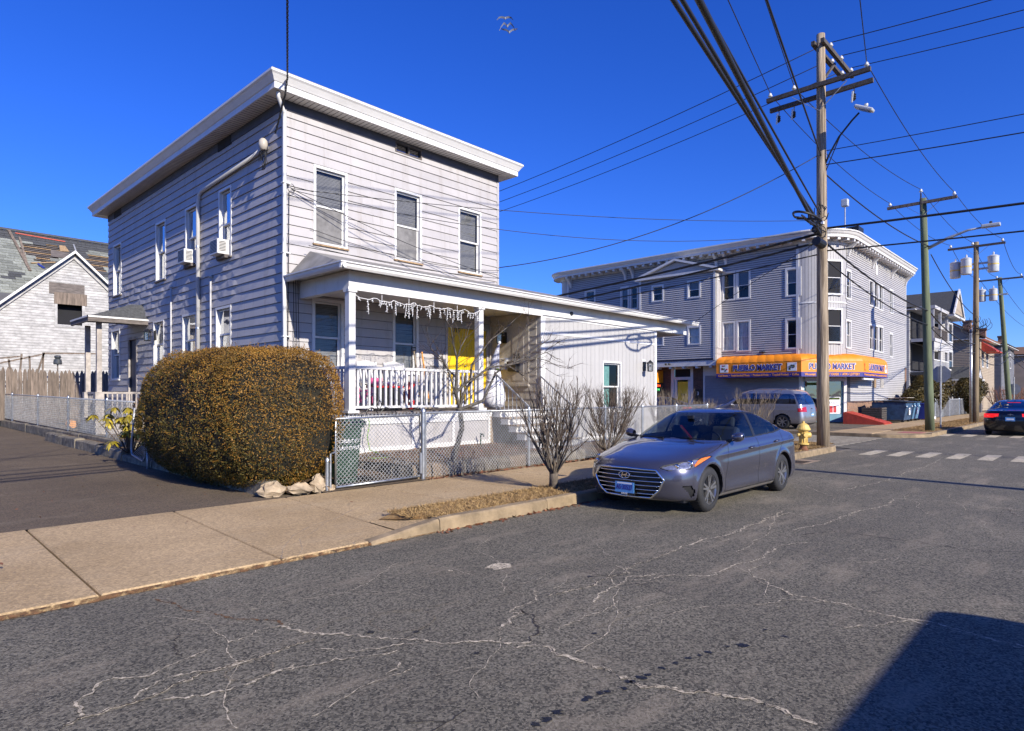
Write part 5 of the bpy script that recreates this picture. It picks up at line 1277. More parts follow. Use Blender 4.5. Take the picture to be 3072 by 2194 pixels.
# icicle fairy lights along the porch beam
ic = thing('icicle_lights', 'string of white icicle fairy lights hanging under the porch beam', 'string lights', (8.8, PF, BZ0)); mb = MB(); pts = []
for i in range(60):
    f = i / 59; x = 7.1 + 3.42 * f; pts.append(Vector((x, PF - .06, BZ0 - .10 - .06 * abs(math.sin(f * 22)) - .03 * random.random())))
mb.tube(pts, .007, 4); mb.bar((7.1, PF - .06, BZ0 + .01), pts[0], .01); mb.bar((10.52, PF - .06, BZ0 + .01), pts[-1], .01)
for f in (.2, .4, .6, .8): q_ = pts[int(f * 59)]; mb.bar(q_, q_ + Vector((0, 0, .2)), .008)
mb.build('wire', 'letter_white', ic)
for i in range(1, 59, 1):
    if random.random() < .35: continue
    q_ = pts[i]; Ln = random.choice([.08, .14, .22, .3]); s_ = MB(); s_.bar(q_, q_ + Vector((random.gauss(0, .03), 0, -Ln)), .007)
    for k in range(int(Ln / .05)): e = q_ + Vector((0, 0, -.04 - k * .05)); s_.bar(e, e + Vector((random.choice([-1, 1]) * .03, -.01, -.015)), .008)
    s_.build('icicle', 'letter_white', ic)
# ---------------------------------------------------------------- vehicles
def pchip(xs, ys):
    xs = list(xs); ys = list(ys); n = len(xs); h = [xs[i+1]-xs[i] for i in range(n-1)]; dl = [(ys[i+1]-ys[i])/h[i] for i in range(n-1)]
    m = [0.0]*n; m[0] = dl[0]; m[-1] = dl[-1]
    for i in range(1, n-1):
        if dl[i-1]*dl[i] <= 0: m[i] = 0
        else:
            w1 = 2*h[i]+h[i-1]; w2 = h[i]+2*h[i-1]; m[i] = (w1+w2)/(w1/dl[i-1]+w2/dl[i])
    def f(x):
        if x <= xs[0]: return ys[0]
        if x >= xs[-1]: return ys[-1]
        i = max(k for k in range(n-1) if xs[k] <= x); t = (x-xs[i])/h[i]
        return (ys[i]*(1+2*t)*(1-t)**2 + h[i]*m[i]*t*(1-t)**2 + ys[i+1]*t*t*(3-2*t) + h[i]*m[i+1]*t*t*(t-1))
    return f
def inpoly(x, y, poly):
    c = False; j = len(poly)-1
    for i in range(len(poly)):
        xi, yi = poly[i]; xj, yj = poly[j]
        if (yi > y) != (yj > y) and x < (xj-xi)*(y-yi)/(yj-yi)+xi: c = not c
        j = i
    return c
def carpaint(name, col, flake=.3, rough=.28):
    m = pmat(name, col, rough, .02, 40, metal=.7, spec=.5, coat=1.0, rvar=.03); return m
carpaint('paint_slate', (.105, .105, .145), rough=.22); carpaint('paint_black', (.010, .011, .018)); carpaint('paint_silver', (.38, .37, .38)); carpaint('paint_grey', (.10, .10, .12)); carpaint('paint_white', (.6, .6, .6))
pmat('seat_fabric', (.03, .03, .034), .9, .2, 8)
pmat('headlight_inner', (.45, .46, .5), .2, .3, 25, metal=.8)
pmat('plate_blue', (.10, .30, .62), .4, .25, 3); pmat('dusty_sill', (.17, .155, .14), .8, .3, 14)
pmat('tail_lit', (.62, .01, .012), .2, .1, 8, emit=((1, .02, .02), .6))
class CarBody:
    def __init__(s, prof, wheels, rw, L, panels):
        """prof: rows (z, xf, xr, w, Lf, nf, Lr, nr)"""
        z = [p[0] for p in prof]; s.f = [pchip(z, [p[k] for p in prof]) for k in range(1, 8)]; s.z0, s.z1 = z[0], z[-1]
        s.wheels, s.rw, s.L, s.panels = wheels, rw, L, panels
    def y(s, x, z):
        xf, xr, w, Lf, nf, Lr, nr = [g(z) for g in s.f]
        u = min(1, max(0, (x-xf)/Lf)); v = min(1, max(0, (xr-x)/Lr))
        a = (1-(1-u)**nf)**(1/nf); b = (1-(1-v)**nr)**(1/nr)
        yy = w*a*b
        for g in s.panels: yy += g(x, z)*a*b
        return max(0, yy)
    def rows(s, nz=96, nx=230):
        # sample z so that steps in xf, xr, w, z are even
        zs = np.linspace(s.z0, s.z1, 900); q = np.array([[s.f[0](a), s.f[1](a), s.f[2](a), a] for a in zs])
        ds = np.abs(np.diff(q, axis=0)); dl = ds[:, 0]*.6 + ds[:, 1]*.5 + ds[:, 2] + ds[:, 3]*1.2; cum = np.concatenate([[0], np.cumsum(dl)])
        Z = np.interp(np.linspace(0, cum[-1], nz), cum, zs); G = []
        for z in Z:
            xf, xr = s.f[0](z), s.f[1](z); t = np.linspace(0, 1, nx); c = .5-.5*np.cos(math.pi*t); c = .55*c+.45*t
            c = np.where(t < .5, c, c); xs = xf+(xr-xf)*(np.sign(c-.5)*np.abs(2*c-1)**.80*.5+.5) if False else xf+(xr-xf)*(.5-.5*np.cos(math.pi*(.5-.5*np.cos(math.pi*t))))*0.35+(xr-xf)*t*.0+(xr-xf)*(.5-.5*np.cos(math.pi*t))*.65
            G.append([(float(x), s.y(float(x), float(z)), float(z)) for x in xs])
        return Z, G
    def arc(s, z, q):
        """point at arc length q along the outline from the front centre at height z"""
        xf = s.f[0](z); x = xf; px, py = xf, 0.0; acc = 0; st = .002
        while True:
            x += st; yy = s.y(x, z); d = math.hypot(x-px, yy-py)
            if acc + d >= q: t = (q-acc)/max(d, 1e-9); return (px+(x-px)*t, py+(yy-py)*t, z)
            acc += d; px, py = x, yy
            st = .002 if acc < 1.6 else .01
            if x > s.f[1](z)-.01: return (x, yy, z)
def make_car(name, label, cat, cb, paint, loc, rz, classify, glass='car_glass', wheel_x=None, track=.755, group=None, spoke='double', nz=96, nx=230, wheel_w=.2):
    t = thing(name, label, cat, loc, group, rz)
    Z, G = cb.rows(nz, nx); nz, nx = len(G), len(G[0])
    for r in range(nz):           # snap rows to the wheel arch circles
        for c in range(nx):
            x, yv, z = G[r][c]
            for wx in cb.wheels:
                dx, dz = x-wx, z-cb.rw; d = math.hypot(dx, dz); Ra = cb.rw+.045
                if yv > .45 and abs(d-Ra) < .016 and z > .14 and d > 0:
                    x2, z2 = wx+dx/d*Ra, cb.rw+dz/d*Ra; G[r][c] = (x2, yv, z2)
    # arc lengths per row
    Q = []
    for row in G:
        acc = [0.0]
        for a, b in zip(row[:-1], row[1:]): acc.append(acc[-1]+math.hypot(b[0]-a[0], b[1]-a[1]))
        Q.append(acc)
    groups = {}
    for r in range(nz-1):
        for c in range(nx-1):
            p = [G[r][c], G[r][c+1], G[r+1][c+1], G[r+1][c]]
            mx = sum(v[0] for v in p)/4; my = sum(v[1] for v in p)/4; mz = sum(v[2] for v in p)/4; q = (Q[r][c]+Q[r][c+1]+Q[r+1][c+1]+Q[r+1][c])/4
            if my > .45 and any(math.hypot(mx-wx, mz-cb.rw) < cb.rw+.045-.002 for wx in cb.wheels): continue
            k = classify(mx, my, mz, q, Q[r][-1])
            groups.setdefault(k, []).append((r, c))
    mats = {'body': paint}
    parts = {}
    for k, cells in groups.items():
        if k is None: continue
        nm, mat, off, sub = k; mb = MB(); idx = {}
        def vid(r, c, sg):
            key = (r, c, sg)
            if key not in idx:
                x, y_, z = G[r][c]; idx[key] = len(mb.v); 
                o = off; xm = (cb.f[0](z)+cb.f[1](z))/2; e = (x-xm)/(cb.L/2); 
                mb.v.append((x-o*max(-1, min(1, e*abs(e)*1.0)) if off else x, sg*max(0, y_-o) if y_ > .02 else sg*y_, z))
            return idx[key]
        for (r, c) in cells:
            for sg in (-1, 1):
                f = [vid(r, c, sg), vid(r, c+1, sg), vid(r+1, c+1, sg), vid(r+1, c, sg)]
                mb.f.append(tuple(f if sg < 0 else f[::-1]))
        if nm == 'body':
            top = [G[-1][c] for c in range(nx)]
            for c in range(nx-1): mb.add([(top[c][0], -top[c][1], top[c][2]), (top[c+1][0], -top[c+1][1], top[c+1][2]), (top[c+1][0], top[c+1][1], top[c+1][2]), (top[c][0], top[c][1], top[c][2])], [(0, 1, 2, 3)])
        if nm in ('side_window', 'headlight', 'tail_light', 'quarter_window', 'fog_vent', 'turn_signal'):
            for sg in (-1, 1):
                m2 = MB(); rem = {}
                for f in mb.f:
                    if sg * sum(mb.v[i][1] for i in f) > 0:
                        nf = []
                        for i in f:
                            if i not in rem: rem[i] = len(m2.v); m2.v.append(mb.v[i])
                            nf.append(rem[i])
                        m2.f.append(tuple(nf))
                if m2.f: m2.build(nm, mat, t, local=True, smooth=True)
        else:
            o = mb.build(nm, mat if mat else paint, t, local=True, smooth=True); parts[nm] = o
    body = parts.get('body')
    # underbody, wheel wells
    mb = MB(); mb.box((.35, -.72, .17), (cb.L-.3, .72, .24)); mb.build('underbody', 'plastic_black', t, local=True)
    for wx in cb.wheels:
        for sg in (-1, 1):
            mb = MB(); n = 18; Ra = cb.rw+.05; rows = []
            for yy in (.84, .5): rows.append([(wx+Ra*math.cos(a), sg*yy, cb.rw+Ra*math.sin(a)) for a in np.linspace(-.35, math.pi+.35, n)])
            rows[0] = [(p[0], sg*max(.5, cb.y(p[0], max(cb.z0, p[2]))-.006), p[2]) for p in rows[0]]
            mb.grid(rows); mb.add([(wx, sg*.5, cb.rw)]+rows[1], [tuple(range(n+1))]); mb.build('wheel_well', 'plastic_black', t, local=True)
            make_wheel(t, wx, sg*track, cb.rw, sg, spoke, wheel_w)
    return t, body
def make_wheel(t, x, y, r, sg, spoke, w=.2):
    tr_ = thing('wheel_tmp', 'x', 'x'); 
    mb = MB(); o = sg
    prof = [(r*.66, -w/2), (r*.80, -w/2-.004), (r*.93, -w/2+.008), (r*.985, -w*.34), (r, -w*.2), (r, w*.2), (r*.985, w*.34), (r*.93, w/2-.008), (r*.80, w/2+.004), (r*.66, w/2)]
    tyre = mb.lathe(prof, (x, y, r), 40, 'y', cap=False).build('wheel', 'rubber', t, local=True, smooth=True)
    bpy.data.objects.remove(tr_)
    g = MB()
    for k in range(40):
        a = 2*math.pi*k/40
        g.cbox((x+math.cos(a)*r*.997, y, r+math.sin(a)*r*.997), (.012, w*.7, .008), Matrix.Rotation(-a+math.pi/2, 3, 'Y'))
    g.build('tread', 'rubber', tyre, local=True)
    yo = y+sg*w*.40
    rim = MB(); rim.lathe([(r*.67, yo+sg*.012), (r*.64, yo+sg*.012), (r*.60, yo-sg*.02), (r*.60, yo-sg*.12)], (x, 0, r), 36, 'y', cap=False)
    rim.lathe([(.001, yo-sg*.008), (.05, yo-sg*.010), (.055, yo-sg*.02)], (x, 0, r), 18, 'y', cap=False)
    ns = 5 if spoke == 'double' else 7
    for k in range(ns):
        for dd in ((-.14, .14) if spoke == 'double' else (0,)):
            a = 2*math.pi*k/ns+.3; a0 = a+dd*.9; a1 = a+dd*1.25
            p0 = Vector((x+math.cos(a0)*.04, yo-sg*.012, r+math.sin(a0)*.04)); p1 = Vector((x+math.cos(a1)*r*.635, yo-sg*.002, r+math.sin(a1)*r*.635))
            rim.bar(p0, p1, .030 if spoke == 'double' else .04, .03, up=(0, 1, 0))
    rim.build('rim', 'alloy', tyre, local=True, auto=35)
    d = MB(); d.lathe([(.001, yo-sg*.07), (r*.6, yo-sg*.07)], (x, 0, r), 24, 'y', cap=False); d.build('brake_shadow', 'plastic_black', tyre, local=True)
def surf_line(t, cb, pts, name, mat, w=.006, sides=(-1, 1), off=.0015, n=40):
    """thin strip following the body side through (x,z) points"""
    for sg in sides:
        mb = MB(); L_ = []; R_ = []; P = []
        for a, b in zip(pts[:-1], pts[1:]):
            for i in range(n//(len(pts)-1)+1): f = i/(n//(len(pts)-1)+1); P.append((a[0]+(b[0]-a[0])*f, a[1]+(b[1]-a[1])*f))
        P.append(pts[-1])
        for i, (x, z) in enumerate(P):
            a = P[max(0, i-1)]; b = P[min(len(P)-1, i+1)]; d = Vector((b[0]-a[0], b[1]-a[1])).normalized(); nx_, nz_ = -d.y*w/2, d.x*w/2
            L_.append((x+nx_, sg*(cb.y(x+nx_, z+nz_)+off), z+nz_)); R_.append((x-nx_, sg*(cb.y(x-nx_, z-nz_)+off), z-nz_))
        mb.grid([L_, R_]); mb.build(name, mat, t, local=True, smooth=True)
def seat(t, x, y, z=.45):
    mb = MB(); mb.box((x-.25, y-.24, z-.1), (x+.25, y+.24, z+.08)); mb.cbox((x+.30, y, z+.36), (.16, .46, .66), Matrix.Rotation(.25, 3, 'Y')); s_ = mb.build('seat', 'seat_fabric', t, local=True, bevel=.05)
    MB().cbox((x+.42, y, z+.76), (.1, .26, .17), Matrix.Rotation(.2, 3, 'Y')).build('head_rest', 'seat_fabric', s_, local=True, bevel=.04)

# ---- the slate grey saloon by the kerb
prof = [ # z   xf    xr    w    Lf  nf   Lr   nr
 (0.165, 0.3, 4.36, 0.775, 0.6, 2.4, 0.4, 2.6),
 (0.2, 0.13, 4.47, 0.815, 0.62, 2.6, 0.46, 2.6),
 (0.26, 0.06, 4.52, 0.845, 0.68, 2.6, 0.5, 2.6),
 (0.36, 0.03, 4.55, 0.862, 0.7, 2.6, 0.55, 2.6),
 (0.48, 0.01, 4.57, 0.87, 0.72, 2.6, 0.6, 2.6),
 (0.56, 0.015, 4.57, 0.87, 0.74, 2.6, 0.62, 2.6),
 (0.62, 0.022, 4.56, 0.868, 0.78, 2.6, 0.62, 2.6),
 (0.66, 0.042, 4.55, 0.866, 0.82, 2.65, 0.6, 2.6),
 (0.7, 0.084, 4.545, 0.863, 0.9, 2.7, 0.58, 2.6),
 (0.74, 0.169, 4.54, 0.86, 0.9, 2.9, 0.56, 2.6),
 (0.79, 0.353, 4.53, 0.856, 0.86, 3.0, 0.54, 2.6),
 (0.84, 0.584, 4.52, 0.85, 0.74, 3.1, 0.52, 2.6),
 (0.89, 0.822, 4.51, 0.84, 0.62, 3.1, 0.5, 2.6),
 (0.93, 1.06, 4.5, 0.826, 0.52, 3.0, 0.48, 2.6),
 (0.965, 1.3, 4.46, 0.808, 0.46, 2.8, 0.46, 2.6),
 (1.0, 1.37, 4.36, 0.792, 0.44, 2.7, 0.46, 2.5),
 (1.03, 1.43, 4.22, 0.78, 0.44, 2.7, 0.48, 2.4),
 (1.08, 1.53, 4.05, 0.76, 0.44, 2.6, 0.5, 2.4),
 (1.15, 1.67, 3.86, 0.728, 0.44, 2.6, 0.5, 2.4),
 (1.22, 1.82, 3.67, 0.694, 0.44, 2.6, 0.5, 2.4),
 (1.29, 1.98, 3.47, 0.655, 0.44, 2.6, 0.52, 2.4),
 (1.34, 2.1, 3.32, 0.622, 0.44, 2.5, 0.54, 2.4),
 (1.38, 2.22, 3.16, 0.575, 0.46, 2.5, 0.54, 2.4),
 (1.405, 2.33, 3.03, 0.51, 0.48, 2.4, 0.5, 2.4),
 (1.422, 2.45, 2.9, 0.41, 0.44, 2.4, 0.44, 2.4),
 (1.432, 2.58, 2.76, 0.25, 0.18, 2.2, 0.18, 2.2)]
def g1(x, z):   # shoulder crease from front wing to tail lamp
    zc = .78+.035*(x-1.3); a = 1/(1+math.exp(-(x-1.25)*14)); return .012*a*math.exp(-((z-zc)/.022)**2)-.005*a*math.exp(-((z-zc+.055)/.04)**2)
def g2(x, z): return -.022*math.exp(-((z-.44)/.10)**2)*(1/(1+math.exp(-(x-1.3)*16)))*(1/(1+math.exp((x-3.05)*16)))+.012*math.exp(-((z-.26)/.05)**2)*(1/(1+math.exp(-(x-1.3)*16)))*(1/(1+math.exp((x-3.1)*16)))
def g3(x, z):
    s_ = 0
    for wx in (.87, 3.57): d = math.hypot(x-wx, z-.318); s_ += .014*math.exp(-((d-.385)/.035)**2)
    return s_
cb = CarBody(prof, (.87, 3.57), .318, 4.57, (g1, g2, g3))
DLO = [(1.66, .99), (2.5, 1.005), (3.3, 1.035), (3.62, 1.07), (3.80, 1.125), (3.62, 1.20), (3.36, 1.275), (3.0, 1.335), (2.6, 1.362), (2.35, 1.345), (2.12, 1.275), (1.85, 1.13)]
TRIM = [(1.55, .965), (2.5, .985), (3.35, 1.012), (3.68, 1.05), (3.90, 1.13), (3.64, 1.232), (3.36, 1.307), (3.0, 1.362), (2.6, 1.385), (2.30, 1.368), (2.06, 1.295), (1.78, 1.12)]
HEAD = [(.50, .658), (.62, .622), (.85, .630), (1.02, .665), (1.12, .715), (1.20, .782), (1.12, .79), (.95, .768), (.72, .72), (.54, .684)]
GRIL = [(0, .632), (.46, .622), (.575, .49), (.51, .36), (.37, .235), (0, .228)]
FOG = [(.79, .425), (.97, .405), (1.02, .33), (.98, .27), (.92, .245), (.89, .33)]
def cls(x, y, z, q, qt):
    xf = cb.f[0](z); xr = cb.f[1](z)
    if q < .70 and inpoly(q, z, GRIL): return ('grille', 'plastic_black', .05, 0)
    if inpoly(q, z, HEAD): return ('turn_signal', 'amber_lens', .004, 0) if q > 1.0 else ('headlight', 'headlight_inner', .012, 0)
    if inpoly(q, z, FOG): return ('fog_vent', 'plastic_black', .02, 0)
    if z < .205 and x < .8: return ('air_dam', 'plastic_black', 0, 0)
    if z < .215 and 1.2 < x < 3.3: return ('sill', 'dusty_sill', 0, 0)
    if z > .97:
        u = x-xf; lim = .36-.02*(z-1)/.4
        if z < 1.365 and u < lim and (z > 1.0 or u > .0): return ('windshield', 'car_glass', .003, 0)
        if z < 1.34 and z > 1.05 and xr-x < .34: return ('rear_window', 'car_glass', .003, 0)
        bp = 2.52+(z-1.0)*.12
        if inpoly(x, z, DLO):
            if abs(x-bp) < .045 or abs(x-(3.44-.1*(z-1.1))) < .018: return ('window_trim', 'plastic_black', 0, 0)
            return ('quarter_window' if x > 3.44 else 'side_window', 'car_glass', .003, 0)
        if inpoly(x, z, TRIM): return ('window_trim', 'plastic_black', 0, 0)
    if inpoly(x, z, [(4.1, .86), (4.45, .84), (4.60, .80), (4.6, .93), (4.40, .96)]): return ('tail_light', 'red_lens', -.004, 0)
    return ('body', None, 0, 0)
CX0, CY0 = 7.58, 4.99
car, body = make_car('parked_car', 'slate grey four door saloon parked at the kerb with blue number plate', 'car', cb, 'paint_slate', (CX0, CY0, 0), 0, cls, nz=120, nx=280)
# windows split front / rear door happens by the pillar trim; add seams, handles, mirrors
for pts in ([(1.48, .96), (1.44, .75), (1.38, .5), (1.33, .24)], [(2.56, .98), (2.58, .75), (2.56, .5), (2.53, .24)], [(3.62, 1.03), (3.60, .85), (3.40, .70), (3.24, .52), (3.18, .26)], [(1.35, .235), (2.4, .23), (3.2, .235)]):
    surf_line(car, cb, pts, 'door_seam', 'plastic_black', .007)
surf_line(car, cb, [(1.34, .93), (1.05, .855), (.80, .80), (.62, .755)], 'bonnet_seam', 'plastic_black', .007)
for x, z in ((2.28, .835), (3.32, .88)):
    for sg in (-1, 1):
        yy = cb.y(x, z); MB().tube([(x-.10, sg*(yy+.004), z-.008), (x-.06, sg*(yy+.035), z), (x+.06, sg*(yy+.035), z+.006), (x+.10, sg*(yy+.004), z+.006)], .014, 8).build('door_handle', 'paint_slate', car, local=True, smooth=True)
        MB().blob((x, sg*(yy-.004), z-.012), (.075, .006, .03)).build('handle_recess', 'plastic_black', car, local=True)
for sg in (-1, 1):
    mb = MB(); mb.grid([[(1.62+dx*.09+.02, sg*(.86+k*.055), 1.02+.05*math.sin(a)*sc) if False else (1.60+.075*sc*math.cos(a), sg*(.86+.16*f), 1.015+.02*f+.07*sc*math.sin(a)) for a in np.linspace(0, 2*math.pi, 13)[:-1]] for f, sc, dx, k in ((0, .75, 0, 0), (.3, 1, 0, 0), (.7, .98, 0, 0), (.95, .7, 0, 0), (1.0, .3, 0, 0))], True)
    mir = mb.build('mirror', 'paint_slate', car, local=True, smooth=True); MB().bar((1.60, sg*.76, .965), (1.60, sg*.90, .985), .06, .04).build('mirror_arm', 'plastic_black', mir, local=True)
mb = MB(); n = 24; fx = 3.98; mb.add([(fx+.075*math.cos(a), -(cb.y(fx+.075*math.cos(a), .86+.075*math.sin(a))+.002), .86+.075*math.sin(a)) for a in np.linspace(0, 2*math.pi, n+1)[:-1]], [tuple(range(n))]); 
L_ = [(fx+.078*math.cos(a), -(cb.y(fx+.078*math.cos(a), .86+.078*math.sin(a))+.002), .86+.078*math.sin(a)) for a in np.linspace(0, 2*math.pi, 33)]; R_ = [(fx+.073*math.cos(a), -(cb.y(fx+.073*math.cos(a), .86+.073*math.sin(a))+.002), .86+.073*math.sin(a)) for a in np.linspace(0, 2*math.pi, 33)]
MB().grid([L_, R_]).build('fuel_flap_seam', 'plastic_black', car, local=True)
# grille bars and frame
def qcurve(z, q0, q1, off, n=24): 
    out = []
    for i in range(n+1):
        q = q0+(q1-q0)*i/n; x, y_, zz = cb.arc(z, abs(q)+1e-4); out.append(Vector((x-off, math.copysign(y_, q), zz)))
    return out
for z in (.585, .525, .465, .405, .345, .288):
    hw = .46+(.622-z)*.87 if z > .49 else (.51+(z-.36)*.5 if z > .36 else .37+(z-.235)*1.12); hw -= .02
    MB().tube(qcurve(z, -hw, hw, .004, 30), .0085, 6).build('grille_bar', 'chrome', car, local=True, smooth=True)
fr_ = []
for (q0, z0), (q1, z1) in zip(GRIL[:-1], GRIL[1:]):
    for i in range(8): f = i/8; q = q0+(q1-q0)*f; z = z0+(z1-z0)*f; x, y_, _ = cb.arc(z, q+1e-4); fr_.append(Vector((x-.008, y_, z)))
x, y_, _ = cb.arc(GRIL[-1][1], 1e-4); fr_.append(Vector((x-.008, 0, GRIL[-1][1])))
MB().tube([Vector((p.x, -p.y, p.z)) for p in fr_[::-1]]+fr_[1:], .016, 8).build('grille_frame', 'chrome', car, local=True, smooth=True)
# badge: ring with slanted H
x0 = cb.arc(.52, 1e-3)[0]-.022
bd = MB().tube([(x0, .088*math.cos(a), .535+.046*math.sin(a)) for a in np.linspace(0, 2*math.pi, 33)], .007, 8).build('badge', 'chrome', car, local=True, smooth=True)
mb = MB(); mb.bar((x0, .045, .505), (x0, .022, .568), .014, .012); mb.bar((x0, -.022, .503), (x0, -.045, .566), .014, .012); mb.bar((x0, .03, .529), (x0, -.03, .541), .012, .012); mb.build('badge_letter', 'chrome', bd, local=True)
px_ = cb.arc(.36, 1e-3)[0]-.03
pl = MB().box((px_-.008, -.155, .285), (px_, .155, .435)).build('number_plate', 'plate_blue', car, local=True)
text_part('plate_text', 'AS·30527', 'letter_blue', pl, (px_-.010, 0, .358), (0, -1, 0), (0, 0, 1), .095, .001, local=True, fit=.27, bold=.002)
MB().box((px_-.009, -.12, .405), (px_-.0085, .12, .425)).build('plate_band', 'letter_white', pl, local=True)
text_part('dealer_text', 'BALISE', 'letter_white', pl, (px_-.010, 0, .272), (0, -1, 0), (0, 0, 1), .035, .001, local=True)
MB().box((px_-.009, -.165, .258), (px_+.002, .165, .284)).box((px_-.009, -.165, .436), (px_+.002, .165, .452)).build('plate_frame', 'plastic_black', pl, local=True)
for sg in (-1, 1):          # lamp internals: projector and clear cover
    x, y_, z = cb.arc(.70, .90); MB().lathe([(.035, 0), (.05, .0), (.052, .04)], (x-.004, sg*(y_-.012), z), 18, 'x').build('projector', 'chrome', car, local=True, smooth=True)
    x, y_, z = cb.arc(.672, .72); MB().lathe([(.02, 0), (.033, .0), (.034, .04)], (x-.002, sg*(y_-.01), z), 18, 'x').build('projector', 'chrome', car, local=True, smooth=True)
    pts = []
    for q_, z_ in HEAD+[HEAD[0]]: x, y_, z = cb.arc(z_, q_); pts.append((x-.003, sg*(y_+.001), z))
    MB().tube(pts, .006, 6).build('lamp_edge', 'plastic_black', car, local=True)
# cabin
seat(car, 2.05, -.36); seat(car, 2.05, .36); mb = MB(); mb.box((2.85, -.62, .35), (3.3, .62, .58)); mb.cbox((3.42, 0, .80), (.16, 1.24, .56), Matrix.Rotation(.35, 3, 'Y')); mb.build('rear_seat', 'seat_fabric', car, local=True)
MB().box((1.40, -.70, .55), (1.72, .70, .93)).build('dashboard', 'plastic_black', car, local=True, bevel=.05)
MB().tube([(1.86+.05*math.sin(a), -.36+.18*math.cos(a), .90+.17*math.sin(a)) for a in np.linspace(0, 6.283, 25)], .014, 6).build('steering_wheel', 'plastic_black', car, local=True)
MB().bar((1.75, -.10, .96), (2.0, .22, 1.14), .03).build('steering_lock', 'toy_red', car, local=True)
mb = MB(); mb.box((.9, -.70, .25), (3.9, .70, .36)); mb.build('cabin_floor', 'plastic_black', car, local=True)
MB().box((1.9, -.05, 1.27), (1.93, .05, 1.32)).build('inner_mirror', 'plastic_black', car, local=True)
mb = MB(); mb.bar((1.30, -.55, .985), (1.42, .05, 1.005), .012); mb.bar((1.32, .15, .985), (1.44, .65, .99), .012); mb.build('wipers', 'plastic_black', car, local=True)

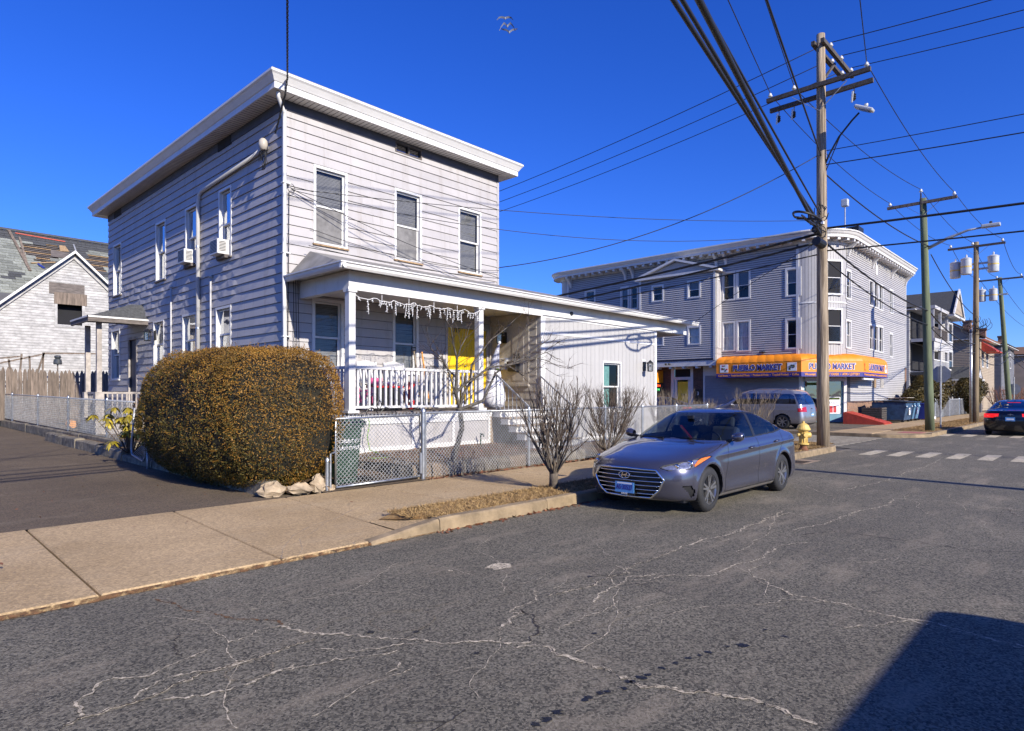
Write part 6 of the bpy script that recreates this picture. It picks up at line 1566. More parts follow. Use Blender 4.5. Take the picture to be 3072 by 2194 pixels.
# ---- generic shapes for the other vehicles
def simple_car(name, label, cat, L, H, Wd, paint, loc, rz, kind, group=None):
    hw = Wd/2
    if kind == 'boxvan':
        pr = [(.20, .25, L-.1, hw*.92, .5, 2.6, .2, 3), (.30, .06, L-.02, hw*.98, .6, 2.6, .2, 3.5), (.60, .0, L, hw, .65, 2.6, .15, 3.5), (.95, .30, L-.01, hw, .7, 3, .15, 3.5), (1.1, .7, L-.02, hw, .6, 3, .15, 3.5), (1.3, 1.05, L-.03, hw*.99, .5, 3, .15, 3.5), (1.7, 1.5, L-.05, hw*.97, .5, 3, .15, 3.5), (2.0, 1.85, L-.07, hw*.95, .5, 3, .15, 3.5), (H-.12, 2.1, L-.10, hw*.90, .5, 3, .2, 3.5), (H-.04, 2.3, L-.18, hw*.82, .5, 3, .2, 3.5), (H, 2.6, L-.35, hw*.6, .4, 3, .3, 3)]; dlo = [(1.7, 1.25), (2.6, 1.25), (2.6, 1.85), (2.2, 1.85)]; zb0, zt0 = 1.25, 1.9
    elif kind == 'van':
        pr = [(.20, .25, L-.15, hw*.92, .5, 2.6, .25, 3), (.30, .06, L-.03, hw*.97, .6, 2.6, .3, 3), (.50, .0, L, hw, .65, 2.6, .3, 3), (.75, .10, L-.02, hw, .7, 2.8, .3, 3), (.92, .35, L-.05, hw*.99, .7, 3, .28, 3), (1.05, .85, L-.08, hw*.975, .6, 3, .28, 3), (1.15, 1.15, L-.11, hw*.955, .5, 2.8, .28, 3.2),
              (1.35, 1.50, L-.20, hw*.92, .5, 2.8, .26, 3.2), (1.55, 1.85, L-.30, hw*.87, .5, 2.8, .26, 3.2), (1.68*H/1.8, 2.15, L-.42, hw*.82, .5, 2.6, .3, 3), (1.76*H/1.8, 2.45, L-.62, hw*.72, .5, 2.5, .4, 3), (H-.01, 2.8, L-1.0, hw*.5, .5, 2.4, .5, 2.6)]
        dlo = [(1.75, 1.10), (L-.40, 1.14), (L-.50, 1.50), (L-.7, 1.60), (2.4, 1.62), (2.05, 1.45)]; zb0, zt0 = 1.10, 1.60
    else:
        pr = [(.17, .25, L-.2, hw*.90, .6, 2.5, .4, 2.8), (.26, .06, L-.06, hw*.96, .7, 2.5, .5, 2.8), (.45, .0, L-.01, hw, .8, 2.5, .55, 2.8), (.62, .06, L, hw, .85, 2.6, .55, 2.8), (.74, .35, L-.02, hw*.99, .85, 3, .5, 2.8), (.85, .80, L-.03, hw*.98, .75, 3, .48, 2.8), (.93, 1.15, L-.06, hw*.95, .55, 3, .46, 2.8), (1.0, 1.36, L-.12, hw*.92, .45, 2.8, .46, 2.8),
              (1.04, 1.45, L-.40, hw*.895, .45, 2.7, .5, 2.6), (1.12, 1.62, L-.75, hw*.85, .45, 2.6, .5, 2.6), (1.22, 1.84, L-1.02, hw*.80, .45, 2.6, .5, 2.6), (1.32, 2.07, L-1.33, hw*.74, .45, 2.6, .52, 2.6), (H-.07, 2.25, L-1.58, hw*.66, .48, 2.5, .5, 2.6), (H-.025, 2.5, L-1.85, hw*.5, .4, 2.4, .4, 2.4), (H, 2.65, L-2.0, hw*.25, .2, 2.2, .2, 2.2)]
        dlo = [(1.75, 1.01), (3.3, 1.03), (L-.85, 1.10), (L-1.25, 1.28), (2.9, H-.10), (2.3, H-.11), (2.0, 1.2)]; zb0, zt0 = 1.02, H-.11
    w0, w1 = .95, L-1.02 if kind != 'van' else L-1.0
    c = CarBody(pr, (w0, w1), .33, L, (lambda x, z: .01*math.exp(-((z-.86)/.03)**2),))
    def cl(x, y, z, q, qt):
        qr = qt-q; xr = c.f[1](z); xf = c.f[0](z)
        if z > zb0:
            if z < zt0 and (xr-x) < (.20 if kind == 'van' else .36): return ('rear_window', 'dark_glass', .003, 0)
            if z < zt0 and x-xf < .34: return ('windshield', 'dark_glass', .003, 0)
            if inpoly(x, z, dlo): return ('window_trim', 'plastic_black', 0, 0) if abs(x-2.75) < .03 or abs(x-3.75) < .03 else ('side_window', 'dark_glass', .003, 0)
        if kind == 'van':
            if .78 < z < 1.02 and qr > .62 and qr < 1.15 and z < 1.02-.16*(qr-.62): return ('tail_light', 'red_lens', -.006, 0)
        else:
            if .74 < z < .90 and .40 < qr < 1.05 and z > .74+.06*max(0, (.62-qr)/.22) : return ('tail_light', 'tail_lit' if group == 'lit' else 'red_lens', -.006, 0)
        if z < .26: return ('valance', 'plastic_black', 0, 0)
        if .60 < z < .72 and .62 < q < 1.05: return ('headlight', 'headlight_inner', .004, 0)
        return ('body', None, 0, 0)
    t, b = make_car(name, label, cat, c, paint, loc, rz, cl, glass='dark_glass', track=hw-.115, nz=64, nx=130, spoke='single')
    # rear plate, bumper line, emblem
    zp = .68 if kind == 'car' else .66; xx = c.f[1](zp)+.004
    p_ = MB().box((xx-.012, -.155, zp-.08), (xx+.004, .155, zp+.08)).build('number_plate', 'plate_blue', t, local=True)
    MB().box((xx+.0045, -.12, zp-.035), (xx+.006, .12, zp+.03)).build('plate_text', 'letter_white', p_, local=True)
    mb = MB(); zz = .86 if kind == 'car' else .92; xx = c.f[1](zz)+.004
    mb.prism([(xx, -.10, zz-.012), (xx, -.035, zz-.012), (xx, -.03, zz-.03), (xx, .03, zz-.03), (xx, .035, zz-.012), (xx, .10, zz-.012), (xx, .09, zz+.012), (xx, .035, zz+.012), (xx, .03, zz+.03), (xx, -.03, zz+.03), (xx, -.035, zz+.012), (xx, -.09, zz+.012)], (.008, 0, 0)); mb.build('emblem', 'chrome', t, local=True)
    for pts in ([(1.5, 1.0), (1.45, .3)], [(2.62, 1.0), (2.6, .3)], [(3.6 if kind == 'car' else 3.75, 1.0), (3.45 if kind == 'car' else 3.7, .3)]): surf_line(t, c, pts, 'door_seam', 'plastic_black', .01, n=10)
    for sg in (-1, 1): MB().blob((1.75, sg*(hw+.06), zb0-.02), (.08, .1, .07)).build('mirror', paint, t, local=True, smooth=True)
    return t, c
# black saloon driving away along the street (nose towards +X)
bs, bc = simple_car('black_car', 'black saloon with red tail lamps stopped beyond the crosswalk', 'car', 4.9, 1.46, 1.85, 'paint_black', (32.4+4.9, 3.02, 0), math.pi, 'car', group='lit')
MB().box((4.9-1.52, -.22, 1.325), (4.9-1.40, .22, 1.35)).build('brake_lamp', 'tail_lit', bs, local=True)
mb = MB(); mb.cbox((4.9-1.75, 0, 1.46), (.16, .02, .05)); mb.build('antenna', 'paint_black', bs, local=True)
# silver minivan in front of the shutter (nose towards +Y)
sv, vc = simple_car('minivan', 'silver minivan parked by the market shutter with its rear to the street', 'minivan', 5.1, 1.82, 1.97, 'paint_silver', (30.3, 9.9+5.1, MK), -math.pi/2, 'van')
for sg in (-1, 1): MB().tube([(2.7, sg*.62, 1.75), (2.9, sg*.62, 1.83), (4.1, sg*.60, 1.83), (4.35, sg*.60, 1.73)], .018, 6).build('roof_rail', 'galv', sv, local=True, smooth=True)
simple_car('parked_car', 'grey car parked behind the pale shrubs by the brick wall', 'car', 4.5, 1.5, 1.8, 'paint_grey', (31.6, 20.8, MK), -math.pi/2, 'car')
# delivery van standing on the near side of the street (casts the shadow in the foreground)
simple_car('delivery_van', 'white van parked on the near kerb behind the viewpoint', 'van', 5.4, 2.2, 1.95, 'paint_white', (.08, -3.98, 0), 0, 'boxvan')
# ---------------------------------------------------------------- market building on the far corner
class WallG:
    """wall plane given by origin, horizontal direction and outward normal"""
    def __init__(s, o, u, n): s.o, s.u, s.n = Vector(o), Vector(u).normalized(), Vector(n).normalized()
    def P(s, u, z, off=0.0): return Vector((s.o.x, s.o.y, 0))+s.u*u+s.n*off+Vector((0, 0, z))
    def box(s, mb, u0, u1, z0, z1, o0, o1):
        V = [s.P(u, z, o) for o in (o0, o1) for u, z in ((u0, z0), (u1, z0), (u1, z1), (u0, z1))]
        return mb.add(V, [(0, 1, 2, 3), (4, 7, 6, 5), (0, 4, 5, 1), (1, 5, 6, 2), (2, 6, 7, 3), (3, 7, 4, 0)])
    def at(s, px, py):
        """photo pixel -> (u, z) on this wall"""
        r = ray(px, py); k = (s.o.x*s.n.x+s.o.y*s.n.y)/(r.x*s.n.x+r.y*s.n.y); p = Vector((r.x*k, r.y*k, CH+r.z*k))
        return (p-Vector((s.o.x, s.o.y, p.z))).dot(s.u), p.z
    def hole(s, px0, px1, py0, py1):
        a = s.at(px0, py0); b = s.at(px1, py0); c = s.at(px0, py1)
        return (min(a[0], b[0]), max(a[0], b[0]), min(a[1], c[1]), max(a[1], c[1]))
pmat('market_siding', (.40, .385, .385), .5, .06, 1.0, rnd=.02)
pmat('market_trim', (.62, .61, .60), .45, .05, 3)
pmat('shutter_grey', (.30, .29, .30), .5, .12, 2)
pmat('poster_red', (.5, .03, .03), .5, .3, 9); pmat('poster_mix', (.30, .10, .05), .6, col2=(.2, .35, .1), scale=14); pmat('teal_frame', (.12, .26, .34), .5, .1, 4); pmat('ice_blue', (.33, .52, .66), .4, .1, 4)
def brickmat(name, c1, c2, mort, sc=1.0, axis='y'):
    m = pmat(name, c1, .85, .2, 6); t = m.node_tree; N = t.nodes; L = t.links; b = N['Principled BSDF']
    br = N.new('ShaderNodeTexBrick'); br.inputs['Color1'].default_value = (*c1, 1); br.inputs['Color2'].default_value = (*c2, 1); br.inputs['Mortar'].default_value = (*mort, 1)
    br.inputs['Scale'].default_value = sc; br.inputs['Brick Width'].default_value = .21; br.inputs['Row Height'].default_value = .075; br.inputs['Mortar Size'].default_value = .008
    tc = N.new('ShaderNodeTexCoord'); sp = N.new('ShaderNodeSeparateXYZ'); cb_ = N.new('ShaderNodeCombineXYZ'); ad = N.new('ShaderNodeMath'); L.new(tc.outputs['Object'], sp.inputs[0])
    L.new(sp.outputs[0], ad.inputs[0]); L.new(sp.outputs[1], ad.inputs[1]); L.new(ad.outputs[0], cb_.inputs[0]); L.new(sp.outputs[2], cb_.inputs[1]); L.new(cb_.outputs[0], br.inputs['Vector']); L.new(br.outputs[0], b.inputs['Base Color'])
    bp = N.new('ShaderNodeBump'); bp.inputs['Strength'].default_value = .6; bp.inputs['Distance'].default_value = .01; L.new(br.outputs['Fac'], bp.inputs['Height']); bp.invert = True; L.new(bp.outputs[0], b.inputs['Normal'])
brickmat('brick_wall', (.30, .15, .09), (.16, .075, .05), (.30, .25, .19)); brickmat('brick_dark', (.13, .06, .045), (.07, .035, .03), (.12, .10, .08))
MX, MY, MR, MB_, ME = 36.6, 10.8, 1.9, 29.0, 52.4; ZC = 10.2; GZ = 3.85
mk = thing('market_building', 'three storey pale grey clapboard corner building with bracketed cornice and orange awning', 'building', (MX, MY, MK))
WA = WallG((MX, 0, 0), (0, 1, 0), (-1, 0, 0)); WBy = WallG((35.81, 0, 0), (0, 1, 0), (-1, 0, 0)); WC = WallG((0, MY, 0), (1, 0, 0), (0, -1, 0))
BY0, BY1 = 17.19, 22.45
wa = [WA.hole(*q) for q in ((2165.5, 2207, 818, 905), (2209, 2252.4, 812, 900), (2165.5, 2207, 966, 1056), (2209, 2252.4, 962, 1056), (2355.8, 2404, 806, 892), (2355.8, 2404, 956, 1049), (1755, 1787, 873, 925), (1862, 1888, 862, 932), (1890, 1916, 860, 930), (1755, 1787, 985, 1040), (1862, 1888, 985, 1040))]
wb = [WBy.hole(*q) for q in ((1955, 1992, 858, 908), (2062, 2103, 844, 897), (2062, 2103, 980, 1036), (1955, 1992, 985, 1040))]
wc = [WC.hole(*q) for q in ((2606, 2619.5, 837, 917), (2620, 2634, 842, 923), (2634.5, 2648, 850, 930), (2667, 2678, 866, 940), (2606, 2619.5, 970, 1050), (2620, 2634, 973, 1054), (2634.5, 2648, 976, 1058), (2667, 2677, 998, 1072), (2536.5, 2552, 806, 896), (2536.5, 2552, 957, 1045))]
inn = lambda hs: [(a+.05, b-.05, c+.05, d-.05) for a, b, c, d in hs]
def core(W, u0, u1, z0, z1, hs, nm='wall', mat='market_siding'):
    mb = MB()
    for q in pieces(u0, u1, z0, z1, inn(hs)): W.box(mb, *q, -.08, 0)
    mb.build(nm, 'frieze_dark', mk)  # dark core seen through the gaps paints the shadow of each siding course
core(WA, MY+MR, MB_, GZ, ZC, wa+[(BY0+.05, BY1-.05, GZ, 9.1)]); core(WBy, BY0, BY1, GZ-.1, 9.15, wb); core(WC, MX+MR, ME, 1.28, ZC, wc)
MB().box((35.81, BY0, GZ-.1), (MX+.05, BY0+.06, 9.15)).box((35.81, BY1-.06, GZ-.1), (MX+.05, BY1, 9.15)).box((35.85, BY0+.06, GZ-.1), (MX, BY1-.06, GZ-.04)).build('bay_return', 'market_siding', mk)
MB().box((ME-.08, MY, .1), (ME, 29, ZC)).box((MX+1, 29+.5, .1), (ME, 29.6, ZC)).build('wall', 'market_siding', mk)
clapboards(WA, MY+MR+.12, MB_-.1, GZ, ZC, .125, wa+[(BY0, BY1, GZ, 9.15)], 'market_siding', mk, lap=.03, gap=.030, name='siding', one=True)
clapboards(WBy, BY0+.14, BY1-.14, GZ, 9.1, .125, wb, 'market_siding', mk, lap=.03, gap=.030, name='siding', one=True)
clapboards(WC, MX+MR+.05, ME-.1, 1.30, ZC, .125, wc+[(MX+MR, 39.2, 1.3, 3.9)], 'market_siding', mk, lap=.026, gap=.022, name='siding', one=True)
for W, hs in ((WA, wa), (WBy, wb), (WC, wc)):
    for i, h in enumerate(hs): window(W, h, mk, 'curtain' if i in (2, 3, 9) else ('blind_top' if i % 3 == 1 else 'none'), casing=.11, trim='market_trim', proud=.045, recess=.05, simple=True, sill=None, mid=.48)
for W, u in ((WBy, BY0), (WBy, BY1-.14), (WA, MB_-.1), (WC, ME-.12)):
    mb = MB(); W.box(mb, u, u+.14, GZ-.1 if W is not WC else 1.2, 9.15 if W is WBy else ZC, .002, .04); mb.build('corner_board', 'market_trim', mk)
mb = MB(); WA.box(mb, MY+MR-.02, MY+MR+.12, GZ, ZC-.3, .002, .05); mb.build('corner_board', 'market_trim', mk)
# narrow window on the bay side
WS = WallG((0, BY0, 0), (1, 0, 0), (0, -1, 0))
for z0, z1 in ((4.5, 6.1), (7.0, 8.6)): window(WS, (36.0, 36.4, z0, z1), mk, 'none', casing=.05, trim='market_trim', proud=.03, recess=.03, simple=True, sill=None)
# rounded corner with vertical boards
CXm, CYm = MX+MR, MY+MR; n = 18
for k in range(n):
    a0 = R(180+90*k/n)+.004; a1 = R(180+90*(k+1)/n)-.004; mb = MB()
    P = lambda a, r, z: (CXm+r*math.cos(a), CYm+r*math.sin(a), z)
    for z0, z1 in ((GZ, 6.72), (6.80, ZC-.25)):
        mb2 = MB(); mb2.add([P(a0, MR, z0), P(a1, MR, z0), P(a1, MR, z1), P(a0, MR, z1), P(a0, MR-.04, z0), P(a1, MR-.04, z0), P(a1, MR-.04, z1), P(a0, MR-.04, z1)], [(0, 1, 2, 3), (4, 7, 6, 5), (0, 4, 5, 1), (1, 5, 6, 2), (2, 6, 7, 3), (3, 7, 4, 0)]); mb2.build('corner_panel_board', 'market_siding', mk)
def arcband(r0, r1, z0, z1, nm, mat, a_0=180, a_1=270, cx=None, cy=None):
    cx = CXm if cx is None else cx; cy = CYm if cy is None else cy
    mb = MB(); rows = []
    for r, z in ((r0, z0), (r1, z0), (r1, z1), (r0, z1)): rows.append([(cx+r*math.cos(R(a)), cy+r*math.sin(R(a)), z) for a in np.linspace(a_0, a_1, 19)])
    mb.grid(rows+[rows[0]]); return mb.build(nm, mat, mk)
arcband(MR-.06, MR-.045, GZ-.2, ZC, 'corner_wall', 'frieze_dark'); arcband(MR-.02, MR+.03, 6.72, 6.80, 'band', 'market_trim'); arcband(MR-.02, MR+.05, ZC-.25, ZC, 'band', 'market_trim')
# the windows in the rounded corner
for ang in (235,):
    a = R(ang); nn = Vector((math.cos(a), math.sin(a), 0)); WT = WallG((CXm+(MR-.02)*nn.x, CYm+(MR-.02)*nn.y, 0), (-nn.y, nn.x, 0), nn)
    for z0, z1 in ((4.5, 6.4), (7.15, 9.05)):
        mb = MB(); WT.box(mb, -.5, .5, z0, z1, -.1, .03); mb.build('window_box', 'market_trim', mk); window(WT, (-.52, .52, z0-.02, z1+.02), mk, 'blind_top', casing=.1, trim='market_trim', proud=.12, recess=-.075, simple=True, sill=None, depth=.015)
# cornice swept along side wall, corner and front
path = [(Vector((MX, y, 0)), Vector((-1, 0, 0))) for y in (MB_, CYm)]
for a in np.linspace(180, 270, 12)[1:]: path.append((Vector((CXm+MR*math.cos(R(a)), CYm+MR*math.sin(R(a)), 0)), Vector((math.cos(R(a)), math.sin(R(a)), 0))))
path.append((Vector((ME, MY, 0)), Vector((0, -1, 0))))
bk = []
for a in np.linspace(90, 180, 10)[:-1]: bk.append((Vector((MX+1.2+1.2*math.cos(R(a)), MB_+1.2*math.sin(R(a)), 0)), Vector((math.cos(R(a)), math.sin(R(a)), 0))))
path = bk+path
def psweep(prof, nm, mat):
    rows = [[p+nrm*o+Vector((0, 0, z)) for p, nrm in path] for o, z in prof]; mb = MB(); mb.grid(rows); return mb.build(nm, mat, mk)
psweep([(0, ZC+.02), (.60, ZC+.02)], 'soffit', 'market_trim'); psweep([(.58, ZC+.0), (.60, ZC+.0), (.60, ZC+.14), (.66, ZC+.2), (.72, ZC+.32), (.76, ZC+.33), (.76, ZC+.40), (.2, ZC+.42)], 'cornice', 'market_trim'); psweep([(.0, ZC-.16), (.05, ZC-.16), (.05, ZC+.02)], 'frieze_board', 'market_trim')
MB().box((MX+.3, MY+1.9, ZC+.36), (ME, MB_+1, ZC+.41)).box((MX+1.9, MY+.2, ZC+.36), (ME, MY+1.9, ZC+.411)).build('roof', 'roof_tar', mk)
arcband(1.16, 1.2, .2, ZC, 'corner_wall', 'market_siding', 90, 180, MX+1.2, MB_)
def bracket(p, nrm, big=False):
    a = math.atan2(nrm.y, nrm.x); M = Matrix.Rotation(a, 3, 'Z'); mb = MB()
    if not big: mb.cbox(p+nrm*.32+Vector((0, 0, ZC-.06)), (.46, .16, .15), M)
    else:
        t_ = Vector((-nrm.y, nrm.x, 0))*.07; pr = [(0, -.75), (.10, -.75), (.16, -.5), (.34, -.28), (.50, -.14), (.50, 0), (0, 0)]
        mb.prism([p+nrm*o+t_*-1+Vector((0, 0, ZC+z)) for o, z in pr], t_*2)
    mb.build('bracket', 'market_trim', mk)
y = CYm+.35
while y < MB_: bracket(Vector((MX, y, 0)), Vector((-1, 0, 0))); y += .58
for a in np.linspace(190, 262, 6): bracket(Vector((CXm+MR*math.cos(R(a)), CYm+MR*math.sin(R(a)), 0)), Vector((math.cos(R(a)), math.sin(R(a)), 0)))
x = CXm+.3
while x < ME: bracket(Vector((x, MY, 0)), Vector((0, -1, 0))); x += .58
for y in (16.9, 17.5, 23.4, 24.0, 28.7): bracket(Vector((MX, y, 0)), Vector((-1, 0, 0)), True)
for x in (38.7, 43.6, 48.2, 52.1): bracket(Vector((x, MY, 0)), Vector((0, -1, 0)), True)
for k in range(40): MB().box((CXm+.4+k*.34, MY-.06, ZC-.42), (CXm+.48+k*.34, MY-.022, ZC-.24)).build('dentil', 'market_trim', mk)
vt = WC.at(2628, 790); MB().box((vt[0]-.2, MY-.05, vt[1]-.75), (vt[0]+.2, MY-.01, vt[1]+.25)).build('louvre_vent', 'market_trim', mk)
# pediment over the bay
py0, py1, pz0, pz1 = BY0-.25, BY1+.25, 9.12, 10.02; mid = (py0+py1)/2
MB().prism([(35.86, py0+.3, pz0+.1), (35.86, py1-.3, pz0+.1), (35.86, mid, pz1-.06)], (.7, 0, 0)).build('pediment', 'market_siding', mk)
mb = MB(); 
for a, b in (((py0, pz0), (py1, pz0)), ((py0, pz0+.05), (mid, pz1+.05)), ((mid, pz1+.05), (py1, pz0+.05))): mb.bar((35.72, a[0], a[1]), (35.72, b[0], b[1]), .24, .13)
mb.build('pediment_moulding', 'market_trim', mk); mb = MB(); mb.add([(35.6, py0, pz0+.1), (35.6, mid, pz1+.12), (35.6, py1, pz0+.1), (MX, py0, pz0+.1), (MX, mid, pz1+.12), (MX, py1, pz0+.1)], [(0, 1, 4, 3), (1, 2, 5, 4)]); mb.build('pediment_roof', 'roof_tar', mk)
MB().box((35.65, py0, pz0-.07), (MX, BY0-.001, pz0+.06)).build('pediment_moulding', 'market_trim', mk)
# ground floor of the side wall: entablature, brick piers, yellow door, shutter
ent = MB().box((35.83, BY0, GZ-.42), (36.55, MB_, GZ-.105)).build('entablature', 'market_trim', mk)
MB().box((MX-.02, MY+MR, GZ-.32), (MX+.1, BY0, GZ)).build('entablature', 'market_trim', mk)
for y in np.arange(BY0+.3, MB_, .9): MB().box((35.86, y, GZ-.55), (36.3, y+.14, GZ-.421)).build('corbel', 'market_trim', mk)
def seg(px0, px1, nm, mat, z0, z1, o0=-.1, o1=0.0):
    a = WA.at(px0, 1150)[0]; b = WA.at(px1, 1150)[0]; mb = MB(); WA.box(mb, min(a, b), max(a, b), z0, z1, o0, o1); return mb.build(nm, mat, mk)
seg(1900, 2012, 'brick_pier', 'brick_dark', .1, GZ-.42, -.3, 0); seg(2080, 2108, 'brick_pier', 'brick_dark', .1, GZ-.3, -.3, .02)
seg(2013, 2022, 'door_frame', 'market_trim', .1, GZ-.42); seg(2071, 2079.5, 'door_frame', 'market_trim', .1, GZ-.42); seg(2022.5, 2070.5, 'transom_bar', 'market_trim', 2.62, 2.80)
seg(2022.5, 2070.5, 'transom', 'dark_room', 2.81, 3.30, -.2, -.1); seg(2022.5, 2070.5, 'transom_head', 'market_trim', 3.30, GZ-.43)
seg(2022.5, 2030, 'door_frame', 'market_trim', .1, 2.61, -.12, -.05); seg(2063, 2070.5, 'door_frame', 'market_trim', .1, 2.61, -.12, -.05)
yd = seg(2031, 2062, 'shop_door', 'yellow_door', .15, 2.5, -.16, -.1)
dy = WA.at(2047, 1150)[0]
for z0, z1 in ((1.75, 2.15), (.9, 1.6), (.3, .8)):
    for s_ in (-.22, .06): mb = MB(); WA.box(mb, dy+s_-.0, dy+s_+.17, z0, z1, -.099, -.09); mb.build('panel', 'yellow_door', yd)
text_part('door_number', '124', 'letter_black', yd, WA.P(dy, 1.68, -.085), (0, -1, 0), (0, 0, 1), .2, .004)
for px in (1948, 2095): mb = seg(px-10, px+10, 'notice_board', 'iron_black', 1.2, 2.0, 0, .05); text_part('notice_number', '3', 'letter_white', mb, WA.P(WA.at(px, 1150)[0], 1.75, .06), (0, -1, 0), (0, 0, 1), .3, .003)
a = WA.at(2110, 1150)[0]; b = WA.at(2404, 1150)[0]
mb = MB(); WA.box(mb, b, a, .1, .95, -.2, 0); mb.build('brick_base', 'brick_dark', mk)
for k in range(28): mb = MB(); mb.add([WA.P(b+.12, .96+k*.066, 0), WA.P(a-.12, .96+k*.066, 0), WA.P(a-.12, .96+k*.066, .03), WA.P(b+.12, .96+k*.066, .03), WA.P(b+.12, 1.02+k*.066, .008), WA.P(a-.12, 1.02+k*.066, .008)], [(0, 1, 2, 3), (3, 2, 5, 4)]); mb.build('shutter_slat', 'shutter_grey', mk)
mb = MB(); WA.box(mb, b+.1, a-.1, .95, 2.85, -.08, 0); mb.build('shutter_backing', 'shutter_grey', mk)
for q in ((b, b+.12, .95, 2.85), (a-.12, a, .95, 2.85), (b, a, 2.85, GZ-.33)): mb = MB(); WA.box(mb, *q, -.05, .035); mb.build('shutter_frame', 'market_trim', mk)
# chamfered shop entrance under the rounded corner
pA, pB = Vector((MX, CYm-.0, 0)), Vector((CXm, MY, 0)); nD = Vector((-1, -1, 0)).normalized(); WD = WallG((pA+nD*-.0)[:], (pB-pA)[:], nD[:]); Ld = (pB-pA).length
def dpart(u0, u1, z0, z1, nm, mat, o0=-.1, o1=0, par=None): mb = MB(); WD.box(mb, u0, u1, z0, z1, o0, o1); return mb.build(nm, mat, par or mk)
dpart(.0, .28, .1, GZ, 'entrance_pier', 'market_trim'); dpart(Ld-.16, Ld, .1, GZ, 'entrance_pier', 'market_trim', -.1, .05); dpart(.28, Ld-.16, 2.42, GZ-.2, 'shutter_box', 'beige_panel', -.1, .18)
sdoor = dpart(.3, Ld-.18, .15, 2.42, 'shop_entrance', 'dark_room', -.5, -.45); 
for u in (.3, 1.32, 1.42, Ld-.24): dpart(u, u+.07, .15, 2.42, 'mullion', 'teal_frame', -.12, -.04, sdoor)
dpart(.37, Ld-.24, .15, .6, 'kick_panel', 'teal_frame', -.12, -.06, sdoor)
for u0, u1 in ((.37, 1.32), (1.49, Ld-.24)): mb = MB(); mb.quad(WD.P(u0, .6, -.08), WD.P(u1, .6, -.08), WD.P(u1, 2.42, -.08), WD.P(u0, 2.42, -.08)); mb.build('pane', 'dark_glass', sdoor)
pst = dpart(1.52, Ld-.30, .62, 1.55, 'poster', 'letter_white', -.075, -.06, sdoor); text_part('poster_text', 'SMASH', 'shutter_grey', pst, WD.P(1.52+.36, 1.22, -.055), WD.u[:], (0, 0, 1), .2, .002, fit=.6)
for k, m_ in enumerate(('poster_red', 'poster_red', 'poster_red')): dpart(1.57+k*.21, 1.74+k*.21, .68, 1.06, 'poster_can', m_, -.06, -.052, pst)
dpart(1.55, Ld-.34, 1.40, 1.52, 'poster_band', 'grass_green', -.06, -.053, pst); dpart(.45, 1.2, 2.2, 2.36, 'sticker', 'grass_green', -.078, -.07, sdoor)
# brick base and cellar hatch on the street front
MB().box((CXm, MY-.06, .1), (ME, MY-.005, 1.28)).build('brick_base', 'brick_wall', mk)
MB().box((ME-.35, MY-.05, 1.281), (ME+.01, MY-.03, 3.6)).build('brick_pier', 'brick_wall', mk)
# ------------------------------------------------ awning
aw = thing('shop_awning', 'orange fabric awning with blue lettering round the market corner', 'awning', (35.7, 12.3, 2.66))
zt, zf, zbt = 3.95, 3.52, 2.66
A0, A1, A2, A3 = Vector((35.7, 17.1, 0)), Vector((35.7, 12.25, 0)), Vector((38.25, 9.9, 0)), Vector((43.4, 9.9, 0))
I0, I1, I2, I3 = Vector((36.58, 17.1, 0)), Vector((36.58, 12.75, 0)), Vector((38.5, 10.78, 0)), Vector((43.4, 10.78, 0))
for (P0, P1, Q0, Q1, ns) in ((A0, A1, I0, I1, 10), (A1, A2, I1, I2, 8), (A2, A3, I2, I3, 11)):
    for k in range(ns):      # each scallop of the hood between two ribs
        rows = []
        for j in range(6):
            a = R(90*j/5); row = []
            for i in range(5):
                f = (k+i/4)/ns; p = P0.lerp(P1, f); q = Q0.lerp(Q1, f); w_ = q.lerp(p, math.sin(a)); z = zf+(zt-zf)*math.cos(a); puff = .022*math.sin(math.pi*i/4)
                nn = (p-q).normalized(); row.append(w_+nn*puff*math.sin(a)*.6+Vector((0, 0, z+puff*math.cos(a)*.8)))
            rows.append(row)
        MB().grid(rows).build('hood_panel', 'orange_awning', aw, smooth=True)
    d = (P1-P0).normalized(); nn = Vector((d.y, -d.x, 0)); nn = nn if nn.dot(P0-Q0) > 0 else -nn
    mb = MB(); mb.add([P0+Vector((0, 0, zbt+.24)), P1+Vector((0, 0, zbt+.24)), P1+Vector((0, 0, zf)), P0+Vector((0, 0, zf)), P0-nn*.02+Vector((0, 0, zbt+.24)), P1-nn*.02+Vector((0, 0, zbt+.24)), P1-nn*.02+Vector((0, 0, zf)), P0-nn*.02+Vector((0, 0, zf))], [(0, 1, 2, 3), (7, 6, 5, 4), (0, 4, 5, 1)]); mb.build('valance', 'orange_awning', aw)
    mb = MB(); mb.add([P0+nn*.004+Vector((0, 0, zbt)), P1+nn*.004+Vector((0, 0, zbt)), P1+nn*.004+Vector((0, 0, zbt+.25)), P0+nn*.004+Vector((0, 0, zbt+.25)), P0-nn*.02+Vector((0, 0, zbt)), P1-nn*.02+Vector((0, 0, zbt)), P1-nn*.02+Vector((0, 0, zbt+.25)), P0-nn*.02+Vector((0, 0, zbt+.25))], [(0, 1, 2, 3), (7, 6, 5, 4), (0, 4, 5, 1), (3, 2, 6, 7)]); mb.build('blue_band', 'awning_blue', aw)
for (P0, Q0) in ((A0, I0), (A3, I3)):
    pts = [Q0+Vector((0, 0, zbt))]+[P0+Vector((0, 0, zbt))]+[Q0.lerp(P0, math.sin(R(a)))+Vector((0, 0, zf+(zt-zf)*math.cos(R(a)))) for a in (90, 72, 54, 36, 18, 0)]
    MB().quad(*pts).build('end_panel', 'orange_awning', aw)
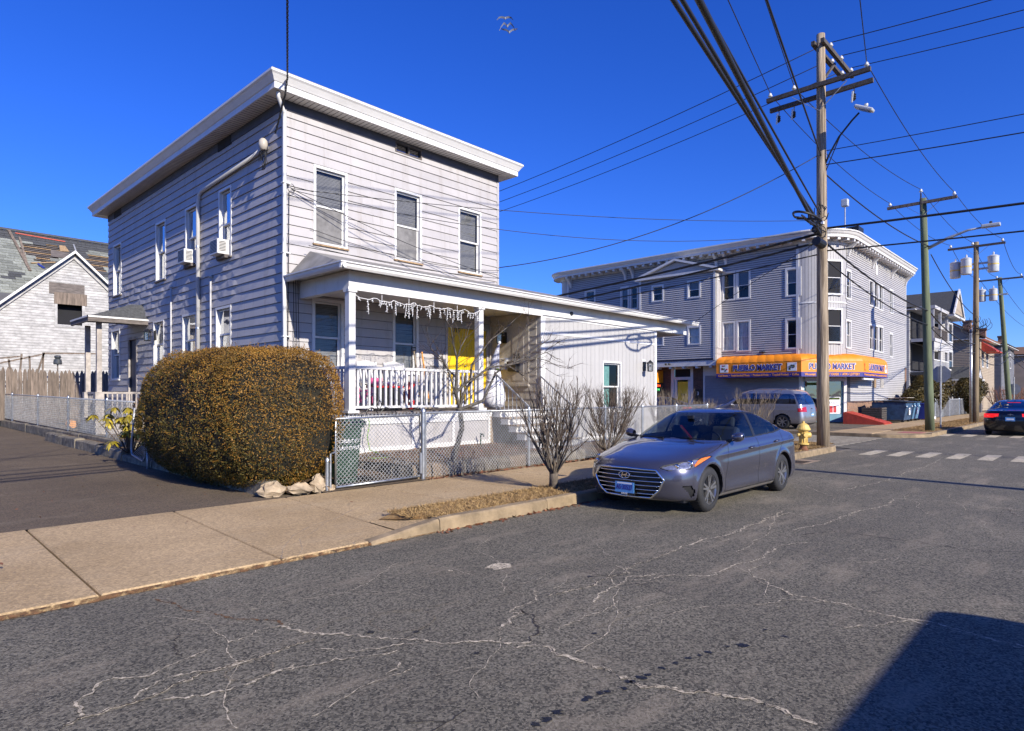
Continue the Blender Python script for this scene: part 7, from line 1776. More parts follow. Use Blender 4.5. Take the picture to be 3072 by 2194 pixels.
def awtext(P0, P1, f, z, txt, size, fit, front, back=None, bold=.012):
    d = (P1-P0).normalized(); nn = Vector((d.y, -d.x, 0)); nn = nn if nn.dot(Vector((-1, -1, 0))) > 0 else -nn
    r = d if d.cross(Vector((0, 0, 1))).dot(nn) > 0 else -d
    o = P0.lerp(P1, f)+Vector((0, 0, z))
    if back: text_part('lettering_outline', txt, back, aw, o+nn*.008, r, (0, 0, 1), size, .002, fit=fit*1.02, bold=bold*2.6)
    text_part('lettering', txt, front, aw, o+nn*.016, r, (0, 0, 1), size, .003, fit=fit, bold=bold)
awtext(A0, A1, .5, 3.2, 'PUEBLO MARKET', .44, 2.75, 'letter_blue', 'letter_white')
awtext(A1, A2, .5, 3.2, 'PUEBLO MARKET', .44, 2.6, 'letter_blue', 'letter_white')
awtext(A2, A3, .54, 3.2, 'LAUNDROMAT', .5, 3.2, 'letter_blue', 'letter_white')
awtext(A0, A1, .5, 2.785, 'Cold Beers  •  Fresh Smoked Meats  •  Produce & Fruits  •  Tropical Product  •  Coffee', .17, 4.6, 'letter_orange', None, .004)
awtext(A1, A2, .5, 2.785, 'We accept  EBT, CREDIT CARDS  •  ATM • LOTTERY', .17, 3.1, 'letter_orange', None, .004)
awtext(A2, A3, .5, 2.785, 'Full service high speed Washers & Dryers   Leave laundry drop off facility', .15, 4.7, 'letter_orange', None, .003)
def awpic(P0, P1, f, w, mats):
    d = (P1-P0).normalized(); nn = Vector((d.y, -d.x, 0)); nn = nn if nn.dot(Vector((-1, -1, 0))) > 0 else -nn
    c = P0.lerp(P1, f); Wp = WallG(c[:], d[:], nn[:]); mb = MB(); Wp.box(mb, -w/2, w/2, 2.98, 3.44, .002, .010); o = mb.build('picture', 'letter_white', aw)
    for k in range(9): u = random.uniform(-w*.36, w*.36); z = random.uniform(3.04, 3.36); mb = MB(); Wp.box(mb, u-.05, u+.05, z-.03, z+.04, .010, .013+k*.0006); mb.build('picture_detail', mats[k % len(mats)], o)
awpic(A0, A1, .1, .5, ('poster_red', 'poster_mix', 'grass_green')); awpic(A0, A1, .9, .5, ('poster_mix', 'grass_green', 'twig')); 
d = Vector((1, 0, 0)); Wp = WallG((A2.x+.35, A2.y, 0), (1, 0, 0), (0, -1, 0)); mb = MB(); mb.prism([Wp.P(u, z, .004) for u, z in ((-.05, 3.0), (.16, 3.0), (.16, 3.07), (.03, 3.07), (.03, 3.3), (.09, 3.3), (0, 3.44), (-.09, 3.3), (-.05, 3.3))], (0, -.006, 0)); mb.build('arrow', 'poster_red', aw)
Wp = WallG((A3.x-.4, A3.y, 0), (1, 0, 0), (0, -1, 0)); mb = MB(); mb.prism([Wp.P(u, z, .004) for u, z in ((-.18, 2.98), (.18, 2.98), (.22, 3.1), (.10, 3.32), (.08, 3.46), (-.08, 3.46), (-.10, 3.32), (-.22, 3.1))], (0, -.006, 0)); mb.build('bottle_mark', 'letter_white', aw); mb = MB(); mb.prism([Wp.P(u, z, .011) for u, z in ((-.06, 3.12), (.06, 3.12), (.08, 3.25), (0, 3.34), (-.08, 3.25))], (0, -.004, 0)); mb.build('bottle_mark', 'letter_blue', aw)
# small orange side awning and neon sign left
sw = thing('small_orange_awning', 'small orange awning over the dim shop window beside the yellow shop door', 'awning', (35.9, 24.0, 2.6)); ya = WA.at(1990, 1150)[0]; mb = MB(); mb.prism([(35.4, ya, 2.45), (36.58, ya, 2.45), (36.58, ya, 3.25), (35.6, ya, 3.05)], (0, 2.6, 0)); mb.build('canopy', 'orange_awning', sw)
ns = thing('neon_sign', 'small red and green lit neon sign in the shop window', 'sign', (36.5, ya+.4, 1.9)); pmat('neon_red', (.6, .05, .02), .4, .05, 5, emit=((1, .12, .04), 2.0)); pmat('neon_green', (.05, .5, .1), .4, .05, 5, emit=((.1, 1, .25), 1.5))
MB().box((36.40, ya-.05, 1.85), (36.44, ya+.75, 2.42)).build('backing', 'iron_black', ns); text_part('neon_text', 'OPEN', 'neon_red', ns, (36.39, ya+.35, 2.26), (0, -1, 0), (0, 0, 1), .2, .004); text_part('neon_text', 'ATM', 'neon_green', ns, (36.39, ya+.35, 2.0), (0, -1, 0), (0, 0, 1), .2, .004)
# flood lamps, roof antenna, chimney
fl = WA.at(2290, 1058); MB().box((36.3, fl[0]-.12, fl[1]-.02), (36.58, fl[0]+.12, fl[1]+.05)).build('flood_lamp', 'iron_black', mk); fl = WA.at(2024, 1090)
for dy_ in (-.12, .12): MB().lathe([(.03, 0), (.07, .08), (.07, .14)], (35.6, fl[0]+dy_, 3.6), 10, 'x').build('flood_lamp', 'iron_black', mk)
ch = thing('brick_chimney', 'square brick chimney on the market roof', 'chimney', (44, 14, 10.4)); p = dp(2562, 700, 46); MB().box((p.x-.55, p.y-.4, 10.5), (p.x+.55, p.y+.4, p.z)).build('stack', 'brick_wall', ch); MB().box((p.x-.62, p.y-.47, p.z), (p.x+.62, p.y+.47, p.z+.35)).build('cap', 'iron_black', ch)
an = thing('roof_antenna', 'grey box antenna on a thin mast on the market roof', 'antenna', (40, 14, 10.5)); p = dp(2535, 620, 38); MB().tube([(p.x, p.y, 10.5), (p.x, p.y, p.z)], .035, 8).build('mast', 'galv_dull', an); MB().box((p.x-.18, p.y-.18, p.z), (p.x+.18, p.y+.18, p.z+.42)).build('box', 'transformer_grey', an, bevel=.03)
# red cellar hatch
ht_ = thing('cellar_hatch', 'red sloping steel cellar hatch beside the brick wall', 'hatch', (37.3, 9.5, MK))
mb = MB(); mb.add([(36.7, 10.45, MK), (38.3, 10.45, MK), (38.3, 8.5, MK), (36.7, 8.5, MK), (36.7, 10.45, .74), (38.3, 10.45, .74), (38.3, 8.5, .17), (36.7, 8.5, .17)], [(0, 3, 2, 1), (4, 5, 6, 7), (0, 1, 5, 4), (1, 2, 6, 5), (2, 3, 7, 6), (3, 0, 4, 7)]); mb.build('body', 'red_paint', ht_)
for x in (36.75, 37.52): mb = MB(); mb.add([(x, 10.4, .745), (x+.74, 10.4, .745), (x+.74, 8.55, .205), (x, 8.55, .205), (x, 10.4, .765), (x+.74, 10.4, .765), (x+.74, 8.55, .225), (x, 8.55, .225)], [(4, 5, 6, 7), (0, 1, 5, 4), (1, 2, 6, 5), (2, 3, 7, 6), (3, 0, 4, 7)]); lf = mb.build('door_leaf', 'red_paint', ht_); MB().tube([(x+.55, 9.1, .38), (x+.55, 9.05, .46), (x+.55, 8.9, .42), (x+.55, 8.88, .33)], .015, 6).build('handle', 'iron_black', lf)
# ice freezer by the entrance
fz = thing('ice_freezer', 'pale blue ice freezer chest beside the shop entrance', 'freezer', (35.3, 12.4, MK)); MB().box((35.0, 12.1, MK), (35.8, 13.3, 1.55)).build('cabinet', 'ice_blue', fz, bevel=.03); MB().box((34.99, 12.15, .25), (35.0, 13.25, 1.45)).build('door', 'letter_white', fz); MB().box((34.975, 12.25, 1.15), (34.99, 12.40, 1.35)).build('sticker', 'shutter_grey', fz)
# tall white tank light under awning
MB().box((38.6, 9.95, 2.50), (40.6, 10.05, 2.60)).build('tube_lamp', 'market_trim', aw)
for px, c in ((2622, 'wood_bare'), (2645, 'beige_panel')): u, z = WC.at(px, 1147); MB().box((u-.35, MY-.04, z-.35), (u+.35, MY-.02, z+.2)).build('blocked_window', c, mk)
# ------------------------------------------------ bins and clutter beside the market
def dumpster(label, x0, x1, y0, y1, mat, lid):
    t = thing('dumpster', label, 'dumpster', ((x0+x1)/2, (y0+y1)/2, MK), 'dumpsters beside the market'); mb = MB(); z0, z1 = .27, 1.25
    mb.add([(x0, y0+.12, z0), (x1, y0+.12, z0), (x1, y1, z0), (x0, y1, z0), (x0, y0, z1-.25), (x1, y0, z1-.25), (x1, y1, z1), (x0, y1, z1), (x0, y0+.02, z1-.05), (x1, y0+.02, z1-.05)], [(0, 3, 2, 1), (0, 1, 5, 4), (1, 2, 6, 9, 5), (2, 3, 7, 6), (3, 0, 4, 8, 7), (4, 5, 9, 8)]); mb.build('body', mat, t)
    mb = MB(); mb.box((x0-.03, y0-.03, z1-.30), (x1+.03, y0, z1-.24)); mb.build('rim', mat, t); mb = MB(); mb.add([(x0-.03, y0-.06, z1-.02), (x1+.03, y0-.06, z1-.02), (x1+.03, y1+.03, z1+.05), (x0-.03, y1+.03, z1+.05), (x0-.03, y0-.06, z1+.02), (x1+.03, y0-.06, z1+.02), (x1+.03, y1+.03, z1+.10), (x0-.03, y1+.03, z1+.10)], [(0, 3, 2, 1), (4, 5, 6, 7), (0, 1, 5, 4), (1, 2, 6, 5), (2, 3, 7, 6), (3, 0, 4, 7)]); mb.build('lid', lid, t)
    for x in (x0+.12, x1-.12):
        for y in (y0+.2, y1-.15): MB().lathe([(.02, -.03), (.075, -.03), (.075, .03), (.02, .03)], (x, y, MK+.075), 12, 'x').build('caster', 'rubber', t)
    mb = MB(); xm = (x0+x1)/2; mb.prism([(xm-.16, y0-.012, .55), (xm+.16, y0-.012, .55), (xm+.16, y0-.012, .86), (xm+.10, y0-.012, .96), (xm-.10, y0-.012, .96), (xm-.16, y0-.012, .86)], (0, .008, 0)); st_ = mb.build('sticker', 'letter_white', t); MB().box((xm-.1, y0-.016, .80), (xm+.1, y0-.0125, .88)).build('logo', 'letter_blue', st_)
    for sx in (x0+.1, x1-.24): MB().box((sx, y0-.012, .97), (sx+.15, y0-.004, 1.06)).build('sticker', 'letter_white', t)
dumpster('dark blue steel dumpster next to the red hatch with rubbish under its lid', 40.4, 42.0, 8.3, 10.0, 'dumpster_blue', 'plastic_black'); dumpster('faded blue dumpster with closed lid behind the green pole', 42.9, 44.4, 8.4, 10.0, 'dumpster_pale', 'dumpster_blue')
jk = thing('rubbish_boards', 'flattened boards and cardboard heaped on the dark dumpster', 'rubbish', (41.2, 9.2, 1.3))
for k in range(7): MB().cbox((40.6+random.random()*1.2, 8.5+random.random()*1.2, 1.36+k*.025), (random.uniform(.7, 1.3), random.uniform(.4, .8), .02), Matrix.Rotation(random.uniform(-.4, .4), 3, 'Z')).build('board', random.choice(['wood_grey', 'beige_panel', 'wood_bare']), jk)
rc = thing('recycling_cart', 'bright blue recycling cart behind the stop sign', 'bin', (45.6, 8.5, MK)); mb = MB(); mb.add([(45.3, 8.25, .2), (45.75, 8.25, .2), (45.75, 8.8, .2), (45.3, 8.8, .2), (45.22, 8.18, 1.1), (45.83, 8.18, 1.1), (45.83, 8.9, 1.1), (45.22, 8.9, 1.1)], [(0, 3, 2, 1), (4, 5, 6, 7), (0, 1, 5, 4), (1, 2, 6, 5), (2, 3, 7, 6), (3, 0, 4, 7)]); mb.build('body', 'plastic_blue', rc); MB().box((45.2, 8.14, 1.101), (45.86, 8.95, 1.17)).build('lid', 'plastic_blue', rc, bevel=.02)
for x in (45.3, 45.76): MB().lathe([(.02, -.03), (.1, -.03), (.1, .03), (.02, .03)], (x, 8.75, MK+.1), 12, 'x').build('wheel', 'rubber', rc)
MB().box((45.4, 8.16, .8), (45.7, 8.2, .95)).build('sticker', 'letter_white', rc)
pb = thing('slatted_crate', 'dark slatted wooden crate between the hatch and the dumpster', 'crate', (39.7, 9.7, MK))
for k in range(7): MB().box((39.2, 9.2, MK+.03+k*.12), (40.2, 9.24, MK+.12+k*.12)).build('slat', 'arm_wood', pb); MB().box((39.16, 9.2, MK+.03+k*.12), (39.199, 10.2, MK+.12+k*.12)).build('slat', 'arm_wood', pb)
for x, y in ((39.22, 9.26), (40.14, 9.26), (39.22, 10.1), (40.14, 10.1)): MB().box((x, y, MK), (x+.06, y+.06, .98)).build('post', 'arm_wood', pb)
MB().box((39.25, 9.3, MK), (40.1, 10.1, .9)).build('contents', 'dark_room', pb)
bg_ = thing('rubbish_bags', 'heap of red and black rubbish bags beside the recycling cart', 'rubbish', (46.6, 8.5, MK))
for (x, y, r_, m_) in ((46.3, 8.5, .28, 'toy_red'), (46.8, 8.4, .26, 'plastic_black'), (47.2, 8.55, .22, 'plastic_black'), (46.9, 8.15, .14, 'letter_white')): MB().blob((x, y, MK+r_*.8), (r_, r_*.8, r_), 9, 6, .04).build('bag', m_, bg_)
st_ = thing('stop_sign', 'grey back of an octagonal road sign on a thin post', 'road sign', (34.2, 5.75, MK)); p = yp(2822, 1123, 5.75); MB().tube([(p.x, 5.75, MK-.05), (p.x, 5.75, p.z+.42)], .035, 8).build('post', 'galv_dull', st_)
mb = MB(); rr = .40; mb.prism([(p.x+.05, 5.75+rr*math.cos(R(22.5+45*k)), p.z+rr*math.sin(R(22.5+45*k))) for k in range(8)], (.006, 0, 0)); pnl = mb.build('panel', 'grey_steel', st_); mb = MB(); mb.prism([(p.x+.058, 5.75+rr*.98*math.cos(R(22.5+45*k)), p.z+rr*.98*math.sin(R(22.5+45*k))) for k in range(8)], (.002, 0, 0)); mb.build('red_face', 'red_paint', pnl)
text_part('sign_text', 'STOP', 'letter_white', pnl, (p.x+.062, 5.75, p.z), (0, 1, 0), (0, 0, 1), .3, .001)
# hydrant
hy = gp(2410, 1352, .15); hyd = thing('fire_hydrant', 'yellow fire hydrant with rusty base beside the wooden utility pole', 'hydrant', (hy.x, hy.y, .15)); c = Vector((hy.x, hy.y, .15))
MB().lathe([(.12, 0), (.12, .06), (.09, .07), (.085, .16)], c, 16).build('base', 'rust', hyd, smooth=False)
MB().lathe([(.13, .155), (.145, .165), (.145, .20), (.10, .215), (.105, .50), (.125, .52), (.13, .56)], c, 20).build('barrel', 'hydrant_yellow', hyd)
MB().lathe([(.175, .555), (.18, .58), (.16, .62), (.13, .69), (.07, .735), (.035, .745), (.035, .79), (.01, .80)], c, 20).build('bonnet', 'hydrant_yellow', hyd)
for k in range(12): a = R(30*k); MB().box(c+Vector((.105*math.cos(a)-.008, .105*math.sin(a)-.008, .22)), c+Vector((.105*math.cos(a)+.008, .105*math.sin(a)+.008, .50))).build('rib', 'hydrant_yellow', hyd)
f = Vector((-CT, -ST, 0)); rgt = Vector((ST, -CT, 0))
MB().tube([c+f*.08+Vector((0, 0, .43)), c+f*.17+Vector((0, 0, .43))], .062, 14).build('hose_cap', 'hydrant_yellow', hyd, smooth=False); MB().tube([c+rgt*.08+Vector((0, 0, .42)), c+rgt*.19+Vector((0, 0, .42))], .075, 14).build('hose_cap', 'hydrant_yellow', hyd); MB().tube([c+rgt*.18+Vector((0, 0, .42)), c+rgt*.20+Vector((0, 0, .42))], .045, 12).build('hose_nut', 'rust', hyd); MB().tube([c-rgt*.08+Vector((0, 0, .43)), c-rgt*.16+Vector((0, 0, .43))], .055, 14).build('hose_cap', 'hydrant_yellow', hyd)
# ---------------------------------------------------------------- utility poles and overhead lines
def wire_pts(a, b, sag, n=24):
    a = Vector(a); b = Vector(b); return [a.lerp(b, i/n)-Vector((0, 0, 4*sag*(i/n)*(1-i/n))) for i in range(n+1)]
def wire(label, a, b, sag, r=.011, group='overhead wires', n=24, name='overhead_wire'):
    o = MB().tube(wire_pts(a, b, sag, n), r, 5).build(name, 'cable_black', smooth=True); return tag(o, label, 'cable', group)
def insulator(par, p, s=1.0, down=False):
    sg = -1 if down else 1
    MB().lathe([(.02*s, 0), (.02*s, .05*s*sg), (.075*s, .06*s*sg), (.085*s, .09*s*sg), (.05*s, .11*s*sg), (.06*s, .15*s*sg), (.03*s, .19*s*sg), (.01*s, .2*s*sg)], p, 12).build('insulator', 'porcelain', par, smooth=True)
def cutout(par, p):
    MB().tube([p, p+Vector((0, 0, -.12)), p+Vector((-.05, 0, -.18))], .018, 6).build('cutout_bracket', 'galv_dull', par); MB().lathe([(.03, 0), (.07, -.03), (.05, -.06), (.07, -.09), (.05, -.12), (.07, -.15), (.03, -.2)], p+Vector((-.05, 0, -.16)), 10).build('cutout', 'iron_black', par); MB().bar(p+Vector((-.13, 0, -.12)), p+Vector((-.12, .03, -.42)), .04).build('cutout_fuse', 'porcelain', par)
def ptube(x0, y0, z0, x1, y1, z1, r0, r1): return MB().tube([Vector((x0, y0, z0)).lerp(Vector((x1, y1, z1)), i/6) for i in range(7)], [r0+(r1-r0)*i/6 for i in range(7)], 16)
M0 = Vector((19.75, 6.16, .1)); MT = Vector((19.62, 6.19, 12.15))
pole = thing('utility_pole', 'tall weathered brown wooden utility pole beside the yellow hydrant', 'utility pole', M0)
ptube(*M0, *MT, .175, .115).build('pole', 'pole_wood', pole, smooth=True)
def onp(z): return M0.lerp(MT, (z-M0.z)/(MT.z-M0.z))
for dx, dz in ((-.13, .0), (.13, -.22)):
    mb = MB(); mb.box((19.62+dx-.05, 4.85, 10.58+dz), (19.62+dx+.05, 7.7, 10.70+dz)); mb.build('cross_arm', 'arm_wood', pole)
for sg in (-1, 1): MB().bar((19.45, 6.19+sg*.75, 10.5), (19.5, 6.19, 9.9), .03, .012).build('arm_brace', 'galv_dull', pole)
for dy in (-.13, .13):
    mb = MB(); mb.box((19.35, 6.19+dy-.05, 11.78), (22.25, 6.19+dy+.05, 11.90)); mb.build('cross_arm', 'arm_wood', pole)
MB().bar((19.66, 6.19, 10.75), (20.9, 6.19, 11.78), .06, .06).build('arm_brace', 'arm_wood', pole)
IA = [Vector((19.49, y, 10.70)) for y in (4.95, 6.9, 7.6)]; IB = [Vector((x, 6.06, 11.90)) for x in (20.1, 21.1, 22.1)]; IC = [Vector((x, 6.32, 11.90)) for x in (20.1, 21.1, 22.1)]
for p in IA+IB+IC: insulator(pole, p, .8)
for y in (5.35, 7.0, 7.45): cutout(pole, Vector((19.80, y, 10.36)))
ar = onp(8.15); MB().tube([ar, ar+Vector((-.06, -.22, .42)), ar+Vector((-.10, -.5, .86)), ar+Vector((-.16, -.85, 1.2)), ar+Vector((-.2, -1.05, 1.35))], .026, 8).build('lamp_arm', 'iron_black', pole, smooth=True)
MB().bar(ar+Vector((0, -.05, -.15)), ar+Vector((-.1, -.55, .92)), .02).build('lamp_brace', 'iron_black', pole)
h = ar+Vector((-.22, -1.18, 1.42)); M = Matrix.Rotation(.5, 3, 'X'); lh = MB().cbox(h, (.24, .52, .09), M).build('street_lamp_head', 'transformer_grey', pole, bevel=.03); MB().cbox(h+M @ Vector((0, -.05, -.05)), (.18, .28, .02), M).build('lens', 'lamp_glass', lh)
MB().lathe([(.05, 0), (.05, .06)], h+Vector((0, -.05, .05)), 10).build('photocell', 'transformer_grey', lh)
q = onp(6.62); MB().box((q.x-.19, q.y-.1, 6.6), (q.x-.1, q.y+.02, 6.68)).build('pole_tag', 'letter_white', pole)
mb = MB(); mb.grid([[onp(float(z))+Vector((math.cos(a), math.sin(a), 0))*float(.1785-.005*z) for a in np.linspace(R(-85), R(-8), 8)] for z in np.linspace(.35, 2.3, 6)]); mb.build('dark_repair_patch', 'pole_brown', pole, smooth=True)
# cable hardware bunched on the pole
hw = onp(6.3)
for (dx, dy, z, r_, L2_) in ((-.45, -.12, 6.05, .13, .38), (-.25, -.02, 6.45, .11, .32)): MB().tube([hw+Vector((dx-.1, dy+.1, z-6.3)), hw+Vector((dx+L2_-.1, dy+.05, z-6.3-.05))], r_, 12).build('splice_case', 'iron_black', pole)
mb = MB()
for k in range(14):
    a = random.uniform(0, 6.28); c = hw+Vector((random.uniform(-.55, -.05), random.uniform(-.2, .15), random.uniform(-.25, .75))); r_ = random.uniform(.06, .22)
    mb.tube([c+Vector((r_*math.cos(t), .05*math.sin(t+a), r_*math.sin(t)*.8)) for t in np.linspace(a, a+random.uniform(3, 6), 10)], .012, 5)
mb.build('loose_cables', 'cable_black', pole)
# other poles
P2 = Vector((31.6, 5.62, .1)); P2T = dp(2769, 596, 26.7)
pole2 = thing('utility_pole', 'greenish treated utility pole standing in the straw grass corner', 'utility pole', P2); ptube(*P2, *P2T, .18, .125).build('pole', 'pole_green', pole2, smooth=True)
z2 = P2T.z-.25; MB().box((P2T.x-.16, P2T.y-1.2, z2), (P2T.x-.04, P2T.y+1.3, z2+.11)).build('cross_arm', 'wood_grey', pole2)
for sg in (-1, 1): MB().bar((P2T.x-.1, P2T.y+sg*.6, z2), (P2T.x-.1, P2T.y, z2-.5), .03, .012).build('arm_brace', 'galv_dull', pole2)
I2 = [Vector((P2T.x-.1, P2T.y-1.1, z2+.11)), Vector((P2T.x-.14, P2T.y+.05, P2T.z+.2)), Vector((P2T.x-.1, P2T.y+1.2, z2+.11))]
MB().bar((P2T.x-.14, P2T.y+.05, z2-.3), (P2T.x-.14, P2T.y+.05, P2T.z+.2), .05).build('top_pin', 'arm_wood', pole2)
for p in I2: insulator(pole2, p, .9)
a = P2.lerp(P2T, (7.75-.1)/(P2T.z-.1)); e = dp(2950, 682, 25.4); MB().tube([a, a.lerp(e, .4)+Vector((0, 0, .12)), a.lerp(e, .75)+Vector((0, 0, .12)), e], [.07, .06, .045, .035], 8).build('lamp_arm', 'galv_dull', pole2, smooth=True)
d = (e-a).normalized(); Mr = Matrix.Rotation(math.atan2(d.y, d.x), 3, 'Z'); lh = MB().cbox(e+Vector((d.x*.25, d.y*.25, .03)), (.62, .26, .13), Mr).build('street_lamp_head', 'transformer_grey', pole2, bevel=.03); MB().lathe([(.05, 0), (.05, .1)], e+Vector((d.x*.25, d.y*.25, .09)), 8).build('photocell', 'iron_black', lh)
P3 = Vector((43.2, 5.55, .1)); P3T = dp(2928.8, 727, 35.3); pole3 = thing('utility_pole', 'brown utility pole with three transformers and a silver riser pipe', 'utility pole', P3); ptube(*P3, *P3T, .17, .12).build('pole', 'pole_brown', pole3, smooth=True)
def arm(par, T, dz, L_, mat='arm_wood'):
    z = T.z-dz; MB().box((T.x-.16, T.y-L_/2, z), (T.x-.04, T.y+L_/2, z+.11)).build('cross_arm', mat, par)
    ps = [Vector((T.x-.1, T.y+L_*f, z+.11)) for f in (-.45, .06, .45)]
    for p in ps: insulator(par, p, 1.0)
    for sg in (-1, 1): MB().bar((T.x-.1, T.y+sg*.55, z), (T.x-.1, T.y, z-.5), .03, .012).build('arm_brace', 'galv_dull', par)
    return ps
I3_ = arm(pole3, P3T, .3, 2.6)
def transformer(par, p, r=.26, h=.85):
    t = MB().lathe([(.02, -h/2), (r*.96, -h/2), (r, -h/2+.04), (r, h/2-.05), (r*1.05, h/2-.04), (r*1.05, h/2), (r*.6, h/2+.07), (.02, h/2+.09)], p, 20).build('transformer', 'transformer_grey', par, smooth=False, auto=35)
    MB().lathe([(r+.004, -.06), (r+.004, .02)], p, 20, cap=False).build('yellow_band', 'hydrant_yellow', t); MB().lathe([(.04, h/2), (.06, h/2+.1), (.04, h/2+.14), (.05, h/2+.2), (.02, h/2+.26)], p+Vector((.1, 0, 0)), 10).build('bushing', 'porcelain', t)
zt_ = dp(2910, 800, 35.3).z
for dy, dx, dz in ((.95, -.1, -.12), (.42, -.3, .0), (-.75, .1, .05)): transformer(pole3, Vector((P3T.x+dx, P3T.y+dy, zt_+dz)))
MB().box((P3T.x-.05, P3T.y-.7, zt_-.2), (P3T.x+.05, P3T.y+.9, zt_-.1)).box((P3T.x-.05, P3T.y-.7, zt_+.1), (P3T.x+.05, P3T.y+.9, zt_+.2)).build('transformer_bracket', 'galv_dull', pole3)
MB().tube([(P3.x-.15, P3.y+.18, .1), (P3.x-.15, P3.y+.18, 5.3)], .075, 10).build('riser_pipe', 'galv', pole3, smooth=True)
mb = MB()
for k in range(12):
    c = Vector((P3.x-.2+random.uniform(-.2, .2), P3.y+random.uniform(-.5, .5), 5.6+random.uniform(-.3, .5))); r_ = random.uniform(.2, .5)
    mb.tube([c+Vector((.05*math.cos(t), r_*math.cos(t), r_*math.sin(t)*.8)) for t in np.linspace(2.5, 6.8, 10)], .012, 5)
mb.build('loose_cables', 'cable_black', pole3)
P4 = Vector((60.0, 5.6, .1)); P4T = dp(2999, 833, 47.4); pole4 = thing('utility_pole', 'leaning greenish utility pole with two transformers farther down the street', 'utility pole', P4); ptube(*P4, *P4T, .19, .13).build('pole', 'pole_green', pole4, smooth=True)
I4_ = arm(pole4, P4T, .2, 2.8); z4 = dp(2990, 885, 47.4).z
for dy in (1.05, .35): transformer(pole4, Vector((P4T.x-.3, P4T.y+dy, z4)))
MB().box((P4T.x-.3, P4T.y-.5, z4-.05), (P4T.x-.1, P4T.y+1.0, z4+.05)).build('transformer_bracket', 'galv_dull', pole4)
P0 = Vector((-46, -7.6, .1)); pole0 = thing('utility_pole', 'utility pole on the near pavement far behind the viewpoint', 'utility pole', P0); ptube(*P0, P0.x, P0.y, 12.2, .17, .12).build('pole', 'pole_wood', pole0, smooth=True); MB().box((P0.x-.06, P0.y-1.4, 11.2), (P0.x+.06, P0.y+1.4, 11.32)).build('cross_arm', 'arm_wood', pole0)
PN = Vector((-3.9, -7.6, .1)); poleN = thing('utility_pole', 'utility pole on the near pavement behind the parked van', 'utility pole', PN); ptube(*PN, PN.x, PN.y, 11.0, .17, .12).build('pole', 'pole_wood', poleN, smooth=True)
PS = Vector((13.4, -7.7, .1)); pole_shadow = thing('utility_pole', 'unseen pole added on the near pavement to cast the street shadow', 'utility pole', PS); ptube(*PS, PS.x-.45, PS.y, 7.6, .17, .13).build('pole', 'pole_wood', pole_shadow, smooth=True)  # unseen pole added to cast the dark line across the road
# wires of the side street
gs = 'bare wires along the side street'; gm = 'bare wires along the main street'; gc = 'black telecom cables on the main street'; gd = 'thin service drops to the house'
for a, b, wn in zip(IC, (48, 48, 48), ('innermost', 'middle', 'outermost')): wire('thin bare wire from the '+wn+' insulator of the top arm, running behind the house', a+Vector((0, 0, .16)), (a.x+.2, b, 11.6), 1.35, .013, gs)
for a, wn in zip(IB, ('innermost', 'middle', 'outermost')): wire('thin bare wire from the '+wn+' insulator of the top arm, crossing the main street', a+Vector((0, 0, .16)), (a.x, -32, 12.3), 1.1, .013, gs)
for p in IB:
    for k in (1.0, 1.6): pass
for z, sag, r_, wn in ((8.75, .9, .012, 'upper thin'), (8.35, 1.0, .016, 'lower thicker')): q = onp(z); wire(wn+' secondary wire leaving the tall pole across the main street', q, (q.x, -32, z+.6), sag, r_, 'secondary wires across the main street')
for z, r_, s_, wn in ((6.5, .034, .7, 'upper thick'), (5.85, .022, .75, 'lower slimmer')): q = onp(z); wire(wn+' black telecom cable crossing the main street from the tall pole', q, (q.x+.3, -32, z+.8), s_, r_, 'thick telecom cables across the main street')
for lb_, dx, z, r_, s_ in (('thickest lashed telecom cable sagging along the side street in front of the market', 0, 6.35, .042, .9), ('thick telecom cable just below the thickest one along the side street', .25, 6.1, .036, .95), ('slim lowest telecom cable along the side street', .1, 5.75, .02, .8)): q = onp(z); wire(lb_, q+Vector((-.1, .1, 0)), (q.x+dx, 46, z-.35), s_, r_, 'telecom cables along the side street')
# main street wires to the left (overhead, out of the top of the picture)
for p, dy, wn in zip(IA, (-1.3, 0, 1.3), ('street side', 'middle', 'house side')): wire('thin bare wire rising over the street from the '+wn+' insulator of the double arm', p+Vector((0, 0, .16)), (P0.x, P0.y+dy, 11.4), .5, .013, gm)
for k, (z, y_, r_, zz) in enumerate(((6.6, .62, .036, 7.6), (6.45, .3, .03, 7.3), (6.3, -.05, .045, 7.5), (6.9, .45, .022, 8.4))): q = onp(z); wire(('black telecom cable on the outer side of the bundle crossing high over the street', 'slim black telecom cable between the thick ones over the street', 'thickest lashed black telecom cable crossing high over the street', 'thin upper telecom cable crossing high over the street')[k], q+Vector((-.12, 0, 0)), (P0.x, P0.y+y_*3, zz), .55, r_, gc, 40)
q = onp(8.6); wire('thick secondary cable rising from the lamp bracket over the street', q, (P0.x, P0.y, 9.8), .5, .022, gc)
# main street wires to the right
for wn, p, p2, p3, p4 in zip(('street side', 'middle', 'house side'), IA, I2, I3_, I4_):
    wire(wn+' bare primary wire between the tall pole and the green pole', p+Vector((.2, 0, .1)), p2+Vector((0, 0, .16)), .3, .012, gm); wire(wn+' bare primary wire between the green pole and the transformer pole', p2+Vector((0, 0, .16)), p3+Vector((0, 0, .18)), .3, .012, gm); wire(wn+' bare primary wire between the transformer poles', p3+Vector((0, 0, .18)), p4+Vector((0, 0, .18)), .5, .014, gm); wire(wn+' bare primary wire running on from the farthest pole', p4+Vector((0, 0, .18)), (100, 5.0+p4.y-5.5, 9.5), .8, .016, gm)
wire('thick secondary cable from the tall pole to the green pole', onp(8.2), (31.5, 5.6, 7.9), .25, .02, gc); wire('secondary cable from the green pole to the transformer pole', (31.7, 5.6, 7.6), (43.1, 5.6, 6.1), .3, .02, gc)
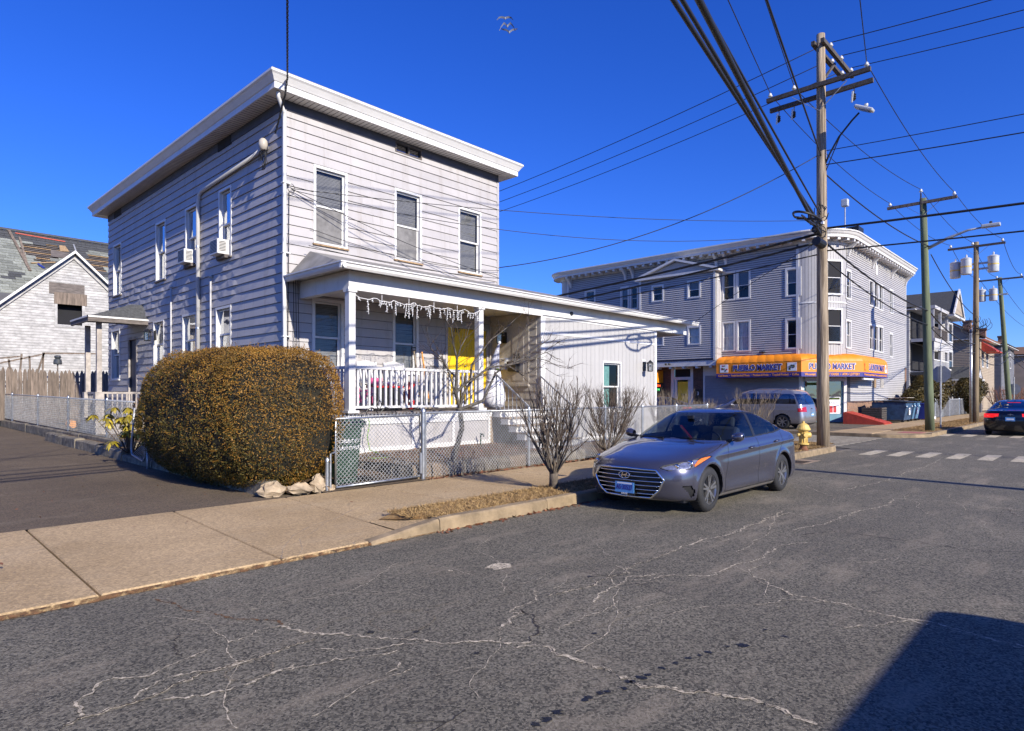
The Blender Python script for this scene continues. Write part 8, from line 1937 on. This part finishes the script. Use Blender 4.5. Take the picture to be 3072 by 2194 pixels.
for wn, z, z2_, z3_, r_ in (('upper', 6.2, 5.2, 4.5, .03), ('lower', 5.7, 4.6, 4.0, .022)):
    wire(wn+' black telecom cable from the tall pole past the market cornice', onp(z), (31.5, 5.65, z2_), .25, r_, gc); wire(wn+' black telecom cable from the green pole to the transformer pole', (31.6, 5.65, z2_), (43.2, 5.55, z3_), .35, r_, gc); wire(wn+' black telecom cable between the transformer poles', (43.2, 5.55, z3_), (60, 5.6, z3_+.6), .7, r_, gc); wire(wn+' black telecom cable running on from the farthest pole', (60, 5.6, z3_+.6), (100, 5.2, z3_+.3), .9, r_, gc)
for k in range(6): wire('thin service wire from the transformer pole to the far houses', (43.2, 5.6, 4.6+.12*k), (56+2.5*k, 10.2, 5.0+.35*k), .25, .012, 'service wires to the far houses')
for k in range(5): wire('thin service wire from the farthest pole to the beige houses', (60, 5.6, 4.8+.15*k), (70+4*k, 9.5, 5.2+.2*k), .3, .014, 'service wires to the far houses')
# drops to the house
C1 = Vector((HL+.12, HF-.08, 6.12)); q = onp(6.75)
wire('thin telephone drop from the coil on the house front to the tall pole', C1, q, .25, .008, gd); wire('second telephone drop sagging across the house front', C1+Vector((0, 0, -.03)), onp(6.45), .65, .008, gd)
wire('telephone drop falling across the front windows to the porch roof', C1, (12.6, 12.4, 4.9), .12, .008, gd); wire('loose drop wire crossing below the first window', (HL+.6, HF-.05, 5.35), (13.1, 12.9, 5.25), .22, .007, gd)
wire('drop wire over the porch roof towards the tall pole', (13.14, HF-.05, 5.35), onp(8.7), .55, .013, gd); wire('drop wire from the extension corner up to the tall pole', (RX1, EY, 4.25), onp(6.2), -.05, .009, gd); wire('drop wire along the porch roof', (7.0, 12.7, 4.9), (13.0, 12.8, 5.0), .1, .008, gd)
coil = tag(MB().tube([C1+Vector((.085*math.cos(t), -.02+.006*math.sin(3*t), .085*math.sin(t)*1.1)) for t in np.linspace(0, 30, 90)], .006, 5).build('wire_coil', 'cable_black'), 'small coil of black wire hung on the house front corner', 'cable')
wire('black wire hanging down the house front corner from the coil', C1+Vector((-.03, .02, -.06)), (HL+.05, HF-.06, 1.4), -.0, .008, gd)
for k in range(3): wire('black wire dropping beside the porch eave to the wall', (EXL+.12+.05*k, HF-.1, 4.15), (HL+.22+.07*k, HF-.05, 1.3), .02, .007, gd)
# twisted electric service to the weather head
wh = h0+Vector((-.05, -.05, .25)); E = Vector((PN.x, PN.y, 10.6)); pts = wire_pts((HL-.2, HF-.55, 8.25), E, .55, 60)
pts = [Vector((HL-.12, HF+.15, 7.3)), Vector((HL-.14, HF-.1, 7.6)), Vector((HL-.18, HF-.42, 7.95))]+pts
tw_ = thing('service_cable', 'twisted black electric service cable dropping past the cornice corner', 'cable', pts[0], 'twisted service cable')
mb = MB(); fine = [pts[i].lerp(pts[i+1], f) for i in range(12) for f in np.linspace(0, 1, 8)[:-1]]
for ph in (0, 2.1, 4.2): mb.tube([p+Vector((.014*math.cos(i*.9+ph), .014*math.sin(i*.9+ph), 0)) for i, p in enumerate(fine)], .009, 5)
mb.build('strands', 'cable_black', tw_); MB().tube(pts[12:], .017, 6).build('span', 'cable_black', tw_, smooth=True)
mb = MB()
for k in range(6): 
    c = h0+Vector((-.05, random.uniform(-.15, .15), -.25)); mb.tube([c+Vector((random.uniform(-.03, .03), .14*math.cos(t)*random.uniform(.6, 1), .22*math.sin(t)-.05)) for t in np.linspace(0, 5, 9)], .008, 5)
mb.build('loops', 'cable_black', tw_)
# flat loop of slack cable hung under the telecom bundle
sl_ = thing('slack_cable_loop', 'black loop of slack cable hung on the telecom bundle near the tall pole', 'cable', (15.6, 5.6, 5.9)); cc = Vector((16.9, 5.62, 6.12)); ax = Vector((1, .12, 0)).normalized()
outl = [cc+ax*(.72*math.cos(t))*(1 if math.cos(t) < 0 else 1.25)+Vector((-.05, .0, .0))+Vector((0, .32*math.sin(t)*(1 if math.cos(t) < .2 else .5), .10*math.sin(t))) for t in np.linspace(0, 2*math.pi, 30)]
MB().tube(outl, .022, 6).tube([p+Vector((.02, .02, .03)) for p in outl], .018, 6).build('loop', 'cable_black', sl_, smooth=True); MB().bar(cc+Vector((-.1, -.3, -.08)), cc+Vector((.05, .3, .08)), .05).bar(cc+Vector((-.5, 0, 0)), cc+Vector((.9, .1, .02)), .03).bar(cc, cc+Vector((0, 0, .25)), .03).build('hanger', 'iron_black', sl_)
# gulls
pmat('gull_white', (.20, .22, .28), .8, .1, 5)
for (px, py, lab, rx, fl) in ((1515, 56, 'gull gliding with spread wings, topmost of three', .15, .35), (1522, 80, 'small gull banking between two others', -.5, .9), (1528, 98, 'gull with wings raised, lowest of three', .1, -.7)):
    p = dp(px, py, 62); g = thing('gull', lab, 'gull', p, 'gulls in the sky'); rg = Vector((ST, -CT, 0)); fw = Vector((CT, ST, 0)); up = Vector((0, 0, 1))
    mb = MB().blob(p, (.08, .08, .13), 8, 6); mb.build('body', 'gull_white', g, smooth=True)
    for s in (-1, 1):
        mb = MB(); rows = []
        for f, ch_, hz in ((0, .16, .05), (.4, .15, .22*abs(fl)/.35*.6), (.75, .10, .16-.2*fl), (1, .02, .02-.5*fl)): c = p+rg*s*f*.8+up*hz; rows.append([c+up*ch_*.5-fw*.05, c-up*ch_*.5+fw*.05])
        mb.grid(rows); mb.build('wing', 'gull_white', g, smooth=True)
# ---------------------------------------------------------------- damaged white outbuilding behind the house
bn_ = thing('derelict_barn', 'derelict white clapboard outbuilding with a hole in its patched shingle roof', 'building', (6, 38.5, .4))
GY = 38.5; WG = WallG((0, GY, 0), (1, 0, 0), (0, -1, 0)); ap = WG.at(220.8, 762); lf_ = WG.at(0, 912); rt_ = WG.at(315, 864)
sl = (ap[1]-lf_[1])/(ap[0]-lf_[0]); ex0 = -2.0; zl = ap[1]-sl*(ap[0]-ex0); ex1 = 2*ap[0]-ex0
hole = WG.hole(172, 246, 911, 973)
MB().prism([(ex0, GY+.06, .2), (ex1, GY+.06, .2), (ex1, GY+.06, max(.3, zl)), (ap[0], GY+.06, ap[1]), (ex0, GY+.06, max(.3, zl))], (0, .08, 0)) if False else None
z = .3; pit = .135
pmat('barn_white', (.38, .37, .365), .7, .3, 2.5, bump=.2, bscale=20, rnd=.08)
while z < ap[1]:
    zt = min(z+pit, ap[1]-.01); xa = max(ex0, ap[0]-(ap[1]-zt)/sl); xb = min(ex1, ap[0]+(ap[1]-zt)/sl)
    for (a, b, c, d) in pieces(xa, xb, z, zt, [hole]):
        mb = MB(); ob = .02*(1-(c-z)/pit)+.003; mb.add([WG.P(a, c+.008, 0), WG.P(b, c+.008, 0), WG.P(b, d, 0), WG.P(a, d, 0), WG.P(a, c+.008, ob), WG.P(b, c+.008, ob), WG.P(b, d, .004), WG.P(a, d, .004)], [(4, 7, 6, 5), (0, 4, 5, 1), (1, 5, 6, 2), (2, 6, 7, 3), (3, 7, 4, 0)]); mb.build('clapboard', 'barn_white', bn_)
    z += pit
mb = MB()
for (a, b, c, d) in pieces(ex0, ex1, .2, ap[1]-2.3, [hole]): WG.box(mb, a, b, c, d, -.06, -.005)
mb.prism([WG.P(ap[0]-2.3/sl, ap[1]-2.3, -.06), WG.P(ap[0]+2.3/sl, ap[1]-2.3, -.06), WG.P(ap[0], ap[1]-.02, -.06)], (0, .04, 0)); mb.build('wall', 'frieze_dark', bn_)
mb = MB(); WG.box(mb, hole[0]-.3, hole[1]+.3, hole[2]-.1, hole[3]+1.0, -.42, -.40); mb.build('dark_interior', 'dark_room', bn_)
for q in ((hole[0]-.12, hole[0], hole[2]-.05, hole[3]), (hole[1], hole[1]+.12, hole[2]-.05, hole[3]), (hole[0]-.12, hole[1]+.12, hole[2]-.13, hole[2]-.051)): mb = MB(); WG.box(mb, *q, 0, .035); mb.build('window_frame', 'barn_white', bn_)
b1 = WG.hole(147, 253, 846, 880); b2 = WG.hole(162, 260, 876, 911)
mb = MB(); WG.box(mb, *b1, .02, .045); mb.build('plywood_board', 'wood_old', bn_); mb = MB(); WG.box(mb, *b2, .02, .05); mb.build('plank', 'wood_grey', bn_)
# rake boards and wing roof
for s in (-1, 1):
    x2 = ex0 if s < 0 else ex1; z2_ = ap[1]-sl*abs(x2-ap[0]); A_ = Vector((ap[0], GY, ap[1])); B_ = Vector((x2, GY, z2_))
    mb = MB(); mb.bar(A_+Vector((0, -.12, -.10)), B_+Vector((0, -.12, -.10)), .05, .22, up=(0, 1, 0)) if False else mb.prism([A_+Vector((0, -.10, -.28)), A_+Vector((0, -.10, -.02)), B_+Vector((0, -.10, -.02)), B_+Vector((0, -.10, -.28))], (0, .09, 0)); mb.build('rake_board', 'barn_white', bn_)
    mb = MB(); mb.prism([A_+Vector((0, -.34, -.0)), A_+Vector((0, -.34, .09)), B_+Vector((0, -.34, .09)), B_+Vector((0, -.34, -.0))], (0, 4.5, 0)); mb.build('wing_roof', 'shingle_pale', bn_)
    mb = MB(); mb.prism([A_+Vector((0, -.37, -.02)), A_+Vector((0, -.37, .12)), B_+Vector((0, -.37, .12)), B_+Vector((0, -.37, -.02))], (0, .029, 0)); mb.build('rake_trim', 'trim_white', bn_)
# main roof behind, facing the camera: shingle courses
RY = 44.0; rl = yp(0, 686, RY); RZ = rl.z; ey, ez = GY+.4, RZ-(RY-GY-.4)*.86
mb = MB(); mb.add([(-8, ey, ez-.3), (16, ey, ez-.3), (16, RY, RZ-.3), (-8, RY, RZ-.3)], [(0, 1, 2, 3)]); mb.add([(-8, RY+4, ez), (16, RY+4, ez), (16, RY, RZ-.05), (-8, RY, RZ-.05)], [(0, 3, 2, 1)]); mb.build('roof_deck', 'dark_room', bn_)
MB().box((-8, GY+.5, .2), (16, GY+.6, ez)).box((-8, RY+3.9, .2), (16, RY+4, ez)).box((15.9, GY+.6, .2), (16, RY+3.9, ez)).build('wall', 'barn_white', bn_)
def rp(u, v, o=0.0):     # u along X, v up the slope 0..1
    n_ = Vector((0, -.86, 1)).normalized(); return Vector((u, ey+(RY-ey)*v, ez+(RZ-ez)*v))+n_*o
def roofuv(px, py):
    r = ray(px, py); n_ = Vector((0, -.86, 1)); p0 = Vector((0, ey, ez)); k = (p0-Vector((0, 0, CH))).dot(n_)/r.dot(n_); p = Vector((0, 0, CH))+r*k; return p.x, (p.y-ey)/(RY-ey)
H1 = [roofuv(*q) for q in ((70, 735), (175, 740), (178, 760), (152, 775), (150, 790), (112, 783), (88, 768), (72, 752))]; H2 = [roofuv(*q) for q in ((265, 762), (318, 770), (318, 832), (285, 815), (268, 792))]
PATCH = [roofuv(*q) for q in ((198, 742), (262, 748), (268, 800), (230, 770), (200, 758))]
nr = 27
def vis(p):
    d = p.x*CT+p.y*ST; x = CX+F_PX*(p.x*ST-p.y*CT)/d; y = HY-F_PX*(p.z-CH)/d
    if x < -25 or x > 335: return False
    return y < (912-(912-760)*x/221 if x < 221 else 760+(x-221)*1.1)+12
for r_ in range(nr):
    v0 = r_/nr; v1 = min(1, (r_+1.35)/nr); u = 2.5+random.uniform(-.6, 0); run = []
    while u < 13.5:
        w = .42*random.uniform(.8, 1.7); uc, vc = u+w/2, (r_+.5)/nr
        if vis(rp(uc, vc)) and not inpoly(uc, vc, H1) and not inpoly(uc, vc, H2):
            dk = (vc > .86) or mnoise.noise(Vector((uc*.55, vc*9, 0))) > .28 or inpoly(uc, vc, PATCH); j = random.uniform(0, .012)
            run.append((u, w, v0, v1, j, dk))
        u += w
    for dk in (True, False):
        sh = [q for q in run if q[5] == dk]
        for (u, w, v0, v1, j, _) in sh:
            mb = MB(); A_ = [rp(u+.004, v0, .03+j), rp(u+w-.004, v0, .03+j*.5), rp(u+w-.004, v1, .0), rp(u+.004, v1, .0)]; mb.add(A_+[rp(u+.004, v0, .0), rp(u+w-.004, v0, .0)], [(0, 1, 2, 3), (4, 5, 1, 0)])
            if random.random() < .985: mb.build('shingle', 'asphalt_shingle' if dk else 'shingle_pale', bn_)
for k in range(20): v = .38+k*.026; a = MB(); a.add([rp(2.2, v, -.03), rp(13.2, v, -.03), rp(13.2, v+.009, -.03), rp(2.2, v+.009, -.03), rp(2.2, v, -.004), rp(13.2, v, -.004), rp(13.2, v+.009, -.004), rp(2.2, v+.009, -.004)], [(4, 5, 6, 7), (0, 1, 5, 4)]); a.build('roof_batten', 'wood_old' if k % 3 else 'wood_bare', bn_)
def rbar(p, q, w, mat, nm): a = rp(*roofuv(*p), .06); b = rp(*roofuv(*q), .06); MB().bar(a, b, w, .05).build(nm, mat, bn_)
rbar((25, 692), (90, 815), .13, 'wood_grey', 'loose_plank'); rbar((58, 715), (80, 795), .09, 'wood_grey', 'loose_plank'); rbar((92, 792), (165, 790), .08, 'wood_bare', 'loose_plank'); rbar((220, 737), (230, 765), .07, 'galv_dull', 'loose_plank'); rbar((45, 702), (195, 728), .05, 'red_paint', 'red_strap'); rbar((115, 795), (133, 808), .14, 'plastic_blue', 'blue_tarp_scrap')
uv = [roofuv(*q) for q in ((177, 738), (195, 740), (208, 758), (180, 756))]; mb = MB(); mb.quad(*[rp(*q, .05) for q in uv]); mb.build('bare_plywood', 'wood_bare', bn_); uv = [roofuv(*q) for q in ((152, 751), (208, 762), (195, 778), (152, 772))]; mb = MB(); mb.quad(*[rp(*q, .055) for q in uv]); mb.build('bare_plywood', 'wood_old', bn_)
cv = mb = MB(); mb.prism([rp(-8, .975, .07), rp(16, .975, .07), rp(16, 1.0, .09), rp(-8, 1.0, .09)], (0, .0, .02)); mb.build('ridge_cap', 'asphalt_shingle', bn_)
for k in range(2):
    p = yp((160, 225)[k], 1285, 25.6); o = thing('orange_can', ('orange bucket lying behind the side fence', 'orange and white bucket by the fence post behind the side fence')[k], 'bucket', (5.4, 25.6-2.9*k, .52), 'orange buckets'); MB().lathe([(.12, -.2), (.15, .15), (.155, .17)], (0, 0, 0), 14, 'y').build('body', 'letter_orange', o, local=True).location = (0, 0, .15)

# ---------------------------------------------------------------- houses farther along the street
pmat('far_white', (.46, .45, .455), .6, .06, 1); pmat('far_beige', (.36, .29, .21), .7, .08, 1); pmat('far_grey', (.15, .15, .165), .7, .1, 1); pmat('far_tan', (.42, .33, .24), .7, .08, 1); pmat('roof_brown', (.17, .09, .05), .9, .2, 6)
def far_house(name, label, x0, x1, y0, y1, h, wall, roofmat, roof='gable', win=(), over=.5, ridge='y', rh=2.2, chim=(), pitch=.16, group='houses beyond the market'):
    t = thing(name, label, 'house', (x0, y0, .1), group); MB().box((x0+.03, y0+.03, .1), (x1-.03, y1, h)).build('wall', wall, t)
    Wl = WallG((x0, 0, 0), (0, 1, 0), (-1, 0, 0)); Wf = WallG((0, y0, 0), (1, 0, 0), (0, -1, 0)); hl = [w[1:] for w in win if w[0] == 'l']; hf = [w[1:] for w in win if w[0] == 'f']
    clapboards(Wl, y0, y1, .3, h, pitch, hl, wall, t, lap=.03, gap=.016, name='siding', one=True); clapboards(Wf, x0, x1, .3, h, pitch, hf, wall, t, lap=.03, gap=.016, name='siding', one=True)
    for W, hs in ((Wl, hl), (Wf, hf)):
        for q in hs: window(W, q, t, random.choice(['blind_top', 'none', 'curtain']), casing=.12, trim='market_trim', proud=.05, recess=-.035, simple=True, sill=None, depth=.02)
    mb = MB()
    if roof == 'gable':
        if ridge == 'y':
            xm = (x0+x1)/2; pts = [(x0-over, h-.15), (xm, h+rh), (x1+over, h-.15), (xm, h+rh-.2)]
            mb.prism([(x0-over, y0-over, h-.1), (xm, y0-over, h+rh), (x1+over, y0-over, h-.1), (x1+over, y0-over, h-.25), (xm, y0-over, h+rh-.18), (x0-over, y0-over, h-.25)], (0, y1-y0+2*over, 0)); MB().prism([(x0, y0, h), (x1, y0, h), (xm, y0, h+rh-.25)], (0, .1, 0)).build('gable', wall, t)
        else:
            ym = (y0+y1)/2; mb.prism([(x0-over, y0-over, h-.1), (x0-over, ym, h+rh), (x0-over, y1+over, h-.1), (x0-over, y1+over, h-.25), (x0-over, ym, h+rh-.18), (x0-over, y0-over, h-.25)], (x1-x0+2*over, 0, 0)); MB().prism([(x0, y0, h), (x0, y1, h), (x0, ym, h+rh-.25)], (.1, 0, 0)).build('gable', wall, t)
    elif roof == 'hip':
        xm = (x0+x1)/2; ym = (y0+y1)/2; k = min(x1-x0, y1-y0)*.42; mb.add([(x0-over, y0-over, h-.1), (x1+over, y0-over, h-.1), (x1+over, y1+over, h-.1), (x0-over, y1+over, h-.1), (x0+k, y0+k, h+rh), (x1-k, y0+k, h+rh), (x1-k, y1-k, h+rh), (x0+k, y1-k, h+rh)], [(0, 1, 5, 4), (1, 2, 6, 5), (2, 3, 7, 6), (3, 0, 4, 7), (4, 5, 6, 7)])
    else: mb.box((x0-over, y0-over, h), (x1+over, y1+over, h+.18))
    mb.build('roof', roofmat, t); MB().box((x0-over+.02, y0-over+.02, h-.32), (x1+over-.02, y1+over-.02, h-.255)).build('eave', 'market_trim', t)
    for (cx, cy, ct) in chim: c = MB().box((cx-.4, cy-.4, h), (cx+.4, cy+.4, ct)).build('chimney', 'brick_wall', t); MB().box((cx-.48, cy-.48, ct-.25), (cx+.48, cy+.48, ct)).build('chimney_cap', 'brick_dark', c)
    return t
# white three decker with corner bay and stacked porches
h1 = far_house('three_decker_house', 'white three storey house with gabled bay and stacked porches behind the dumpsters', 57.5, 68.5, 11.6, 24, 8.6, 'far_white', 'asphalt_shingle', 'hip', win=[('f', 59.2, 60.1, 1.2, 3.0)], rh=1.8, chim=((58.2, 15, 11.6),))
BX0, BX1, BYf = 63.6, 67.6, 10.2; bay = [(BX0, 11.6), (BX0+.9, BYf), (BX1-.9, BYf), (BX1, 11.6)]
MB().prism([(x, y, .4) for x, y in bay], (0, 0, 8.0)).build('bay', 'far_white', h1)
for (a, b) in zip(bay[:-1], bay[1:]):
    d = Vector((b[0]-a[0], b[1]-a[1], 0)); L_ = d.length; d.normalize(); Wb = WallG((a[0], a[1], 0), d[:], (d.y, -d.x, 0)); hs_ = []
    for z0 in (1.0, 3.75, 6.15): c = L_/2; w_ = .95 if L_ > 1.9 else .4; hs_.append((c-w_, c+w_, z0, z0+1.75))
    clapboards(Wb, 0, L_, .5, 8.4, .16, hs_, 'far_white', h1, lap=.03, gap=.016, name='siding', one=True)
    for q in hs_: window(Wb, q, h1, 'blind_top', casing=.14, trim='market_trim', proud=.06, recess=-.035, simple=True, sill=None, depth=.02)
MB().prism([(BX0-.5, BYf-.6, 8.35), (BX1+.5, BYf-.6, 8.35), ((BX0+BX1)/2, BYf-.6, 10.6)], (0, 4, 0)).build('gable_roof', 'asphalt_shingle', h1); MB().prism([(BX0+.1, BYf-.62, 8.5), (BX1-.1, BYf-.62, 8.5), ((BX0+BX1)/2, BYf-.62, 10.35)], (0, .015, 0)).build('gable', 'far_beige', h1)
MB().box((BX0-.6, BYf-.7, 8.18), (BX1+.6, 11.5, 8.34)).build('eave', 'market_trim', h1)
for s in (-1, 1): MB().bar(((BX0+BX1)/2, BYf-.66, 10.62), ((BX0+BX1)/2+s*2.6, BYf-.66, 8.3), .1, .22).build('rake_board', 'market_trim', h1)
for z in (.9, 3.5, 6.0):
    MB().box((57.6, 10.0, z-.2), (BX0-.02, 11.55, z)).build('porch_floor', 'far_white', h1); MB().box((57.7, 11.5, z+.1), (BX0-.1, 11.55, z+2.2)).build('porch_shade', 'dark_room', h1)  # near-black sheet painting the shade at the back of each porch
    MB().box((57.6, 9.98, z+.85), (BX0-.02, 10.06, z+.93)).build('porch_rail', 'wood_old' if z > 5 else 'market_trim', h1)
    for k in range(22): MB().box((57.7+k*.26, 10.0, z), (57.78+k*.26, 10.04, z+.85)).build('baluster', 'wood_old' if z > 5 else 'market_trim', h1)
    for x in (57.65, 60.4, 63.2): MB().box((x, 10.0, z), (x+.18, 10.18, z+2.4)).build('porch_post', 'far_grey' if z < 1 else 'far_white', h1)
    MB().box((57.55, 9.9, z+2.3), (BX0-.05, 11.5, z+2.55)).build('porch_beam', 'far_white' if z > 1 else 'asphalt_shingle', h1)
    if z > 3: MB().box((57.6, 9.97, z-.85), (BX0-.02, 10.0, z-.02)).build('apron_siding', 'far_white', h1)
MB().prism([(64.5, 8.2, 3.0), (68.2, 8.2, 3.0), (66.35, 8.2, 4.1)], (0, 2.3, 0)).build('entry_roof', 'asphalt_shingle', h1); MB().prism([(65.3, 8.18, 3.1), (67.4, 8.18, 3.1), (66.35, 8.18, 3.8)], (0, .015, 0)).build('entry_gable', 'far_white', h1)
for x in (64.7, 67.9): MB().box((x-.1, 8.3, .1), (x+.1, 8.5, 3.0)).build('entry_post', 'far_grey', h1)
MB().box((64.4, 8.1, 2.85), (68.3, 10.2, 3.0)).build('entry_beam', 'market_trim', h1)
h2 = far_house('beige_house', 'beige clapboard house with brown shingle roof beyond the white three decker', 76, 86, 9.4, 21, 7.4, 'far_beige', 'roof_brown', 'gable', ridge='x', rh=3.6, win=[('f', 77.0, 78.2, 4.4, 6.0), ('f', 80.0, 81.2, 4.4, 6.0), ('f', 77, 78.2, 1.4, 3.2)])
for x in (76.7, 79.7): MB().prism([(x, 9.38, 6.9), (x, 8.2, 6.0), (x, 8.2, 5.9), (x, 9.38, 5.9)], (1.8, 0, 0)).build('window_awning', 'red_paint', h2)
h3 = far_house('grey_row_house', 'dark grey house with bay windows and brick chimneys beyond the beige house', 93, 106, 9.5, 24, 7.8, 'far_grey', 'roof_brown', 'hip', rh=1.8, win=[('f', 97, 98.4, 5, 6.8), ('f', 101, 102.4, 5, 6.8)], chim=((95, 13, 10.8), (99, 13.5, 10.6), (103, 12.5, 10.4)))
h4 = far_house('tan_house', 'tan house with white window trim at the end of the street', 112, 124, 8.2, 22, 7.4, 'far_tan', 'roof_brown', 'hip', rh=1.8, win=[('f', 113, 114.6, 4.6, 6.6), ('f', 116.5, 118, 4.6, 6.6), ('l', 10, 11.5, 4.6, 6.6)], chim=((118, 12, 10.4),))
h5 = far_house('distant_house', 'pale house closing the view at the end of the street', 150, 165, 4, 20, 8, 'far_white', 'roof_brown', 'gable', rh=3, win=[('f', 152, 154, 4.5, 6.5), ('f', 158, 160, 4.5, 6.5), ('l', 7, 9, 4.5, 6.5)])
# flat roofed white house seen between the house and the market
hf_ = far_house('flat_roofed_house', 'cream flat roofed house with peeling cornice seen behind the extension roof', 30.5, 44, 42, 56, 9.3, 'siding_white', 'roof_tar', 'flat', win=[('f', 33, 34.2, 6, 7.8), ('l', 45, 46.2, 6, 7.8)], over=.6, group='houses behind the extension')
hg_ = far_house('dark_roofed_house', 'low dark roofed house behind the flat roofed one', 24, 30, 52, 64, 9.2, 'far_grey', 'asphalt_shingle', 'flat', over=.6, group='houses behind the extension')
# satellite dishes
for (px, py, d_, lb) in ((2722, 1083, 52, 'white satellite dish on the porch corner of the white house'), (2900, 1085, 72, 'white satellite dish on the beige house wall')):
    p = dp(px, py, d_); t = thing('satellite_dish', lb, 'satellite dish', p, 'satellite dishes'); rows = [[p+Vector((-.12*(1-r_*r_), 0, 0))+Vector((0, r_*.42*math.cos(a), r_*.42*math.sin(a))) for a in np.linspace(0, 2*math.pi, 15)[:-1]] for r_ in (.05, .5, .8, 1)]
    MB().grid(rows, True).build('dish', 'letter_white', t, smooth=True); MB().bar(p+Vector((0, 0, -.1)), p+Vector((.5, .4, -.5)), .05).build('mount', 'galv_dull', t)
# ---------------------------------------------------------------- planting down the street
leafmat('evergreen', [(.02, .022, .006), (.06, .045, .01), (.13, .08, .015)], scale=1.5)
def evergreen(label, x, y, r, h, n=6500):
    t = thing('evergreen_shrub', label, 'shrub', (x, y, .12), 'clipped evergreens in the far front gardens'); f = RNG.uniform(0, 1, n)**.7; a = RNG.uniform(0, 2*np.pi, n)
    rad = r*(np.sin(np.pi*np.clip(1-f*.92, 0, 1)**.75)*.9+.1)*RNG.uniform(.72, 1.05, n)*(1+.15*np.sin(3*a+7*f)); P = np.stack([x+rad*np.cos(a), y+rad*np.sin(a), .15+h*f], 1); N = np.stack([np.cos(a), np.sin(a), np.full(n, .5)], 1)
    V, Fq = leaf_quads(P, N, .075, .45, .6); npmesh('crown', V, Fq, 'evergreen', t); MB().tube([(x, y, .05), (x, y, h*.8)], [.12, .03], 7).build('trunk', 'bark', t)
evergreen('bushy bronze green evergreen behind the stop sign', 52.6, 9.3, 1.35, 2.9); evergreen('pointed evergreen beside the silver riser pipe', 62.5, 8.4, 1.1, 2.9); evergreen('low round evergreen behind the chain link fence', 49.8, 9.6, 1.0, 1.9)
cf = thing('far_chain_link_fence', 'grey chain link fence round the front gardens beyond the market', 'fence', (55, 8.7, .1))
for x in (48.2, 50.8, 53.4, 56.0, 60, 64, 68): fpost(cf, x, 8.75, .1, 1.4, .045)
MB().tube([(48.2, 8.75, 1.35), (68, 8.75, 1.35)], .03, 6).build('top_rail', 'galv_dull', cf); link_mesh((48.2, 8.73), (68, 8.73), .15, .15, 1.2, cf, pitch=.15, r=.007)
for k, (x, y) in enumerate(((72, 7.6), (77, 7.4), (82, 7.3), (88, 7.2))): vase_shrub('reddish bare shrub in the gardens by the last pole', (x, y, .12), 2.2, 1.6, 16, 'leaf_brown', 'twig', 'reddish bare shrubs down the street', trunk=.1, r0=.025, kids=2)
bb = thing('black_trash_cart', 'black open lidded trash cart behind the dumpsters', 'bin', (50.2, 10.2, .12)); 
MB().box((49.0, 10.15, .12), (52.2, 10.9, 1.3)).build('body', 'plastic_black', bb); mb = MB(); mb.add([(48.9, 10.9, 1.3), (52.3, 10.9, 1.3), (52.5, 11.2, 2.4), (49.1, 11.2, 2.4), (48.9, 10.95, 1.3), (52.3, 10.95, 1.3), (52.5, 11.25, 2.4), (49.1, 11.25, 2.4)], [(0, 1, 2, 3), (7, 6, 5, 4), (0, 4, 5, 1), (3, 2, 6, 7)]); mb.build('lid', 'grey_steel', bb)
# parked cars far along the street
simple_car('parked_car', 'dark car parked beyond the last pole', 'car', 4.6, 1.5, 1.8, 'paint_black', (72, 4.2, 0), math.pi, 'car')
ts = thing('street_sign', 'grey back of a road sign on a post down the street', 'road sign', (70, 5.4, .1)); p = yp(3042, 1168, 5.4); MB().tube([(p.x, 5.4, .05), (p.x, 5.4, p.z+.9)], .04, 6).build('post', 'galv_dull', ts); MB().prism([(p.x+.05, 5.4+.42*math.cos(R(22.5+45*k)), p.z+.42*math.sin(R(22.5+45*k))) for k in range(8)], (.01, 0, 0)).build('panel', 'grey_steel', ts)
